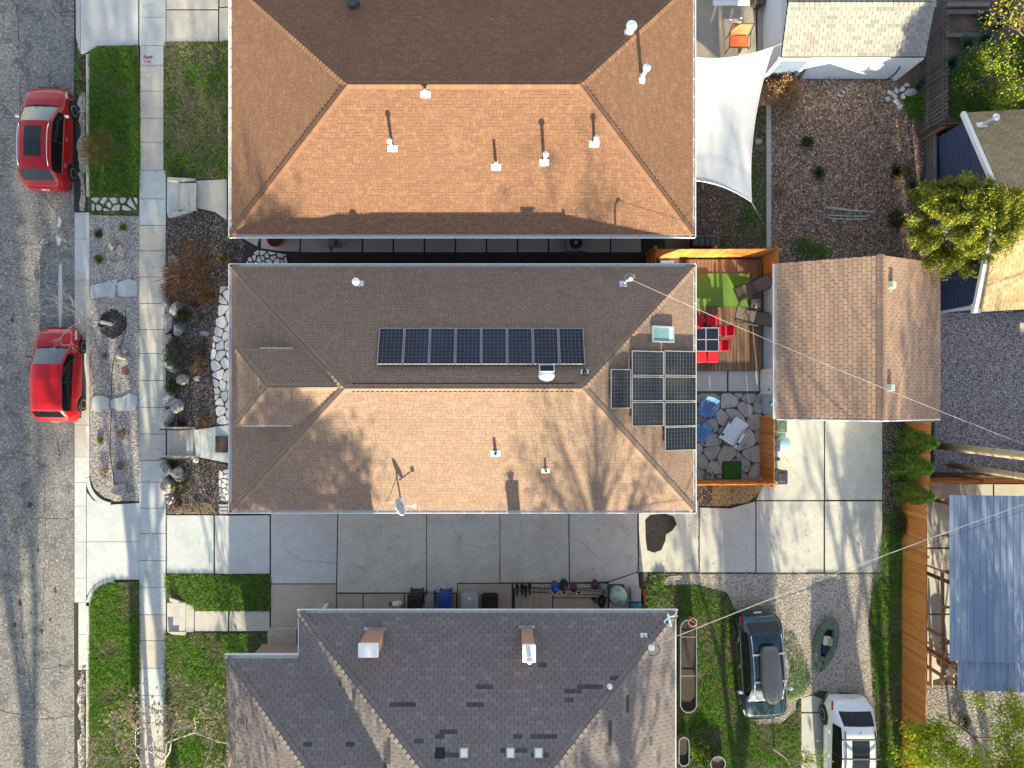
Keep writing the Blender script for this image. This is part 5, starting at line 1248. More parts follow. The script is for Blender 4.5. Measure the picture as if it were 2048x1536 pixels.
# ------------------------------------------------------------------ shade sail
def sail():
    NW, NE, SE, SW = W(1350, 108, 2.75), W(1546, 94, 2.75), W(1503, 404, 2.55), W(1350, 362, 2.9)
    def ed(a, b, bow, k): return lambda t: a.lerp(b, t) + bow * (4 * t * (1 - t)) * k
    c_ = (NW + NE + SE + SW) / 4
    def e2(a, b, k):
        m_ = (a + b) / 2; bow = (c_ - m_).normalized(); return lambda t: a.lerp(b, t) + bow * (4 * t * (1 - t)) * k
    N_, E_, S_, W_ = e2(NW, NE, .30), e2(NE, SE, .32), e2(SW, SE, .30), e2(NW, SW, .1)
    n = 24; mb = MB(); vs = []
    for j in range(n + 1):
        v_ = j / n
        for i in range(n + 1):
            u_ = i / n
            q = N_(u_) * (1 - v_) + S_(u_) * v_ + W_(v_) * (1 - u_) + E_(v_) * u_ - (NW * (1 - u_) * (1 - v_) + NE * u_ * (1 - v_) + SW * (1 - u_) * v_ + SE * u_ * v_)
            q = q + Vector((0, 0, -.25 * 16 * u_ * (1 - u_) * v_ * (1 - v_)))
            vs.append(q)
    fs = [(j * (n + 1) + i, (j + 1) * (n + 1) + i, (j + 1) * (n + 1) + i + 1, j * (n + 1) + i + 1) for j in range(n) for i in range(n)]
    mb.add(vs, fs); t = thing('shade_sail', 'white shade sail stretched over the patio of the top house', 'shade sail', (c_.x, c_.y, GHI))
    part('cloth', mb, m_sail, t, smooth=True)
    hem = MB(); 
    for f in (N_, E_, S_): hem.tube([f(k / 20) + Vector((0, 0, .0)) for k in range(21)], .018, 6)
    part('hem', hem, m_white, t)
    part('rope', MB().tube([SE, G(1527, 447, .05)], .012, 5).tube([NE, NE + Vector((.35, .12, .05))], .012, 5), m_cable, t)
sail()

# ------------------------------------------------------------------ carport with blue metal roof
zc = 3.0
cp = thing('carport', 'carport with ribbed blue metal roof at the lower right', 'carport', G(1990, 1190))
def metal_roof(x0, y0, x1, y1, za, zb, label):
    """x0.. px at height za (west) ; slopes slightly to the west"""
    a = W(x0, y0, za); b = W(x1, y1, za); mb = MB(); xw = a.x; xe = xw + 6.5; n = int((xe - xw) / .24)
    prof = []
    for i in range(n):
        x = xw + i * .24; prof += [(x, 0), (x + .17, 0), (x + .185, .035), (x + .215, .035), (x + .23, 0)]
    vs = []; k = len(prof)
    for yy in (a.y, b.y):
        for x, dz_ in prof: vs.append((x, yy, za + (zb - za) * (x - xw) / 6.5 + dz_))
    mb.add(vs, [(i, k + i, k + i + 1, i + 1) for i in range(k - 1)])
    return part('metal_sheet', mb, m_metalroof, cp)
metal_roof(1899, 990, 2300, 1322, 2.95, 3.5, '')
metal_roof(1915, 1316, 2300, 1380, 2.86, 3.4, '')
for k in range(6):
    y = W(0, 1000 + k * 72, 2.8).y; part('rafter', MB().box((W(1900, 0, 2.8).x + 3, y, 2.95), (6.6, .07, .14), rot=Matrix.Rotation(R(-4.8), 3, 'Y')), m_brownwood, cp)
for k in range(3):
    y = W(0, 1010 + k * 160, 2.8).y; part('post', MB().box((W(1905, 0, 2.8).x + .12, y, 1.75), (.12, .12, 2.1)), m_brownwood, cp)
fr = thing('timber_frame', 'open brown timber frame between the cedar fence and the carport', 'frame', G(1875, 1260))
for (a, za, b, zb) in (((1852, 1130), 2.35, (1905, 1150), 2.75), ((1852, 1256), 2.35, (1912, 1290), 2.75), ((1852, 1283), 2.35, (1913, 1318), 2.75), ((1852, 1302), 2.3, (1914, 1340), 2.7), ((1852, 1333), 2.3, (1916, 1375), 2.75), ((1884, 1140), 2.5, (1888, 1350), 2.5)):
    pa, pb = W(*a, za), W(*b, zb); d = pb - pa; part('beam', MB().box((pa + pb) / 2, (d.length, .07, .12), rot=d.to_track_quat('X', 'Z').to_matrix()), m_brownwood, fr)
for px_ in (1862, 1885, 1905): part('board', MB().box(W(px_, 1325, 1.3), (.05, 2.0, .18)), m_palewood, fr)
for px_, py_ in ((1860, 1260), (1858, 1335)): part('post', MB().box(W(px_, py_, 1.5), (.1, .1, 1.7)), m_brownwood, fr)
bl = thing('barrel', 'rusty round barrel under the timber frame', 'barrel', W(1884, 1322, GHI))
part('body', MB().lathe([(.26, 0), (.28, .25), (.28, .5), (.26, .75)], 18, W(1884, 1322, GHI)), M('rust', (.12, .06, .04), .8), bl); part('lid', MB().lathe([(.25, 0), (.25, .02)], 18, W(1884, 1322, GHI) + Vector((0, 0, .75))), m_darkgrey, bl)

# ------------------------------------------------------------------ utility poles and overhead lines
for nm, x, y, r_, h_ in (('thick wooden utility pole leaning into view on the dark gravel', 1868, 890, .165, 8.6), ('thinner wooden utility pole beside the cedar cross fence', 1902, 930, .13, 7.8)):
    p = G(x, y); t = thing('utility_pole', nm, 'pole', p)
    part('shaft', MB().tube([p - Vector((0, 0, .2)), p + Vector((0, 0, h_ * .5)), p + Vector((0, 0, h_))], [r_, r_ * .93, r_ * .85], 14), m_pole, t, smooth=True)
    part('band', MB().cyl(p + Vector((0, 0, 3.6)), r_ * 1.02, .06, 14), m_galv, t)
def line(name, label, pts, r_, mat, sag=.0):
    """pts = world points; gentle sag"""
    a, b = pts; P = [a.lerp(b, t) - Vector((0, 0, sag * 4 * t * (1 - t))) for t in np.linspace(0, 1, 25)]
    return solo(name, MB().tube(P, r_, 6), mat, label, 'cable', a)
line('service_cable', 'thick white service cable running from the south roof mast to the upper right', [MAST + Vector((.12, 0, 0)), W(2400, 885, 6.4)], .0135, m_cable, .35)
line('service_cable', 'thin white cable from the middle house mast across the brown garage', [on_plane(1246, 569, plane_of(BF['n'])) + Vector((.12, .05, .88)), W(2300, 985, 6.2)], .0065, m_cable, .75)
line('service_cable', 'thin dark cable hanging over the back driveway', [W(1500, 1220, 4.2), W(2400, 905, 6.6)], .007, m_black, .3)

# ------------------------------------------------------------------ furniture and yard things
def at(t): return t
def chairR(label, px, py, rz, z, ottoman=False):
    p = W(px, py, z + .45); p.z = z
    t = thing('ottoman' if ottoman else 'patio_chair', label, 'ottoman' if ottoman else 'chair', p, None if ottoman else 'red cushioned chairs round the dark patio table', rz)
    for sx in (-.2, .2):
        for sy in (-.2, .2): part('leg', MB().box((sx, sy, .19), (.035, .035, .38)), m_black, t, local=True)
    part('seat_frame', MB().box((0, 0, .37), (.48, .48, .03)), m_black, t, local=True)
    part('seat_cushion', MB().rbox((0, 0, .435), (.46, .46, .10), .05), m_redfab, t, local=True)
    if not ottoman:
        rot = Matrix.Rotation(R(12), 3, 'X')
        part('back_cushion', MB().rbox((0, -.25, .70), (.46, .09, .46), .035, rot=Matrix.Rotation(R(14), 3, 'X')), m_redfab, t, local=True)
        part('back_frame', MB().tube([(-.23, -.22, .38), (-.23, -.33, .92), (.23, -.33, .92), (.23, -.22, .38)], .016, 6), m_black, t, local=True)
    return t
chairR('red chair half hidden by the roof, turned toward the dark table corner', 1397, 642, R(-40), DZ)
chairR('square red stool standing above the dark patio table', 1424, 640, 0, DZ, True)
chairR('red chair pulled back from the upper right side of the dark table', 1447, 661, R(85), DZ)
chairR('red chair pushed under the lower right side of the dark table', 1437, 691, R(87), DZ)
chairR('left red chair below the dark table, partly under the eave', 1402, 714, R(4), DZ, True)
chairR('right red stool below the dark patio table', 1426, 714, R(2), DZ, True)
c_, s_ = zrect(1386, 655, 1438, 703, DZ + .72)
t = thing('patio_table', 'navy topped square patio table among red chairs', 'table', (c_.x, c_.y, DZ))
for sx in (-1, 1):
    for sy in (-1, 1): part('leg', MB().box((c_.x + sx * s_[0] * .44, c_.y + sy * s_[1] * .44, DZ + .35), (.05, .05, .7)), m_greywood, t)
fm = MB()
for k in (-1, 0, 1): fm.box((c_.x, c_.y + k * (s_[1] / 2 - .015), DZ + .705), (s_[0], .035, .035)); fm.box((c_.x + k * (s_[0] / 2 - .015), c_.y, DZ + .7055), (.035, s_[1] - .07, .034))
part('table_frame', fm, m_lightgrey, t)
for i in (-1, 1):
    for j in (-1, 1): part('top_panel', MB().box((c_.x + i * s_[0] * .245, c_.y + j * s_[1] * .245, DZ + .70), (s_[0] * .46, s_[1] * .45, .02)), m_tabledark, t)
def recliner(label, px, py, rz, cloth):
    p = W(px, py, DZ + .5); p.z = DZ; t = thing('sun_recliner', label, 'recliner', p, 'folding recliners on the deck', rz)
    segs = [((-.72, .62), (-.30, .40)), ((-.28, .40), (.18, .36)), ((.20, .37), (.80, .88))]     # local x: foot -> head, z
    def sl(a, b, w=.50):
        (x0, z0), (x1, z1) = a, b; return [(x0, -w / 2, z0), (x1, -w / 2, z1), (x1, w / 2, z1), (x0, w / 2, z0)]
    mb = MB()
    for a, b in segs[:2]:
        q = sl(a, b); mb.add(q + [(x, y, z - .012) for x, y, z in q], [(0, 1, 2, 3), (7, 6, 5, 4), (0, 4, 5, 1), (1, 5, 6, 2), (2, 6, 7, 3), (3, 7, 4, 0)])
    part('seat_sling', mb, cloth, t, local=True)
    q = sl(*segs[2]); part('back_sling', MB().add(q + [(x, y, z - .012) for x, y, z in q], [(0, 1, 2, 3), (7, 6, 5, 4), (0, 4, 5, 1), (1, 5, 6, 2), (2, 6, 7, 3), (3, 7, 4, 0)]), cloth, t, local=True)
    part('headrest', MB().rbox((.66, 0, .83), (.18, .42, .06), .025, rot=Matrix.Rotation(R(-40), 3, 'Y')), cloth, t, local=True)
    fr = MB()
    for s in (-.28, .28):
        fr.tube([(-.75, s, .64), (-.29, s, .41), (.19, s, .37), (.84, s, .91)], .016, 6)
        fr.tube([(-.5, s * 1.05, .02), (.1, s * 1.05, .55), (.5, s * 1.05, .58)], .014, 6); fr.tube([(.5, s * 1.05, .02), (-.15, s * 1.05, .55), (-.3, s * 1.05, .52)], .014, 6)
    for x, z in ((-.75, .64), (.84, .91), (-.5, .02), (.5, .02)): fr.tube([(x, -.28, z), (x, .28, z)], .016, 6)
    part('frame', fr, m_black, t, local=True)
    for s in (-.33, .33): part('armrest', MB().rbox((.08, s, .58), (.42, .06, .03), .02), m_darkgrey, t, local=True)
recliner('brown sling recliner with its head toward the upper garage wall', 1503, 577, R(24), m_brownsling)
recliner('brown sling recliner angled toward the lower garage wall', 1505, 633, R(-14), m_brownsling)
c_ = W(1512, 607, DZ + .45)
t = thing('side_table', 'small tan square side table with two cup holes between the recliners', 'table', (c_.x, c_.y, DZ))
part('top', MB().rbox((c_.x, c_.y, DZ + .45), (.38, .38, .04), .05), M('taupe_plastic', (.30, .26, .22), .6), t)
for dx, dy in ((.09, .08), (-.10, -.10)): part('cup_hole', MB().cyl((c_.x + dx, c_.y + dy, DZ + .4715), .045, .003, 12), m_black, t)
for sx in (-.14, .14): part('leg', MB().tube([(c_.x + sx, c_.y - .14, DZ), (c_.x + sx, c_.y + .14, DZ + .43)], .012, 5).tube([(c_.x + sx, c_.y + .14, DZ), (c_.x + sx, c_.y - .14, DZ + .43)], .012, 5), m_black, t)
a, b = W(1397, 598, DZ + .04), W(1409, 645, DZ + .5)
t = thing('golf_putter', 'thin golf putter leaning at the edge of the green turf', 'golf club', a)
part('shaft', MB().tube([a, b], .01, 5), m_lightgrey, t); part('head', MB().rbox(a + Vector((0, .02, 0)), (.10, .09, .05), .02), M('lime_plastic', (.35, .45, .05), .5), t)

def adirondack(label, px, py, rz):
    p = W(px, py, GHI + .4); p.z = GHI + .03; t = thing('adirondack_chair', label, 'chair', p, 'blue adirondack chairs on the flagstone patio', rz)
    for k in range(5): part('seat_slat', MB().box((0, .22 - k * .10, .36 - k * .03), (.50, .085, .02), rot=Matrix.Rotation(R(14), 3, 'X')), m_bluechair, t, local=True)
    for k in range(5):
        x = (k - 2) * .105; part('back_slat', MB().box((x, -.40, .60), (.09, .02, .72 - abs(k - 2) * .06), rot=Matrix.Rotation(R(25), 3, 'X')), m_bluechair, t, local=True)
    for s in (-.31, .31):
        part('arm', MB().rbox((s, -.02, .56), (.12, .62, .03), .05), m_bluechair, t, local=True)
        part('leg', MB().box((s * .92, .24, .28), (.04, .09, .55)), m_bluechair, t, local=True); part('leg', MB().box((s * .85, -.1, .18), (.035, .75, .10), rot=Matrix.Rotation(R(14), 3, 'X')), m_bluechair, t, local=True)
        part('cup_holder', MB().cyl((s, .20, .577), .045, .003, 12), m_black, t, local=True)
adirondack('blue slatted chair on the upper part of the flagstone patio', 1412, 820, R(158))
adirondack('blue slatted chair on the lower part of the flagstone patio', 1406, 868, R(-122))
p = W(1468, 864, GHI + .5); p.z = GHI + .03
t = thing('camp_lounge', 'white folding sling lounge standing on the flagstone patio', 'lounge chair', p, None, R(-33))
part('sling', MB().add([(-.31, -.52, .46), (.31, -.52, .46), (.31, -.15, .42), (-.31, -.15, .42), (.31, .30, .44), (-.31, .30, .44), (.33, .56, .62), (-.33, .56, .62)], [(0, 1, 2, 3), (3, 2, 4, 5), (5, 4, 6, 7)]), m_tarp, t, local=True)
part('arm_cloth', MB().add([(.31, -.55, .55), (.42, -.55, .56), (.42, .2, .57), (.31, .2, .55)], [(0, 1, 2, 3)]).add([(-.42, -.55, .56), (-.31, -.55, .55), (-.31, .2, .55), (-.42, .2, .57)], [(0, 1, 2, 3)]), m_tarp, t, local=True)
fr = MB()
for s in (-.36, .36): fr.tube([(s, -.5, .02), (s, .1, .55), (s, .55, .62)], .014, 6).tube([(s, .4, .02), (s, -.5, .56)], .014, 6)
fr.tube([(-.36, -.5, .02), (.36, -.5, .02)], .014, 6).tube([(-.36, .4, .02), (.36, .4, .02)], .014, 6); part('frame', fr, m_black, t, local=True)
for s in (-.365, .365): part('cup_holder', MB().cyl((s, -.35, .572), .055, .02, 12), m_black, t, local=True)
c_, s_ = zrect(1447, 924, 1482, 957, GHI + .1)
t = thing('turf_mat', 'small dark green turf square with black rim on the patio', 'mat', (c_.x, c_.y, GHI))
part('rim', MB().box((c_.x, c_.y, GHI + .06), (s_[0] + .05, s_[1] + .05, .05)), m_black, t); part('turf', MB().box((c_.x, c_.y, GHI + .075), (s_[0] - .02, s_[1] - .02, .04)), m_mat_dark, t)
p = G(1412, 950, .03); t = thing('plant_pot', 'grey round pot in the lower patio corner', 'pot', p)
part('body', MB().lathe([(.10, 0), (.15, .28), (.16, .28), (.13, .24), (.01, .22)], 16, p), m_grey, t, smooth=True)
def hose(name, label, pts, r_, mat, cat='hose'):
    P = []
    n = len(pts)
    for i in range(n - 1):
        p0, p1, p2, p3 = pts[max(i - 1, 0)], pts[i], pts[i + 1], pts[min(i + 2, n - 1)]
        for t_ in np.linspace(0, 1, 6)[:-1]:
            q = [.5 * (2 * p1[k] + (p2[k] - p0[k]) * t_ + (2 * p0[k] - 5 * p1[k] + 4 * p2[k] - p3[k]) * t_ ** 2 + (3 * p1[k] - p0[k] - 3 * p2[k] + p3[k]) * t_ ** 3) for k in (0, 1)]
            P.append(G(q[0], q[1], .05))
    P.append(G(*pts[-1], .05)); return solo(name, MB().tube(P, r_, 6), mat, label, cat, P[0], smooth=True)
hose('hose', 'black hose bundle by the turf square on the patio', [(1425, 945), (1440, 958), (1452, 952), (1438, 948), (1428, 955), (1445, 962)], .02, m_black)
hose('hose', 'coiled black garden hose on the grass by the back drive', [(1365, 1150), (1340, 1152), (1322, 1160), (1310, 1172), (1300, 1168), (1298, 1155), (1312, 1148), (1320, 1165), (1325, 1180), (1312, 1192), (1295, 1188), (1292, 1172), (1303, 1160), (1325, 1172), (1338, 1178), (1345, 1170)], .02, m_black)
hose('drip_line', 'black drip irrigation line winding down the gravel strip', [(250, 620), (252, 650), (245, 680), (233, 705), (226, 730), (223, 770), (222, 830), (220, 900), (224, 935), (230, 975)], .012, m_black)
hose('drip_line', 'black drip ring around the small rock in the gravel', [(212, 520), (209, 505), (214, 490), (228, 486), (245, 490), (254, 500), (248, 516), (235, 523), (222, 520)], .010, m_black)

def bin_(name, label, px, py, rz, sx, sy, h, mat, lidm=None, z=None, cat='bin', handle=True):
    z = GHI + .035 if z is None else z
    p = W(px, py, z + h); p.z = z; t = thing(name, label, cat, p, None, rz)
    part('body', MB().rbox((0, 0, h * .46), (sx * .92, sy * .92, h * .9), .06, inset=.01), mat, t, local=True)
    part('lid', MB().rbox((0, 0, h * .95), (sx, sy, .09), .07, inset=.035), lidm or mat, t, local=True)
    part('lid_ridge', MB().rbox((0, .0, h * .95 + .052), (sx * .62, sy * .62, .03), .05), lidm or mat, t, local=True)
    if handle:
        part('handle', MB().tube([(-sx * .35, sy * .5, h * .93), (-sx * .35, sy * .60, h * .95), (sx * .35, sy * .60, h * .95), (sx * .35, sy * .5, h * .93)], .016, 6), mat, t, local=True)
        for s in (-1, 1): part('wheel', MB().cyl((s * sx * .40 - .02, sy * .42, .1), .1, .04, 12, rot=Matrix.Rotation(R(90), 3, 'Y')), m_rubber, t, local=True)
    return t
bin_('wheelie_bin', 'olive green wheeled bin at the garage corner', 1564, 853, R(90), .52, .44, .9, m_greenbin)
bin_('wheelie_bin', 'dark grey wheeled bin at the lower end of the patio fence', 1563, 955, R(90), .60, .54, .95, m_darkgrey, m_darkgrey)
p = W(1566, 888, GHI + .5); p.z = GHI + .04
t = thing('round_tub', 'light blue round plastic tub turned over beside the patio fence', 'tub', p)
part('body', MB().lathe([(.34, 0), (.34, .30), (.335, .42), (.30, .47), (.05, .49), (.01, .49)], 28, p), m_lightblue, t, smooth=True)
for k in range(4): part('rib', MB().rbox(p + Vector((-.20, -.12 + k * .08, .485)), (.16, .02, .02), .008), m_darkgrey, t)
p = G(1553, 917, .04); t = thing('pail', 'small pale blue pail on the drive by the fence', 'pail', p)
part('body', MB().lathe([(.07, 0), (.09, .2), (.08, .2), (.06, .03), (.01, .02)], 14, p), m_lightblue, t); part('handle', MB().tube([p + Vector((.09 * math.cos(a), .02, .2 + .07 * math.sin(a))) for a in np.linspace(0, math.pi, 8)], .006, 5), m_lightgrey, t)
# along the south house
bin_('wheelie_bin', 'black wheeled bin at the left of the south house row', 829, 1205, 0, .60, .62, 1.0, m_black)
bin_('wheelie_bin', 'narrow dark grey bin beside the black wheeled bin', 858, 1207, 0, .40, .50, .9, m_grey)
bin_('wheelie_bin', 'bright blue wheeled recycling bin by the south house', 889, 1205, 0, .56, .60, 1.0, m_bluebin)
t = bin_('storage_chest', 'grey flat lidded storage chest with a white tag', 939, 1203, 0, .72, .62, .8, m_lightgrey, handle=False, cat='chest')
part('tag', MB().box((0, .12, .83), (.09, .09, .006), rz=R(45)), m_white, t, local=True)
p = W(980, 1207, GHI + .6); p.z = GHI + .04
t = thing('covered_grill', 'low dark covered grill next to the grey chest', 'grill', p)
part('cover', MB().rbox((0, 0, .3), (.66, .58, .6), .10, inset=.06), m_black_rough, t, local=True); part('fold', MB().tube([(-.3, .25, .58), (-.1, .32, .60), (.1, .26, .6), (.3, .3, .56)], .06, 6), m_black_rough, t, local=True)
for sx in (-.25, .25): part('wheel', MB().cyl((sx, -.2, .08), .08, .03, 10, rot=Matrix.Rotation(R(90), 3, 'Y')), m_rubber, t, local=True)
p = G(795, 1206, .04); t = thing('paper_sack', 'crumpled white paper sack left of the black bin', 'sack', p)
part('sack', MB().ball(p + Vector((0, 0, .12)), (.22, .14, .14), 10, 6, jit=.25), m_white, t); part('neck', MB().ball(p + Vector((-.22, -.02, .08)), (.12, .08, .07), 8, 5, jit=.3), m_brownplant, t)
# ski and glove rack with packs
rk = thing('gear_rack', 'long black metal rail holding shoes, packs and gloves by the south house', 'rack', G(1120, 1183))
zr_ = GHI + .75
def wr(x, y, z): q = W(x, y, z); return q
part('rail', MB().tube([wr(1032, 1174, zr_), wr(1100, 1177, zr_), wr(1200, 1183, zr_)], .015, 6).tube([wr(1032, 1182, zr_ - .15), wr(1100, 1186, zr_ - .15), wr(1200, 1190, zr_ - .15)], .015, 6), m_black, rk)
for x in (1034, 1085, 1140, 1198): part('post', MB().tube([wr(x, 1179, zr_), G(x + 1, 1180)], .015, 6), m_black, rk)
for k in range(9): part('bar', MB().tube([wr(1040 + k * 7, 1172, zr_), wr(1040 + k * 7, 1186, zr_ - .12)], .010, 5), m_black, rk)
for k, (x, y) in enumerate(((1034, 1178), (1044, 1176), (1051, 1180), (1059, 1175))):
    p = wr(x, y, zr_ + .05); nm = ['leftmost', 'second', 'third', 'rightmost'][k]
    t = thing('boot', '%s black boot drying on the gear rail' % nm, 'boot', p, 'black boots on the gear rail')
    part('shaft', MB().ball(p + Vector((0, .10, .0)), (.08, .13, .07), 10, 6), m_black_rough, t, smooth=True); part('sole', MB().tube([p + Vector((0, .0, -.02)), p + Vector((.01, -.25, -.05)), p + Vector((.02, -.36, -.1))], [.055, .045, .02], 8), m_black, t)
def pack(label, x, y, mat, mat2, s=1.0, cat='backpack'):
    p = wr(x, y, zr_ + .05); t = thing('backpack', label, cat, p)
    part('bag', MB().ball(p, (.17 * s, .22 * s, .13 * s), 12, 8, jit=.08), mat, t, smooth=True)
    part('pocket', MB().ball(p + Vector((.03, -.08 * s, .06)), (.11 * s, .10 * s, .09 * s), 10, 6, jit=.08), mat2, t, smooth=True)
    part('strap', MB().tube([p + Vector((-.12 * s, .18 * s, .08)), p + Vector((-.05, .28 * s, .05)), p + Vector((.08, .2 * s, .08))], .015, 5), m_black, t)
    return t
pack('blue backpack hanging on the gear rail', 1110, 1174, m_bluebin, M('azure_fabric', (.02, .14, .50), .7), 1.1)
pack('black backpack beside the blue one on the gear rail', 1128, 1170, m_black_rough, m_darkgrey, 1.15)
pack('purple and black pack on the gear rail', 1147, 1175, M('purple_fabric', (.14, .015, .09), .8), m_black_rough, .9)
pack('maroon bag at the right end of the gear rail', 1190, 1170, M('maroon_fabric', (.10, .015, .04), .8), m_black_rough, .95)
pack('grey camouflage bag next to the maroon bag', 1205, 1176, M('camo_fabric', (.18, .19, .18), .8, var=[(14, (.03, .035, .03), .48, .6, .9)]), m_darkgrey, 1.05)
for k, x in enumerate((1110, 1128, 1158)):
    p = wr(x, 1186, zr_ - .1); t = thing('sandal', ['white soled sandals under the blue backpack', 'white soled sandals under the black backpack', 'white soled sandals under the purple pack'][k], 'sandals', p)
    part('sole', MB().rbox(p, (.26, .09, .03), .03, rz=R(12)), m_white, t); part('strap', MB().rbox(p + Vector((0, .02, .03)), (.16, .07, .03), .02, rz=R(12)), m_black_rough, t)
p = G(1188, 1197, .05); t = thing('glove_pile', 'pair of dark gloves dropped below the gear rail', 'gloves', p)
part('glove', MB().ball(p + Vector((0, 0, .05)), (.11, .08, .05), 10, 6, jit=.2), m_black_rough, t); part('glove', MB().ball(p + Vector((.08, -.08, .05)), (.10, .09, .05), 10, 6, jit=.2), m_darkgrey, t)
p = G(1203, 1202, .05); t = thing('snowshoe', 'oval black snowshoe lying left of the pale green cooker', 'snowshoe', p)
part('frame', MB().tube([p + Vector((.14 * math.cos(a), .27 * math.sin(a), .05)) for a in np.linspace(0, 2 * math.pi, 20, endpoint=False)], .02, 6, closed=True), m_black, t); part('decking', MB().lathe([(.13, 0), (.13, .01)], 18, p + Vector((0, 0, .045)), sy=1.95), m_black_rough, t); part('binding', MB().rbox(p + Vector((0, .02, .08)), (.12, .2, .04), .03), m_darkgrey, t)
p = W(1238, 1194, GHI + .8); p.z = GHI + .04
t = thing('covered_cooker', 'pale green domed cover over a round outdoor cooker', 'cooker', p)
part('cover', MB().lathe([(.30, .15), (.36, .45), (.35, .70), (.28, .86), (.14, .95), (.01, .97)], 24, p, sy=1.05), m_eggreen, t, smooth=True)
for k in range(5): part('fold', MB().tube([p + Vector((-.18 + k * .09, -.22, .82)), p + Vector((-.2 + k * .1, -.37, .55)), p + Vector((-.2 + k * .1, -.40, .3))], [.012, .028, .03], 6), m_eggreen, t, smooth=True)
part('stand', MB().box(p + Vector((0, -.02, .1)), (.66, .70, .2)), m_darkgrey, t)
t = bin_('storage_tote', 'grey lidded tote right of the green covered cooker', 1272, 1190, 0, .42, .56, .5, m_lightgrey, m_lightgrey, handle=False, cat='tote')
t = bin_('storage_tote', 'teal tote under the gutter right of the green cooker', 1272, 1214, 0, .46, .36, .4, m_teal, handle=False, cat='tote')
p = G(1284, 1192, .05); t = thing('red_tray', 'narrow red plastic tray leaning at the drive edge', 'tray', p)
part('tray', MB().box(p + Vector((0, 0, .15)), (.09, .62, .28), rot=Matrix.Rotation(R(8), 3, 'Z') @ Matrix.Rotation(R(20), 3, 'Y')), M('brick_red_plastic', (.28, .05, .035), .6), t); part('lip', MB().box(p + Vector((.03, 0, .3)), (.05, .64, .02), rz=R(8)), M('brick_red_plastic_2', (.30, .06, .04), .6), t)
p = G(1260, 1200, .05); t = thing('boot_pair', 'small white and black shoe beside the grey tote', 'shoe', p)
part('shoe', MB().ball(p + Vector((0, 0, .05)), (.05, .12, .05), 10, 6), m_white, t); part('opening', MB().ball(p + Vector((0, .08, .07)), (.04, .06, .04), 8, 5), m_black, t)
# air conditioner between the houses
p = G(1148, 492, .02); t = thing('air_conditioner', 'grey air conditioner unit in the shaded gap between houses', 'air conditioner', p)
part('casing', MB().rbox(p + Vector((0, 0, .35)), (.75, .7, .7), .05), m_grey, t); part('fan_grille', MB().tube([p + Vector((.26 * math.cos(a), .26 * math.sin(a), .71)) for a in np.linspace(0, 2 * math.pi, 20, endpoint=False)], .015, 5, closed=True), m_black, t)
part('fan', MB().cyl(p + Vector((0, 0, .702)), .25, .004, 18), m_black, t); part('hub', MB().cyl(p + Vector((0, 0, .708)), .07, .02, 12), m_lightgrey, t)
p = G(556, 482, .02); t = thing('red_planter', 'glossy red planter pot under the top house eave', 'planter', p)
part('pot', MB().lathe([(.2, 0), (.34, .35), (.36, .4), (.30, .4), (.26, .3), (.01, .28)], 20, p), m_redpot, t, smooth=True); part('soil', MB().cyl(p + Vector((0, 0, .33)), .27, .01, 16), m_mulch_base, t)
p = G(668, 488, .02); t = thing('folded_stroller', 'grey and black folded gear against the top house wall', 'gear', p)
part('seat', MB().rbox(p + Vector((0, 0, .35)), (.3, .35, .5), .06), m_grey, t); part('frame', MB().tube([p + Vector((-.2, -.2, 0)), p + Vector((.1, .1, .8)), p + Vector((.25, .1, .8)), p + Vector((.3, -.2, 0))], .016, 6), m_black, t)
p = G(1404, 487, .02); t = thing('raised_trough', 'black plastic trough planter with timber rim at the house corner', 'planter', p)
part('tray', MB().box(p + Vector((0, 0, .2)), (1.0, .40, .36)), m_black, t)
part('rim', MB().box(p + Vector((0, .22, .38)), (1.1, .05, .05)).box(p + Vector((.54, 0, .38)), (.05, .44, .05)), m_greywood, t)
for k in range(4): part('cell', MB().box(p + Vector((-.36 + k * .24, 0, .385)), (.16, .3, .02)), m_darkgrey, t)
# north patio: orange chair, white table, crates
p = W(1477, 84, GHI + .4); p.z = GHI + .04
t = thing('sling_chair', 'orange sling chair in the sun on the top house patio', 'chair', p)
part('seat_sling', MB().rbox((0, -.0, .40), (.80, .46, .03), .05, inset=.01), m_orange, t, local=True); part('back_sling', MB().add([(-.36, .28, .44), (.36, .28, .44), (.36, .42, .95), (-.36, .42, .95), (-.36, .30, .43), (.36, .30, .43), (.36, .44, .94), (-.36, .44, .94)], [(0, 1, 2, 3), (7, 6, 5, 4), (3, 2, 6, 7)]), m_orange, t, local=True)
fr = MB()
for s in (-.43, .43): fr.tube([(s, -.30, 0), (s, -.28, .55), (s, .25, .60), (s, .30, 0)], .018, 6).tube([(s, .25, .42), (s, .44, .97)], .018, 6)
fr.tube([(-.43, .44, .97), (.43, .44, .97)], .018, 6).tube([(-.43, -.26, .41), (.43, -.26, .41)], .018, 6); part('frame', fr, m_black, t, local=True)
p = W(1462, 3, GHI + .75); p.z = GHI + .04
t = thing('picnic_table', 'white picnic table cut by the upper edge', 'table', p)
for k in range(4): part('plank', MB().box((0, -.08 + k * .22, .74), (1.5, .20, .04)), m_white, t, local=True)
for s in (-.6, .6): part('leg', MB().box((s, -.3, .36), (.09, .06, .85), rot=Matrix.Rotation(R(-25), 3, 'X')), m_white, t, local=True); part('leg', MB().box((s, .5, .36), (.09, .06, .85), rot=Matrix.Rotation(R(25), 3, 'X')), m_white, t, local=True)
part('beam', MB().box((0, .1, .60), (1.3, .07, .07)), m_white, t, local=True)
part('brace', MB().box((.15, -.35, .30), (.10, .5, .05), rot=Matrix.Rotation(R(40), 3, 'X')), m_white, t, local=True)
p = G(1543, 42, .04); t = thing('plank_stack', 'leaning boards and box against the shed side', 'boards', p)
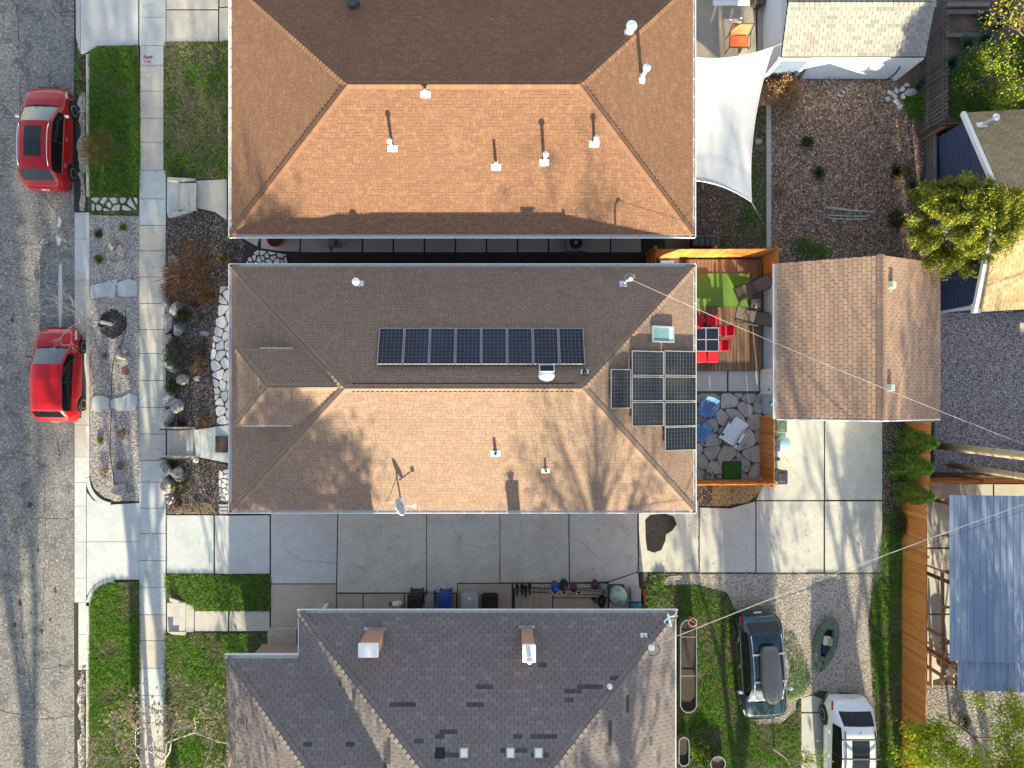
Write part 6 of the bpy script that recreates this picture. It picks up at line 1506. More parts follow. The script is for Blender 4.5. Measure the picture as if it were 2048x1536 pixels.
part('board', MB().box(p + Vector((0, .35, .5)), (.06, 1.1, 1.0), rot=Matrix.Rotation(R(12), 3, 'Y')), m_palewood, t); part('box', MB().box(p + Vector((.0, -.45, .2)), (.18, .8, .4)), m_brownwood, t)
p = G(1512, 8, .04); t = thing('firewood_basket', 'dark basket of split firewood near the white table', 'basket', p)
part('basket', MB().lathe([(.25, 0), (.3, .3), (.27, .3), (.01, .25)], 16, p), m_darkgrey, t)
for k in range(5): part('log', MB().cyl(p + Vector((-.15 + k * .07, -.2, .3 + .03 * (k % 2))), .05, .4, 8, rot=Matrix.Rotation(R(-80 + k * 4), 3, 'X')), m_bark, t)
p = G(1541, 92, .04); t = thing('spare_tyre', 'black tyre leaning at the shed corner by the sail', 'tyre', p)
part('tyre', MB().tube([p + Vector((.02 + .06 * math.sin(a), .30 * math.cos(a), .32 + .30 * math.sin(a))) for a in np.linspace(0, 2 * math.pi, 20, endpoint=False)], .035, 6, closed=True), m_rubber, t, smooth=True); part('inner_tube', MB().tube([p + Vector((-.06, .2 * math.cos(a), .25 + .2 * math.sin(a))) for a in np.linspace(0, 2 * math.pi, 16, endpoint=False)], .02, 5, closed=True), m_black, t)
p = G(1486, 107, .04); t = thing('cardboard_box', 'small open tan box behind the orange chair', 'box', p)
part('box', MB().box(p + Vector((0, 0, .15)), (.28, .32, .3), rz=R(-25)), M('cardboard', (.55, .45, .36), .9), t); part('flap', MB().box(p + Vector((-.1, -.25, .28)), (.26, .2, .01), rz=R(-25)), M('cardboard_pale', (.6, .52, .45), .9), t)
# garden things
p = G(1580, 165, .03); t = thing('black_sack', 'black sack slumped against the shed wall', 'sack', p)
part('sack', MB().ball(p + Vector((0, 0, .16)), (.32, .2, .18), 12, 7, jit=.12), m_black, t, smooth=True); part('knot', MB().ball(p + Vector((.25, .08, .2)), (.12, .1, .1), 8, 5, jit=.2), m_black_rough, t, smooth=True)
for k, (x0, y0, x1, y1, nm) in enumerate(((1568, 160, 1598, 124, 'leftmost dark timber plank leaning on the white shed wall'), (1588, 172, 1610, 138, 'right dark timber plank leaning on the white shed wall'))):
    a, b = G(x0, y0, .05), W(x1, y1, 1.6); b.y = min(b.y, sy0 + .02); d = b - a
    solo('leaning_plank', MB().box((a + b) / 2, (d.length, .12, .04), rot=d.to_track_quat('X', 'Z').to_matrix()), m_greywood, nm, 'plank', a)
for k, (x, y, nm) in enumerate(((1650, 172, 'upper wire tomato cage lying in the garden'), (1672, 196, 'lower wire tomato cage lying in the garden'))):
    p = G(x, y, .05); mb = MB(); d = Vector((.75, .62, 0)).normalized()
    for j in range(5):
        c0 = p + d * (j * .2) + Vector((0, 0, .15)); r_ = .20 - j * .025; sdv = Vector((-d.y, d.x, 0))
        mb.tube([c0 + sdv * r_ * math.cos(a) + Vector((0, 0, r_ * math.sin(a) * .8)) for a in np.linspace(0, 2 * math.pi, 14, endpoint=False)], .010, 4, closed=True)
    t = thing('tomato_cage', nm, 'cage', p); part('hoops', mb, m_galv, t); ml = MB(); sdv = Vector((-d.y, d.x, 0))
    for s in (-1, 1): ml.tube([p + sdv * .2 * s + Vector((0, 0, .15)), p + d * 1.1 + sdv * .06 * s + Vector((0, 0, .15))], .008, 4)
    part('stay', ml, m_galv, t)
for k, (a, b) in enumerate((((1652, 413), (1750, 424)), ((1660, 417), (1745, 423)), ((1657, 430), (1738, 432)), ((1656, 436), (1736, 438)))):
    solo('irrigation_pipe', MB().tube([G(*a, .06), G((a[0] + b[0]) / 2, (a[1] + b[1]) / 2 + 1.5, .05), G(*b, .06)], .018, 6), M('pipe_pale%d' % k, (.50, .56, .54), .5), ['topmost', 'second', 'third', 'lowest'][k] + ' pale irrigation pipe lying on the garden soil', 'pipe', G(*a), 'irrigation pipes on the garden soil')
# raised metal planters on the south lawn side
def oval_bed(label, x0, y0, x1, y1, dividers):
    a, b = W(x0, y0, GHI + .45), W(x1, y1, GHI + .45); cx_, r_ = (a.x + b.x) / 2, (b.x - a.x) / 2; yt, yb = a.y - r_, b.y + r_
    ring = [(cx_ + r_ * math.cos(q), yt + r_ * math.sin(q)) for q in np.linspace(0, math.pi, 12)] + [(cx_ + r_ * math.cos(q), yb + r_ * math.sin(q)) for q in np.linspace(math.pi, 2 * math.pi, 12)]
    t = thing('metal_planter', label, 'planter', (cx_, (yt + yb) / 2, GHI))
    mb = MB(); n_ = len(ring); ins = [(cx_ + (x - cx_) * .93, (yt if y > yt else yb if y < yb else y) + (y - (yt if y > yt else yb if y < yb else y)) * .93) for x, y in ring]
    vs = [(x, y, GHI) for x, y in ring] + [(x, y, GHI + .45) for x, y in ring] + [(x, y, GHI + .45) for x, y in ins] + [(x, y, GHI + .3) for x, y in ins]
    fs = []
    for i in range(n_):
        j = (i + 1) % n_
        for k in range(3): fs.append((k * n_ + i, k * n_ + j, (k + 1) * n_ + j, (k + 1) * n_ + i))
    mb.add(vs, fs); part('wall', mb, m_galv, t)
    part('rim', MB().tube([(x, y, GHI + .455) for x, y in ring], .02, 6, closed=True), m_galv, t)
    part('soil', MB().prism(ins, GHI + .25, GHI + .36), m_mulch_base, t)
    for py_ in dividers: q = W(0, py_, GHI + .44).y; part('brace', MB().box((cx_, q, GHI + .44), (r_ * 1.9, .02, .02)), m_lightgrey, t)
oval_bed('long oval galvanised planter beside the south house wall', 1361, 1240, 1393, 1425, (1274, 1352)); oval_bed('short oval galvanised planter at the lower house corner', 1358, 1475, 1378, 1532, ())
p = G(1430, 1518); t = thing('round_planter', 'round galvanised tub of soil at the lower lawn edge', 'planter', p)
part('wall', MB().lathe([(.30, 0), (.32, .4), (.29, .4), (.28, .3), (.01, .29)], 22, p), m_galv, t, smooth=False); part('soil', MB().cyl(p + Vector((0, 0, .28)), .28, .03, 18), m_soil, t)
p = G(1379, 1237); t = thing('terracotta_pot', 'terracotta ring pot at the head of the long planter', 'pot', p)
part('pot', MB().lathe([(.12, 0), (.17, .42), (.19, .5), (.155, .5), (.13, .4), (.01, .38)], 20, p), m_terra, t, smooth=True); part('soil', MB().cyl(p + Vector((0, 0, .4)), .14, .02, 14), m_soil, t)
# antenna at the corner of the south roof
p = on_plane(1350, 1226, plane_of(SF[2])); t = thing('roof_antenna', 'small blue grey antenna at the south roof corner', 'antenna', p)
part('arm', MB().tube([p + Vector((.05, .02, .0)), p + Vector((-.12, 0, .35)), p + Vector((-.38, -.02, .42))], .022, 6), m_white, t); part('panel', MB().rbox(p + Vector((-.32, -.12, .42)), (.08, .50, .10), .03, rz=R(14)), m_lightblue, t); part('bracket', MB().tube([p + Vector((-.36, -.05, .40)), p + Vector((-.5, -.2, .35)), p + Vector((-.45, -.28, .35))], .02, 5), m_lightblue, t)
# doormat, utility lid, rocks ring
c_, s_ = zrect(431, 872, 470, 905, .75)
solo('doormat', MB().box((c_.x, c_.y, GHI + .075), (s_[0], s_[1], .02)), M('doormat_brown', (.07, .048, .04), .95), 'dark brown doormat on the blue landing of the middle house', 'mat', (c_.x, c_.y, GHI + .06))
p = G(251, 743, .02); t = thing('manhole_cover', 'round rusty brown utility lid set in the gravel strip', 'lid', p)
part('cover', MB().lathe([(.17, 0), (.17, .03), (.15, .035)], 20, p), M('rust_lid', (.14, .06, .045), .8), t); part('knob', MB().cyl(p + Vector((0, 0, .035)), .03, .01, 8), m_darkgrey, t)
p = G(225, 648, .013); stuff('mulch_ring', pebble_mesh('mulch_ring', np.array([(p.x + math.sqrt(random.random()) * .62 * math.cos(a), p.y + math.sqrt(random.random()) * .62 * math.sin(a)) for a in NR.uniform(0, 6.28, 2600)]), M('black_mulch', (.02, .017, .015), .95, isl=[(.012, .01, .009), (.05, .04, .034), (.02, .016, .014), (.08, .065, .055)]), (.02, .05), flat=.5, dz=.02), 'black mulch disc around the young bare tree', 'mulch')
# bicycles under the navy garage eave
def bicycle(label, px, py, col, rz, basket=False):
    p = G(px, py, .01); t = thing('bicycle', label, 'bicycle', p, None, rz); tilt = Matrix.Rotation(R(-38), 3, 'X')
    def T(v): return tilt @ Vector(v)
    for x in (-.52, .52):
        w_ = part('wheel', MB().tube([T((x + .33 * math.cos(a), 0, .34 + .33 * math.sin(a))) for a in np.linspace(0, 2 * math.pi, 22, endpoint=False)], .018, 6, closed=True), m_lightgrey, t, local=True)
        sp = MB()
        for k in range(8): a = k * math.pi / 4; sp.tube([T((x, 0, .34)), T((x + .32 * math.cos(a), 0, .34 + .32 * math.sin(a)))], .004, 3)
        part('spokes', sp, m_alu, w_, local=True)
    fr = MB()
    for a, b in (((-.52, 0, .34), (-.08, 0, .32)), ((-.52, 0, .34), (-.2, 0, .8)), ((-.08, 0, .32), (-.2, 0, .82)), ((-.2, 0, .75), (.36, 0, .8)), ((-.08, 0, .32), (.38, 0, .72)), ((.36, 0, .85), (.52, 0, .34))): fr.tube([T(a), T(b)], .018, 6)
    part('frame', fr, col, t, local=True); part('saddle', MB().rbox(T((-.23, 0, .88)), (.24, .12, .06), .04), m_black, t, local=True)
    part('handlebar', MB().tube([T((.25, -.26, .98)), T((.36, -.2, .95)), T((.36, .2, .95)), T((.25, .26, .98))], .014, 6), m_alu, t, local=True)
    if basket: part('basket', MB().box(T((.55, 0, .85)), (.3, .34, .24), top=1.15), M('wicker', (.62, .52, .40), .8), t, local=True)
bicycle('pale bicycle with teal frame parked below the tan roof', 1975, 634, m_teal, 0); bicycle('bicycle with a wicker basket at the right edge below the tan roof', 2046, 634, m_bluebin, R(180), True)
# inflatable raft
p = G(1647, 1282); t = thing('inflatable_raft', 'green inflatable raft lying on the pale gravel', 'raft', p, None, R(-14))
out = []
for k in range(28):
    a = 2 * math.pi * k / 28; x, y = .33 * math.cos(a), .92 * math.sin(a)
    if y < 0: x *= (1 - .30 * (y / .92) ** 2)
    out.append((x, y, .2 + .12 * max(0, abs(y) / .92 - .5)))
part('tube', MB().tube(out, [.145 if k not in (20, 21, 22) else .13 for k in range(28)], 12, closed=True), m_raft, t, smooth=True, local=True)
part('stern_deck', MB().ball((0, .82, .22), (.28, .26, .14), 14, 8), m_raft, t, smooth=True, local=True); part('bow_deck', MB().ball((0, -.90, .25), (.20, .34, .12), 14, 8), m_raft, t, smooth=True, local=True)
part('floor', MB().lathe([(.36, 0), (.36, .03)], 20, (0, 0, .06), sy=2.2), m_black, t, local=True)
part('backband', MB().rbox((0, -.25, .2), (.34, .5, .10), .1), M('navy_fabric', (.012, .02, .05), .9), t, local=True)
for k in range(6): a = R(20 + k * 64); part('seam', MB().tube([(x_, y_, z_) for x_, y_, z_ in [(.33 * math.cos(a) + .15 * math.cos(a) * math.cos(q), .92 * math.sin(a) + .15 * math.sin(a) * math.cos(q), .21 + .15 * math.sin(q)) for q in np.linspace(0, math.pi, 8)]], .008, 4), M('raft_seam', (.06, .09, .07), .5) if 'raft_seam' not in MATS else MATS['raft_seam'], t, local=True)
part('grab_strap', MB().tube([(-.12, .95, .38), (-.02, .80, .40), (.05, .95, .38)], .014, 5).tube([(-.42, .5, .36), (-.3, .48, .37)], .016, 5), m_black, t, local=True)
part('bow_zip', MB().tube([(.02, -.75, .38), (0, -1.2, .34)], .022, 5), m_black, t, local=True)
p2 = p + Vector((.0, .12, .3)); t = thing('boat_cushion', 'tan folded cushion seat lying inside the raft', 'cushion', p2, None, R(-6))
part('pad', MB().rbox((0, 0, 0), (.32, .38, .10), .05), M('tan_cloth', (.55, .50, .38), .8, var=[(16, (.35, .2, .15), .52, .62, .7)]), t, local=True); part('flap', MB().rbox((.12, -.02, .06), (.20, .34, .05), .04), M('tan_cloth_dark', (.28, .24, .17), .8), t, local=True)

# ------------------------------------------------------------------ cars
m_sunroof = M('sunroof_glass', (.012, .014, .015), .10, coat=.25, spec=.5)
def smooth(a, b, x):
    t = max(0.0, min(1.0, (x - a) / (b - a))) if b != a else float(x > a); return t * t * (3 - 2 * t)
def interp(x, pts): return float(np.interp(x, [p[0] for p in pts], [p[1] for p in pts]))
def car(label, px, py, rz, L, Wd, Ht, paint, prof, belt, wsb, wst, rgt, rgb, sidef, sider, zg=0.0, wheel_r=.33, trim=None, windscreen=None, wheels=True, cabw=.70, rails=None, sunroof=None, mirror=None, chrome_line=False, refz=.75):
    """local +Y is forward. prof: (y, z) centre-line of the top; wsb/wst windscreen base/top y; rgt/rgb rear glass top/base y"""
    p = W(px, py, zg + refz); p.z = zg
    t = thing('car', label, 'car', p, None, rz)
    hw = Wd / 2; hl = L / 2; trim = trim or m_black; windscreen = windscreen or m_glass_pale
    fa, ra = hl - L * .195, -hl + L * .185         # axle positions
    ys = sorted(set([round(v, 4) for v in list(np.linspace(-hl, hl, 61)) + [wsb, wst, rgt, rgb, sidef, sider, (sidef + sider) / 2 - .03, (sidef + sider) / 2 + .03] + [hl - d for d in (.01, .03, .08, .14, .2, .28)] + [-hl + d for d in (.01, .03, .07, .12, .2, .28)] + ([sunroof[0], sunroof[1]] if sunroof else [])]))
    def wid(y):
        f = max(0, (abs(y) - (hl - .62)) / .62); k = .30 if y > 0 else .22
        return hw * (1 - k * f ** 2.6) * (1 - .02 * (abs(y) / hl) ** 2)
    def zlow(y):
        z = .24 + .10 * smooth(hl - .35, hl, abs(y))
        for a in (fa, ra):
            d = abs(y - a); r = wheel_r + .06
            if d < r: z = max(z, .02 + wheel_r + math.sqrt(r * r - d * d) * .98)
        return z
    K = 11; grid = []
    for y in ys:
        w = wid(y); zt_ = interp(y, prof); zb = min(interp(y, belt), zt_ - .015); zl = zlow(y)
        c = max(0.0, min(1.0, (zt_ - zb - .06) / (Ht - zb - .10))) if zt_ > zb + .06 else 0.0
        cw = (w * .80) * (1 - c) + (hw * cabw) * c
        s4 = Vector((w * .945, zb)); E = Vector((cw + .035, zt_ - .035 * (.3 + .7 * c)))
        zm = max(zl + .02, .62 * zb)
        pts = [(w * .93, zl), (w * .985, max(zl + .01, .40)), (w, max(zm, zl + .015)), (w * .988, max(zb - .07, zl + .02)), tuple(s4)]
        for k in (.07, .5, .93): q = s4.lerp(E, k); q = q + Vector((.018 * 4 * k * (1 - k), 0)); pts.append(tuple(q))
        cr = .025 * c + .03
        pts += [(cw - .045, zt_ - .002), (cw * .55, zt_ + cr * .7), (0, zt_ + cr)]
        grid.append([(x, y, z) for x, z in pts])
    n = len(ys); cols = 2 * K - 1
    full = []
    for r in grid: full.append(r + [(-x, y, z) for x, y, z in r[-2::-1]])
    mbs = {}
    def put_face(key, i, j):
        mb = mbs.setdefault(key, MB()); a, b, c_, d = full[i][j], full[i + 1][j], full[i + 1][j + 1], full[i][j + 1]
        mb.f.append(tuple(len(mb.v) + k for k in range(4))); mb.v.extend([a, b, c_, d]); mb.m.append(0)
    for i in range(n - 1):
        y = (ys[i] + ys[i + 1]) / 2
        for j in range(cols - 1):
            s = j if j < K - 1 else cols - 2 - j; sd_ = 'r' if j < K - 1 else 'l'; key = 'body'
            if wsb > y > wst and s >= 8: key = 'windscreen'
            elif wsb > y > wst and s == 7 and False: key = 'body'
            elif rgb < y < rgt and s >= 8: key = 'rear_window'
            elif sider < y < sidef and s in (5, 6):
                m_ = (sidef + sider) / 2
                if abs(y - m_) < .03: key = 'pillar_' + sd_
                else: key = 'side_window_' + sd_ + ('f' if y > m_ else 'r')
            elif s == 0: key = 'sill_trim'
            elif s in (2, 3, 4) and y > hl - .52 and not (s == 2) : key = 'headlight_' + sd_ if y < hl - .12 else 'body'
            elif s in (3, 4) and y < -hl + .34 and y > -hl + .06: key = 'tail_light_' + sd_
            elif sunroof and sunroof[0] < y < sunroof[1] and s >= 9: key = 'sunroof'
            put_face(key, i, j)
    for i, fl in ((0, False), (n - 1, True)):           # end caps
        vs = full[i]; mb = mbs['body']; o = len(mb.v); mb.v.extend(vs); f = tuple(range(o, o + cols)); mb.f.append(f if not fl else f[::-1]); mb.m.append(0)
    mt = {'body': paint, 'windscreen': windscreen, 'rear_window': m_glass, 'sill_trim': trim, 'sunroof': m_sunroof}
    nm = {'windscreen': 'windscreen', 'body': 'body'}
    body = None
    for key in sorted(mbs, key=lambda k: k != 'body'):
        mb = mbs[key]; base = key.rsplit('_', 1)[0] if key[-2:] in ('_r', '_l') or key.endswith(('_rf', '_rr', '_lf', '_lr')) else key
        mat = mt.get(base) or (m_glass if 'side_window' in base else m_black if base == 'pillar' else m_lens if base == 'headlight' else m_redlens if base == 'tail_light' else paint)
        me = mb.mesh(base, mat, True)
        bm = bmesh.new(); bm.from_mesh(me); bmesh.ops.remove_doubles(bm, verts=bm.verts, dist=.0004); bmesh.ops.recalc_face_normals(bm, faces=bm.faces) if base == 'body' else None; bm.to_mesh(me); bm.free()
        me.polygons.foreach_set('use_smooth', [True] * len(me.polygons))
        put(base, me, t)
    part('underbody', MB().box((0, 0, .32), (Wd * .84, L * .93, .22)), m_black, t, local=True)
    for y in (fa, ra):
        for s in (-1, 1):
            rot = Matrix.Rotation(R(90 * s), 3, 'Y'); x = s * (hw - .19); r = wheel_r
            o = part('wheel', MB().lathe([(r * .62, .0), (r * .95, .0), (r, .03), (r, .17), (r * .95, .20), (r * .66, .20)], 24, (x, y, r), rot), m_rubber, t, smooth=False, local=True)
            ORG[o.name] = Vector((0, 0, 0)); rim = MB()
            for k in range(5):
                a = k * 2 * math.pi / 5; c_ = Vector((x, y, r)) + rot @ Vector((r * .32 * math.cos(a), r * .32 * math.sin(a), .185)); rim.box(c_, (r * .64, .05, .025), rot=rot @ Matrix.Rotation(a, 3, 'Z'))
            rim.tube([Vector((x, y, r)) + rot @ Vector((r * .63 * math.cos(a), r * .63 * math.sin(a), .185)) for a in np.linspace(0, 2 * math.pi, 20, endpoint=False)], .02, 6, closed=True)
            part('rim', rim, m_alu, o, local=True)
            part('wheel_well', MB().cyl((s * (hw - .28), y, r + .02), r + .05, .05, 20, rot=rot), m_black, t, local=True)
    for s in (-1, 1):
        part('mirror', MB().ball((s * (hw + .10), wsb - .42, interp(0, belt) + .06), (.12, .065, .075), 10, 6), mirror or paint, t, smooth=True, local=True)
        for y in ((sidef + sider) / 2 + .22, sider + .42): part('door_handle', MB().rbox((s * (wid(y) + .002), y, interp(y, belt) - .10), (.03, .17, .035), .01), m_chrome if chrome_line else paint, t, local=True)
        if chrome_line: part('window_trim', MB().tube([(s * (wid(y) * .952 + .004), y, min(interp(y, belt), interp(y, prof)) + .022) for y in np.linspace(sider, sidef, 12)], .014, 5), m_chrome, t, local=True)
        part('door_seam', MB().tube([(s * (wid((sidef + sider) / 2) * q + .001), (sidef + sider) / 2, z) for q, z in ((.985, .40), (1.0, .62 * interp(0, belt)), (.989, interp(0, belt) - .07))], .006, 4), m_black, t, local=True)
    z = interp(wsb, prof) + .035
    part('wiper', MB().tube([(.35, wsb - .02, z), (-.25, wsb - .10, z + .05)], .012, 4).tube([(-.05, wsb - .01, z), (-.58, wsb - .12, z + .03)], .012, 4), m_black, t, local=True)
    part('cowl', MB().tube([(x, wsb + .03 - .10 * (abs(x) / hw) ** 2, interp(wsb, prof) + .028 - .03 * (abs(x) / hw) ** 2) for x in np.linspace(-hw * .74, hw * .74, 9)], .03, 6), m_black, t, local=True)
    zr_ = interp(rgt + .18, prof); part('antenna', MB().ball((0, rgt + .22, zr_ + .05), (.025, .06, .035), 8, 5), m_black, t, smooth=True, local=True)
    part('rear_plate', MB().box((0, -hl - .012, .72), (.32, .02, .16)), m_plate, t, local=True); part('front_plate', MB().box((0, hl + .012, .50), (.32, .02, .13)), m_plate, t, local=True)
    part('grille', MB().box((0, hl - .005, .58), (.9, .03, .14)), m_black, t, local=True)
    part('rear_wiper', MB().tube([(0, rgb + .03, interp(rgb, prof) + .045), (.28, rgb + .10, interp(rgb + .1, prof) + .04)], .010, 4), m_black, t, local=True)
    if rails:
        y0, y1, mat = rails
        for s in (-1, 1):
            x = s * (hw * cabw - .04); pts = [(x, y, interp(y, prof) + (.005 if k in (0, 6) else .055)) for k, y in enumerate(np.linspace(y0, y1, 7))]
            part('roof_rail', MB().tube(pts, .022, 6), mat, t, smooth=True, local=True)
    return t
def crossbars(t, ys_, x, z, mat):
    for y in ys_: part('crossbar', MB().rbox((0, y, z), (2 * x, .07, .03), .015), mat, t, local=True)
# compact red crossover on the street
L = 4.33; hl = L / 2
car('red crossover with dark glass roof and silver rails parked at the upper left', 92, 276, R(-.8), L, 1.86, 1.58, m_red,
    [(-hl, .78), (-hl + .05, 1.0), (-hl + .22, 1.10), (-hl + .62, 1.50), (-hl + .9, 1.56), (-.3, 1.59), (.45, 1.50), (1.22, 1.05), (1.55, .98), (hl - .28, .86), (hl - .06, .70), (hl, .58)],
    [(-hl, .75), (-hl + .25, 1.04), (-.5, .98), (.8, .94), (1.25, .93), (hl - .3, .80), (hl, .52)], wsb=1.22, wst=.45, rgt=-hl + .62, rgb=-hl + .24, sidef=.95, sider=-hl + .55,
    rails=(.42, -hl + .75, m_chrome), sunroof=(-1.05, .22), mirror=m_alu, chrome_line=True)
L = 3.98; hl = L / 2
car('plain red hatchback parked beside the young bare tree', 113, 749, R(-.6), L, 1.76, 1.52, m_red2,
    [(-hl, .75), (-hl + .05, .98), (-hl + .18, 1.10), (-hl + .48, 1.44), (-hl + .75, 1.50), (-.2, 1.53), (.42, 1.45), (1.12, 1.02), (1.4, .97), (hl - .25, .84), (hl - .06, .68), (hl, .55)],
    [(-hl, .72), (-hl + .22, 1.02), (-.4, .97), (.7, .92), (1.15, .91), (hl - .3, .78), (hl, .5)], wsb=1.12, wst=.42, rgt=-hl + .46, rgb=-hl + .20, sidef=.86, sider=-hl + .46, mirror=m_black, wheel_r=.30, windscreen=M('windscreen_grey', (.035, .045, .055), .05, coat=1.0))
L = 4.42; hl = L / 2
zy = GHI + .02
wag = car('dark teal blue wagon with a grey roof box parked on the back lawn', 1523, 1333, R(184.0), L, 1.84, 1.55, m_bluecar,
    [(-hl, .80), (-hl + .06, 1.0), (-hl + .22, 1.12), (-hl + .60, 1.48), (-hl + .9, 1.54), (-.1, 1.57), (.62, 1.50), (1.28, 1.04), (1.55, .99), (hl - .28, .88), (hl - .06, .70), (hl, .58)],
    [(-hl, .75), (-hl + .25, 1.02), (-.5, .97), (.8, .93), (1.3, .93), (hl - .3, .82), (hl, .52)], wsb=1.30, wst=.66, rgt=-hl + .58, rgb=-hl + .24, sidef=1.0, sider=-hl + .55,
    zg=zy, rails=(.62, -hl + .65, m_alu), chrome_line=True, mirror=m_white, windscreen=M('windscreen_sunshade', (.30, .46, .46), .08, coat=1.0, var=[(2.2, (.65, .68, .68), .48, .54, 1.0)]))
crossbars(wag, (.25, -.85), .66, 1.665, m_alu)
bx = [(-.40, .30), (.40, .30)]
mb = MB(); N_ = 22
prof = [(-1.22, .02, .20), (-1.18, .30, .26), (-.9, .37, .30), (-.2, .41, .32), (.5, .42, .30), (.88, .34, .24), (1.08, .16, .14), (1.13, .02, .06)]
rings = []
for y, hw_, hz in prof: rings.append([(hw_ * math.copysign(abs(math.cos(a)) ** .55, math.cos(a)), y, 1.70 + max(0, hz * math.copysign(abs(math.sin(a)) ** .6, math.sin(a)))) for a in np.linspace(0, 2 * math.pi, N_, endpoint=False)])
mb.add([v for r_ in rings for v in r_], [(i * N_ + j, (i + 1) * N_ + j, (i + 1) * N_ + (j + 1) % N_, i * N_ + (j + 1) % N_) for i in range(len(rings) - 1) for j in range(N_)])
bt = thing('roof_box', 'grey streamlined cargo box strapped on the teal wagon roof', 'roof box', ORG[wag.name] + Vector((0, 0, 0)), None, R(184))
part('shell', mb, M('roof_box_grey', (.13, .125, .115), .38, coat=.3), bt, smooth=True, local=True)
part('base_tray', MB().rbox((0, -.1, 1.695), (.60, 1.9, .03), .1), m_black, bt, local=True)
part('crease', MB().tube([(.0, .3, 2.005), (.0, .75, 1.96), (0, 1.0, 1.86)], .012, 5), m_darkgrey, bt, local=True)
L = 4.45; hl = L / 2
wsu = car('white crossover with black roof crossbars at the lower right edge', 1699, 1505, R(180), L, 1.84, 1.62, m_whitecar,
    [(-hl, .82), (-hl + .06, 1.02), (-hl + .30, 1.12), (-hl + .78, 1.52), (-hl + 1.1, 1.60), (-.1, 1.63), (.5, 1.55), (1.25, 1.08), (1.6, 1.02), (hl - .28, .9), (hl - .06, .72), (hl, .6)],
    [(-hl, .78), (-hl + .3, 1.06), (-.5, 1.0), (.8, .96), (1.3, .96), (hl - .3, .84), (hl, .55)], wsb=1.25, wst=.5, rgt=-hl + .78, rgb=-hl + .34, sidef=1.0, sider=-hl + .85,
    zg=zy, rails=(.6, -hl + .95, m_black), sunroof=(-.95, .35), wheel_r=.35)
crossbars(wsu, (-1.02, -.25), .80, 1.75, m_darkgrey)

# ------------------------------------------------------------------ rocks
def rock(label, px, py, sx, sy, sz, rz=0, seed=0, mat=None, group=None):
    rg = random.Random(seed); p = G(px, py, -.02); bm = bmesh.new(); bmesh.ops.create_icosphere(bm, subdivisions=3, radius=1.0)
    cuts = [(Vector((rg.gauss(0, 1), rg.gauss(0, 1), rg.gauss(.1, .8))).normalized(), rg.uniform(.48, .80)) for _ in range(10)]
    for v in bm.verts:
        d = v.co.copy()
        for n_, k in cuts:
            e = d.dot(n_) - k
            if e > 0: d -= n_ * e * .92
        d *= 1 + rg.uniform(-.015, .015)
        v.co = Vector((d.x * sx * 1.28, d.y * sy * 1.28, d.z * sz * 1.25))
    bmesh.ops.rotate(bm, verts=bm.verts, matrix=Matrix.Rotation(rz, 3, 'Z')); bmesh.ops.translate(bm, verts=bm.verts, vec=(0, 0, sz * .5))
    me = bpy.data.meshes.new('boulder'); bm.to_mesh(me); bm.free(); me.materials.append(mat or m_boulder)
    o = put('boulder', me); o.location = p; ORG[o.name] = p
    return tag(o, label, 'boulder', group)
BR_ = [(346, 538, .34, .24, .25, 'mottled boulder half buried under the rust shrub'), (352, 521, .22, .2, .2, 'tan boulder at the top of the rust shrub'), (338, 609, .20, .34, .3, 'white upright boulder above the tan one by the sidewalk'), (359, 622, .30, .34, .3, 'big tan boulder behind the sidewalk edge'),
       (342, 645, .24, .42, .3, 'long pale grey boulder beside the sidewalk'), (363, 660, .26, .3, .28, 'pale triangular boulder right of the long grey one'), (341, 677, .18, .28, .22, 'narrow grey boulder left of the sage bush'), (338, 707, .2, .26, .24, 'rounded grey boulder at the sage bush'), (346, 735, .34, .2, .2, 'low grey boulder under the sage bush'),
       (371, 757, .27, .25, .25, 'brownish boulder below the sage bush'), (341, 798, .24, .25, .25, 'speckled boulder above the lower pair'), (357, 815, .34, .30, .28, 'large speckled grey boulder before the stairs'), (338, 836, .22, .38, .3, 'tan boulder beside the upper stair railing'),
       (339, 935, .24, .34, .3, 'white boulder below the stair railing'), (359, 944, .34, .34, .3, 'tan grey boulder right of the white one'), (340, 969, .26, .38, .3, 'rose tinted boulder left of the green mound'), (342, 992, .2, .12, .14, 'small grey boulder under the rose one'), (341, 1001, .13, .14, .14, 'smallest grey stone at the lower bed corner'),
       (244, 978, .26, .30, .28, 'greenish angular boulder at the bottom of the gravel strip'), (246, 710, .24, .2, .2, 'purple grey boulder in the middle of the gravel strip'), (252, 702, .14, .12, .16, 'brown boulder behind the purple grey one'), (228, 490, .14, .24, .26, 'grey boulder inside the black drip ring'), (260, 715, .1, .14, .1, 'white stone beside the purple grey boulder'),
       (396, 757, .13, .13, .1, 'small white stone in the front bed middle'), (410, 666, .2, .12, .12, 'flat pale stone in the upper front bed'), (382, 849, .07, .07, .07, 'tiny white stone above the stairs'), (393, 918, .14, .12, .1, 'small tan stone at the stair foot')]
for k, (x, y, a, b, c_, nm) in enumerate(BR_): rock(nm, x, y, a, b, c_, random.uniform(-.5, .5), 30 + k)
GS = [(1778, 185), (1791, 182), (1788, 194), (1774, 198), (1790, 203), (1795, 209), (1803, 178), (1804, 193), (1798, 214), (1813, 171)]
ORD = ['topmost', 'second', 'third', 'fourth', 'fifth', 'sixth', 'seventh', 'eighth', 'ninth', 'lowest']
for k, (x, y) in enumerate(sorted(GS, key=lambda q: q[1])): rock(ORD[k] + (' pale stone' if k in (0, 9) else ' pale stone from the top') + ' of the small pile by the garden path', x, y, .12, .10, .09, k, 70 + k, m_flag_white, 'stone pile by the garden path')
rock('tan stone on the weedy strip by the sail', 1516, 284, .17, .12, .08, 0, 90, M('tan_stone', (.42, .30, .2), .9))
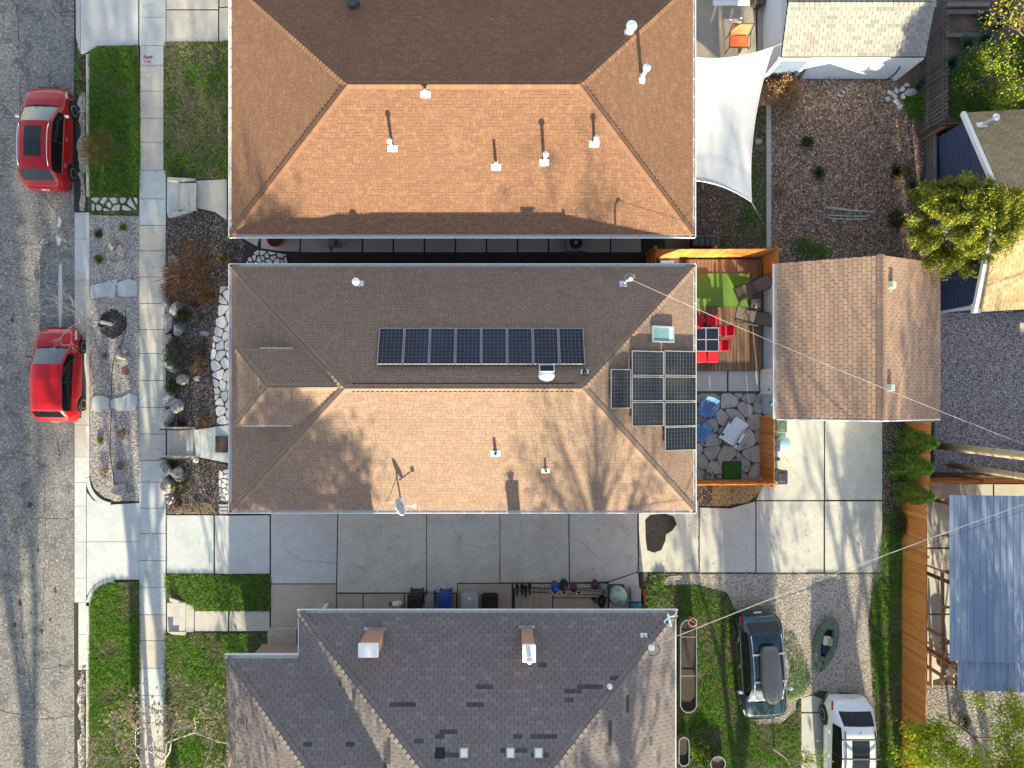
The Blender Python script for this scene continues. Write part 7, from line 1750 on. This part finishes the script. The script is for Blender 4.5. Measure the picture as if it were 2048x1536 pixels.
p = G(1818, 187, .02); t = thing('garden_bag', 'crumpled grey white bag beside the picket fence', 'bag', p)
part('bag', MB().ball(p + Vector((0, 0, .1)), (.26, .15, .13), 12, 7, jit=.18), m_lightgrey, t); part('pot', MB().lathe([(.11, 0), (.16, .25), (.13, .25), (.01, .2)], 14, p + Vector((.4, .3, 0))), m_black, t)

# ------------------------------------------------------------------ plants
def ell_pts(n, c, r, shell=.45, low=-.2):
    d = NR.normal(size=(n, 3)); d /= np.linalg.norm(d, axis=1, keepdims=True); d[:, 2] = np.where(d[:, 2] < low, -d[:, 2], d[:, 2])
    rad = NR.uniform(shell, 1, n) ** .6
    lump = 1 + .22 * np.sin(d[:, 0] * 7 + c[0] * 3) * np.cos(d[:, 1] * 6 + c[1] * 5) + .12 * np.sin(d[:, 2] * 11 + c[0])
    return d * (rad * lump)[:, None] * np.array(r) + np.array(c), d
def bush(name, label, px, py, r, h, mat, n=900, leaf=(.04, .09), ar=.5, dirs=True, cat='shrub', stem=m_bark, spiky=False, group=None):
    p = G(px, py, .0); t = thing(name, label, cat, p, group)
    P, d = ell_pts(n, (p.x, p.y, p.z + h * .45), (r, r * random.uniform(.85, 1.1), h * .55), .25)
    me = leaf_mesh('foliage', P - np.array(p), mat, leaf, ar, dirs=(d + np.array((0, 0, .4))) if dirs else None); o = put('foliage', me, t)
    sm = MB()
    for k in range(5):
        a = k * 1.26; sm.tube([p, p + Vector((r * .35 * math.cos(a), r * .35 * math.sin(a), h * .4)), p + Vector((r * .7 * math.cos(a), r * .7 * math.sin(a), h * .75))], [.02, .014, .006], 5)
    part('stem', sm, stem, t); return t
def spiky(name, label, px, py, r, h, mat, n=160, w=.03, cat='plant'):
    p = G(px, py, .0); t = thing(name, label, cat, p); a = NR.uniform(0, 6.28, n); e = NR.uniform(.25, 1.35, n); l = NR.uniform(.6, 1.0, n) * r / .9
    tip = np.stack([np.cos(a) * np.cos(e) * l, np.sin(a) * np.cos(e) * l, np.sin(e) * h], 1); s = np.stack([-np.sin(a), np.cos(a), np.zeros(n)], 1) * w / 2
    b = np.stack([np.cos(a), np.sin(a), np.zeros(n)], 1) * .04; md = tip * .55 + np.array((0, 0, .06))
    v = np.stack([b - s, b + s, md + s * 1.1, md - s * 1.1, tip, tip], 1)
    V = np.concatenate([np.stack([v[:, 0], v[:, 1], v[:, 2], v[:, 3]], 1).reshape(-1, 3), np.stack([v[:, 3], v[:, 2], v[:, 4] + s * .2, v[:, 4] - s * .2], 1).reshape(-1, 3)])
    put('blades', np_mesh('blades', V, 4, np.arange(len(V)), mat), t); part('crown_base', MB().ball(p + Vector((0, 0, .03)), (.07, .07, .05), 8, 5), m_brownplant, t); return t
bush('kerb_shrub', 'olive gold rounded shrub in the kerb lawn beside the red crossover', 213, 307, .78, 1.1, m_olive, 3800, (.05, .11), .3)
# the big rust coloured barberry made of several arching clumps
p = G(392, 548); t = thing('rust_shrub', 'large spreading rust red shrub overhanging the sidewalk edge', 'shrub', p)
PP = []; DD = []
for x, y, r_, h_ in ((372, 515, .62, .8), (405, 508, .6, .85), (388, 545, .75, 1.0), (415, 552, .6, .9), (360, 572, .62, .6), (392, 585, .7, .75), (345, 583, .4, .45), (420, 590, .45, .6), (350, 545, .35, .5)):
    q = G(x, y); P, d = ell_pts(720, (q.x, q.y, q.z + h_ * .4), (r_ * 1.35, r_ * 1.2, h_ * .6), .05); PP.append(P); DD.append(d + np.array((-.3, 0, .4)))
put('foliage', leaf_mesh('foliage', np.concatenate(PP) - np.array(p), m_rust, (.04, .11), .32, dirs=np.concatenate(DD)), t)
sm = MB()
for k in range(34):
    a = random.uniform(0, 6.28); r_ = random.uniform(.8, 1.7); sm.tube([p, p + Vector((r_ * .5 * math.cos(a), r_ * .5 * math.sin(a), .55)), p + Vector((r_ * math.cos(a), r_ * math.sin(a), .6))], [.02, .014, .005], 5)
part('stem', sm, m_brownwood, t)
bush('yew_bush', 'dark green brown bush beside the big tan boulder', 372, 632, .36, .5, m_yewgreen, 900, (.04, .08)); bush('sage_bush', 'grey green sage bush at the middle of the front bed', 363, 717, .68, .75, m_sage, 3000, (.04, .09), .4)
bush('green_mound', 'round dark green mound beside the rose tinted boulder', 366, 973, .46, .45, m_yewgreen, 1500, (.03, .07)); bush('low_shrub', 'small green bush above the large speckled boulder', 352, 771, .38, .4, M('x1', (.05, .09, .03)) and m_yewgreen, 900, (.04, .08))
bush('brown_perennial', 'brown dried perennial clump in the front bed', 402, 700, .45, .3, m_brownplant, 700, (.05, .12), .2); bush('straw_clump', 'tan straw clump right of the sage bush', 398, 737, .3, .3, m_tanplant, 450, (.05, .12), .2); bush('straw_clump', 'small tan straw tuft above the other tuft', 404, 720, .28, .26, m_tanplant, 400, (.05, .12), .2)
bush('green_sprout', 'small green sprout in the upper front bed', 402, 636, .18, .2, m_lime, 180, (.04, .08)); bush('purple_plant', 'small purple red plant in the upper front bed', 392, 607, .2, .2, m_purple, 220, (.04, .08)); bush('purple_plant', 'dark red plant near the stair wall', 365, 845, .2, .2, m_purple, 220, (.04, .08)); bush('purple_plant', 'dark red plant in the lower front bed', 357, 1007, .22, .2, m_purple, 240, (.04, .08)); bush('rust_clump', 'orange brown clump by the pale flagstones', 412, 845, .35, .3, m_rust, 450, (.04, .1), .3); bush('green_clump', 'low green plant between boulders under the railing', 350, 925, .26, .3, m_yewgreen, 400, (.04, .08)); bush('dark_clump', 'dark brown green clump below the rust shrub', 418, 600, .35, .4, m_rust, 500, (.04, .09)); bush('yellow_clump', 'yellow green plant at the middle house corner', 452, 520, .28, .3, m_olive, 300, (.05, .1)); bush('twig_clump', 'brown green bush under the sage bush edge', 352, 690, .3, .35, m_olive, 450, (.04, .08))
bush('sprout', 'bright lime sprout at the top of the gravel strip', 249, 456, .17, .2, m_lime, 260, (.05, .1)); bush('sprout', 'dark green tuft left of the drip ring', 201, 469, .2, .2, m_yewgreen, 320, (.04, .09)); bush('sprout', 'vivid green tuft above the upper blue flagstones', 200, 520, .2, .22, m_lime, 340, (.05, .1)); bush('sprout', 'small lime tuft in the lower gravel strip', 203, 881, .15, .15, m_lime, 200, (.05, .1))
bush('dry_grass_clump', 'brown dried grass clump right of the lime tuft', 249, 868, .28, .3, m_brownplant, 500, (.06, .14), .12); bush('dry_grass_clump', 'brown dried grass clump by the drip line bend', 245, 931, .24, .26, m_rust, 350, (.06, .12), .12); bush('dry_grass_clump', 'brown dried grass clump left of the drip line', 212, 944, .26, .28, m_rust, 380, (.06, .12), .12); bush('dry_grass_clump', 'faint dark tuft left of the purple grey boulder', 212, 711, .18, .16, m_brownplant, 180, (.05, .1), .12)
# garden
bush('dried_shrub', 'dried tan shrub at the brick path corner', 1560, 197, .80, .9, m_tanplant, 3200, (.05, .12), .5)
bush('garden_tuft', 'green tuft in the upper garden soil', 1612, 287, .28, .25, m_yewgreen, 420, (.05, .1)); spiky('garden_tuft', 'spiky green plant in the garden middle', 1635, 348, .36, .3, m_yewgreen, 160); bush('garden_vine', 'straggling green vine by the garage eave', 1600, 495, .5, .45, m_lime, 420, (.06, .13)); bush('garden_vine', 'bright green shoots above the garage corner', 1632, 505, .5, .35, m_lime, 360, (.06, .13)); bush('straw_clump', 'pale yellow straw tuft at the garden kerb', 1558, 385, .3, .25, m_tanplant, 260, (.06, .12), .3)
bush('garden_leaf', 'broad green plant left of the pine', 1788, 440, .42, .4, m_yewgreen, 420, (.08, .16), .5); spiky('yucca', 'striped spiky plant by the grey board wall', 1822, 372, .36, .35, m_sage, 140); spiky('yucca', 'dark spiky plant below the striped one', 1824, 395, .36, .35, m_yucca, 140); spiky('yucca', 'green spiky clump in the garden right side', 1790, 345, .4, .35, m_yewgreen, 200); bush('garden_leaf', 'yellow leafy plant at the sunny garden edge', 1808, 345, .26, .25, m_olive, 260, (.05, .1))
for k, (x, y, nm) in enumerate(((2005, 18, 'blue green spiky plant at the upper right corner'), (1962, 42, 'small blue green spiky plant by the raised beds'), (1992, 52, 'blue green spiky plant right of the raised beds'), (1965, 82, 'large blue green spiky clump below the raised beds'), (1930, 92, 'silvery spiky clump beside the picket fence'), (1898, 130, 'blue green spiky plant at the picket fence foot'))): spiky('yucca', nm, x, y, .5, .5, m_yucca, 190, .035)
for k, (x0, y0, x1, y1) in enumerate(((1885, 10, 1975, 14), (1885, 25, 1972, 29), (1888, 72, 1985, 74))):
    a, b = G(x0, y0), G(x1, y1); solo('garden_sleeper', MB().box((a + b) / 2 + Vector((0, 0, .06)), ((b - a).length, .18, .16)), m_greywood, ['uppermost', 'middle', 'lowest'][k] + ' weathered timber edging the raised beds in the corner yard', 'timber', (a + b) / 2)
for k, (x, y) in enumerate(((1405, 1505), (1395, 1495))): bush('lawn_shrub', ['green shrub beside the round galvanised tub', 'lighter shrub next to the short oval planter'][k], x, y, .42, .5, (m_yewgreen, m_lime)[k], 700, (.05, .1))
bush('gravel_plant', 'dark green plant alone on the brown gravel', 1919, 1440, .36, .35, m_yewgreen, 600, (.04, .09)); bush('corner_weeds', 'green weeds at the north edge of the lawn by the hose', 1318, 1158, .35, .2, m_lime, 260, (.05, .1))
bush('fence_shrub', 'low green bush at the foot of the cedar fence', 1790, 1045, .55, .5, m_yewgreen, 1400, (.05, .11), .3)
stuff('potted_weeds', blades_mesh('potted_weeds', scatter([[(1345, 1470), (1470, 1470), (1475, 1540), (1345, 1540)]], 260), m_brownplant, (.06, .16), .02), 'brown dead stems in the planting bed by the planters', 'plants')
# evergreen shrubs, upright cones
def evergreen(label, px, py, r, h):
    p = G(px, py); t = thing('evergreen_shrub', label, 'shrub', p, 'row of evergreen shrubs'); n = 5200
    z = NR.random(n) ** 1.25; a = NR.uniform(0, 6.28, n); rr = r * (1 - z) ** .62 * (.65 + .35 * NR.random(n)) * (1 + .18 * np.sin(a * 5 + z * 9) + .1 * np.sin(a * 11))
    P = np.stack([np.cos(a) * rr, np.sin(a) * rr, .1 + z * h], 1); D = np.stack([np.cos(a) * .8, np.sin(a) * .8, np.full(n, .55)], 1)
    put('foliage', leaf_mesh('foliage', P, m_cedargreen, (.07, .17), .28, dirs=D), t); part('trunk', MB().tube([p, p + Vector((0, 0, h * .85))], [.06, .015], 7), m_bark, t)
evergreen('topmost of the three evergreen shrubs by the cedar fence', 1809, 880, .62, 2.1); evergreen('middle of the three evergreen shrubs by the cedar fence', 1803, 928, .66, 2.0); evergreen('lowest of the three evergreen shrubs by the cedar fence', 1808, 982, .62, 1.9)

# ------------------------------------------------------------------ trees
def grow(rg, p, d, L, r, depth, maxd, segs, tips, spread=.55, ratio=.72, kids=(2, 3), up=.15, wob=.12):
    q = Vector(p); dd = d.copy(); n = 3; pts = [q.copy()]
    for k in range(n):
        dd = (dd + Vector((rg.gauss(0, wob), rg.gauss(0, wob), rg.gauss(0, wob) + up * .1))).normalized(); q = q + dd * (L / n); pts.append(q.copy())
    segs.append((pts, [r * (1 - .3 * k / n) for k in range(n + 1)]))
    if depth >= maxd: tips.append((q, dd)); return
    if depth >= maxd - 1: tips.append((pts[1], dd))
    for k in range(rg.choice(kids)):
        ax = dd.orthogonal().normalized(); ax = Matrix.Rotation(rg.uniform(0, 6.28), 3, dd) @ ax
        nd = (Matrix.Rotation(rg.gauss(spread, .18), 3, ax) @ dd); nd.z += up; nd.normalize()
        grow(rg, pts[rg.choice((2, 3))] if k else q, nd, L * rg.uniform(ratio - .12, ratio + .1), r * .62, depth + 1, maxd, segs, tips, spread, ratio, kids, up, wob)
def tree(name, label, base, h, seed, maxd, bark, leaf=None, n_leaf=14, leaf_s=(.05, .12), cl=.25, trunk=.3, r0=.12, spread=.55, kids=(2, 3), lean=(0, 0), up=.15, ratio=.72, sides=5, cat='tree', ar=.5, group=None):
    rg = random.Random(seed); p = Vector(base); t = thing(name, label, cat, p, group); segs = []; tips = []
    d = Vector((lean[0], lean[1], 1)).normalized(); grow(rg, Vector((0, 0, -.05)), d, h * trunk, r0, 0, maxd, segs, tips, spread, ratio, kids, up)
    big = MB(); small = MB()
    for pts, rr in segs: (big if rr[0] > r0 * .22 else small).tube(pts, rr, sides if rr[0] > .03 else 3, cap=False)
    part('trunk', big, bark, t, smooth=True, local=True)
    if leaf is None:
        part('crown', small, bark, t, local=True)
    else:
        if small.v: part('twigs', small, bark, t, local=True)
        T = np.array([tuple(q[0]) for q in tips]); P = np.repeat(T, n_leaf, 0) + NR.normal(size=(len(T) * n_leaf, 3)) * cl
        put('crown', leaf_mesh('crown', P, leaf, leaf_s, ar), t)
    return t, tips
# young bare tree in the gravel strip
p = G(222, 648)
rg = random.Random(4); t = thing('young_tree', 'young leafless tree with pale tree guard leaning over the hatchback', 'tree', p); segs = []; tips = []
grow(rg, Vector((0, 0, 0)), Vector((-.04, .0, 1)).normalized(), 2.0, .045, 0, 0, segs, tips, wob=.03)
top_ = segs[0][0][-1]
for k in range(9):
    a = k * .7 + rg.uniform(-.2, .2); st_ = segs[0][0][2].lerp(top_, rg.uniform(.0, 1)); grow(rg, st_, Vector((math.cos(a) * .8 - .15, math.sin(a) * .8, .75)).normalized(), .85, .018, 1, 4, segs, tips, .5, .66, (2, 3), .1)
tr, cr = MB(), MB()
for pts, rr in segs: (tr if rr[0] > .03 else cr).tube(pts, [max(q, .006) for q in rr], 5 if rr[0] > .03 else 3, cap=False)
part('trunk', tr, m_bark_pale, t, local=True); part('crown', cr, m_bark_pale, t, local=True); part('trunk_guard', MB().cyl((0, 0, 0), .07, .75, 10), m_white, t, local=True)
# pine beside the navy garage
p = G(1838, 484); t = thing('pine_tree', 'yellow green pine spreading over the navy garage roof', 'tree', p); rg = random.Random(8); segs = []; tips = []
grow(rg, Vector((0, 0, 0)), Vector((.03, .02, 1)).normalized(), 3.4, .13, 0, 0, segs, tips, wob=.04)
for lvl in range(9):
    z = 1.5 + lvl * .42; rad = 1.78 * (1 - (lvl / 9.5) ** 1.6) + .2
    for k in range(8 if lvl < 7 else 5):
        a = k * 2 * math.pi / 8 + lvl * .9 + rg.uniform(-.25, .25); st_ = Vector((.02 * z, .01 * z, min(z, 4.6))); L_ = rad * rg.uniform(.72, 1.1)
        grow(rg, st_, Vector((math.cos(a), math.sin(a), .30)).normalized(), L_ * .6, .016, 1, 3, segs, tips, .42, .55, (2, 3), .12, .1)
tr = MB()
for pts, rr in segs: tr.tube(pts, [max(q, .008) for q in rr], 5 if rr[0] > .02 else 3, cap=False)
part('trunk', tr, m_bark_pale, t, local=True)
T = np.array([tuple(q[0]) for q in tips]); Dv = np.array([tuple(q[1]) for q in tips]); k_ = 150
P = np.repeat(T, k_, 0) + NR.normal(size=(len(T) * k_, 3)) * .09 + np.repeat(Dv, k_, 0) * NR.uniform(-.22, .14, (len(T) * k_, 1))
put('crown', leaf_mesh('crown', P, m_pine, (.08, .17), .26, dirs=np.repeat(Dv, k_, 0) * .6 + NR.normal(size=P.shape) * .5), t)
# leafing tree, upper right corner
tree('leafing_tree', 'yellow green leafing tree in the upper right corner', G(1925, 195), 5.2, 21, 6, m_bark, m_spring, 8, (.06, .13), .13, .26, .09, .7, (2, 3), (.05, .05), .05, .78)
tree('leafing_tree', 'bright yellow leafing tree at the right edge near the top', G(1975, 130), 5.0, 23, 5, m_bark, m_yellowleaf, 10, (.07, .15), .16, .30, .08, .6, (2, 3), (.0, .0), .10, .76)
bush('low_branches', 'sprawling green shrub under the leafing tree', 1985, 195, 1.0, 1.0, m_spring, 1500, (.05, .11), .5)
# trees along the lower edge
tree('budding_tree', 'budding street tree with tan catkins at the lower left', W(305, 1550, GLO), 9.6, 31, 6, m_bark_pale, m_bud, 10, (.08, .17), .15, .26, .12, .80, (2, 3), (.0, .14), .02, .80)
tree('leafing_tree', 'lime leafing tree by the cedar fence at the lower right corner', G(1826, 1455), 4.2, 37, 5, m_bark, m_spring, 46, (.07, .15), .15, .30, .05, .6, (2, 3), (.05, .0), .12, .78)
tree('leafing_tree', 'large lime leafing tree filling the lower right corner', G(1900, 1440), 4.3, 41, 5, m_bark, m_spring, 34, (.07, .15), .16, .30, .06, .65, (3, 3), (.03, .0), .10, .78)
tree('leafing_sapling', 'small lime sapling at the lower edge between the cars', G(1546, 1497), 3.0, 43, 4, m_bark_pale, m_spring, 30, (.06, .13), .13, .34, .04, .5, (2, 3), (.0, .05), .16, .74)
# trees south of the picture, whose shadows reach into it
def far_tree(x, y, h, seed, dens, label, leaf=None, r0=.2, cl=.45, s=(.16, .32), maxd=5):
    tree('tall_tree', label, (x, y, GHI if x > GX2 else GLO), h, seed, maxd, m_bark, leaf, dens, s, cl, .30, r0, .55, (3, 3), (0, 0), .14, .74, cat='tree')
far_tree(-14.6, -24.5, 16, 51, 12, 'tall dense front tree west of the south house, beyond the lower edge', m_spring, .28)
far_tree(-11.6, -29, 18, 53, 10, 'tall front garden tree of the south house, beyond the lower edge', m_spring, .28)
far_tree(-17.5, -43, 22, 52, 12, 'tall tree further down the street, beyond the lower edge', m_spring, .30)
far_tree(-22.0, -46, 22, 60, 9, 'tallest tree far down the street, beyond the lower edge', m_bud, .30)
far_tree(-21.5, -27, 9, 59, 3, 'thin tall tree across the street, beyond the lower edge', m_bud, .2)
def crown_tree(label, x, y, cz, rx, ry, rz, ncl, nl, cl, s_, leaf, seed, r0=.22):
    """tree with its crown set as leaf clumps on limbs through an ellipsoid"""
    rg = random.Random(seed); base = Vector((x, y, GHI if x > GX2 else GLO)); t = thing('tall_tree', label, 'tree', base)
    tr = MB(); fork = cz - rz * .8 - base.z; tr.tube([(0, 0, -.1), (.1, .05, fork * .5), (0, 0, fork), (.05, 0, cz - base.z + rz * .5)], [r0, r0 * .85, r0 * .7, r0 * .2], 8); P = []
    for k in range(ncl):
        d = Vector((rg.gauss(0, 1), rg.gauss(0, 1), rg.gauss(0, 1))).normalized() * rg.uniform(.25, 1) ** .5; c = Vector((d.x * rx, d.y * ry, cz - base.z + d.z * rz)); st_ = Vector((0, 0, fork + (c.z - fork) * rg.uniform(.0, .45)))
        md = st_.lerp(c, .5) + Vector((rg.gauss(0, .25), rg.gauss(0, .25), rg.gauss(.1, .2))); w = rg.uniform(.03, .08); tr.tube([st_, md, c], [w, w * .65, .012], 5, cap=False)
        for j in range(3): e = c + Vector((rg.gauss(0, cl), rg.gauss(0, cl), rg.gauss(0, cl))) * 1.5; tr.tube([md.lerp(c, .6), e], [.02, .006], 3, cap=False)
        P.append(NR.normal(size=(nl, 3)) * cl + np.array(c))
    part('trunk', tr, m_bark, t, smooth=True, local=True); put('crown', leaf_mesh('crown', np.concatenate(P), leaf, s_, .6), t)
crown_tree('dense tall tree behind the south house ridge, beyond the lower edge', -4.9, -28.5, 11.4, 2.9, 2.5, 2.1, 36, 150, .42, (.18, .34), m_spring, 71)
crown_tree('open crowned tall tree south east of the south house, beyond the lower edge', 6.3, -28.5, 11.2, 3.6, 3.0, 3.9, 66, 13, .40, (.14, .30), m_bud, 73, .28)
far_tree(10.5, -26, 9.5, 56, 4, 'tall yard tree behind the wagon, beyond the lower edge', m_bud, .22)
far_tree(17.0, -28, 15, 57, 5, 'tall yard tree behind the white crossover, beyond the lower edge', m_spring, .24)
far_tree(22.5, -26, 13, 58, 5, 'tall tree beyond the lower right corner', m_spring, .22)
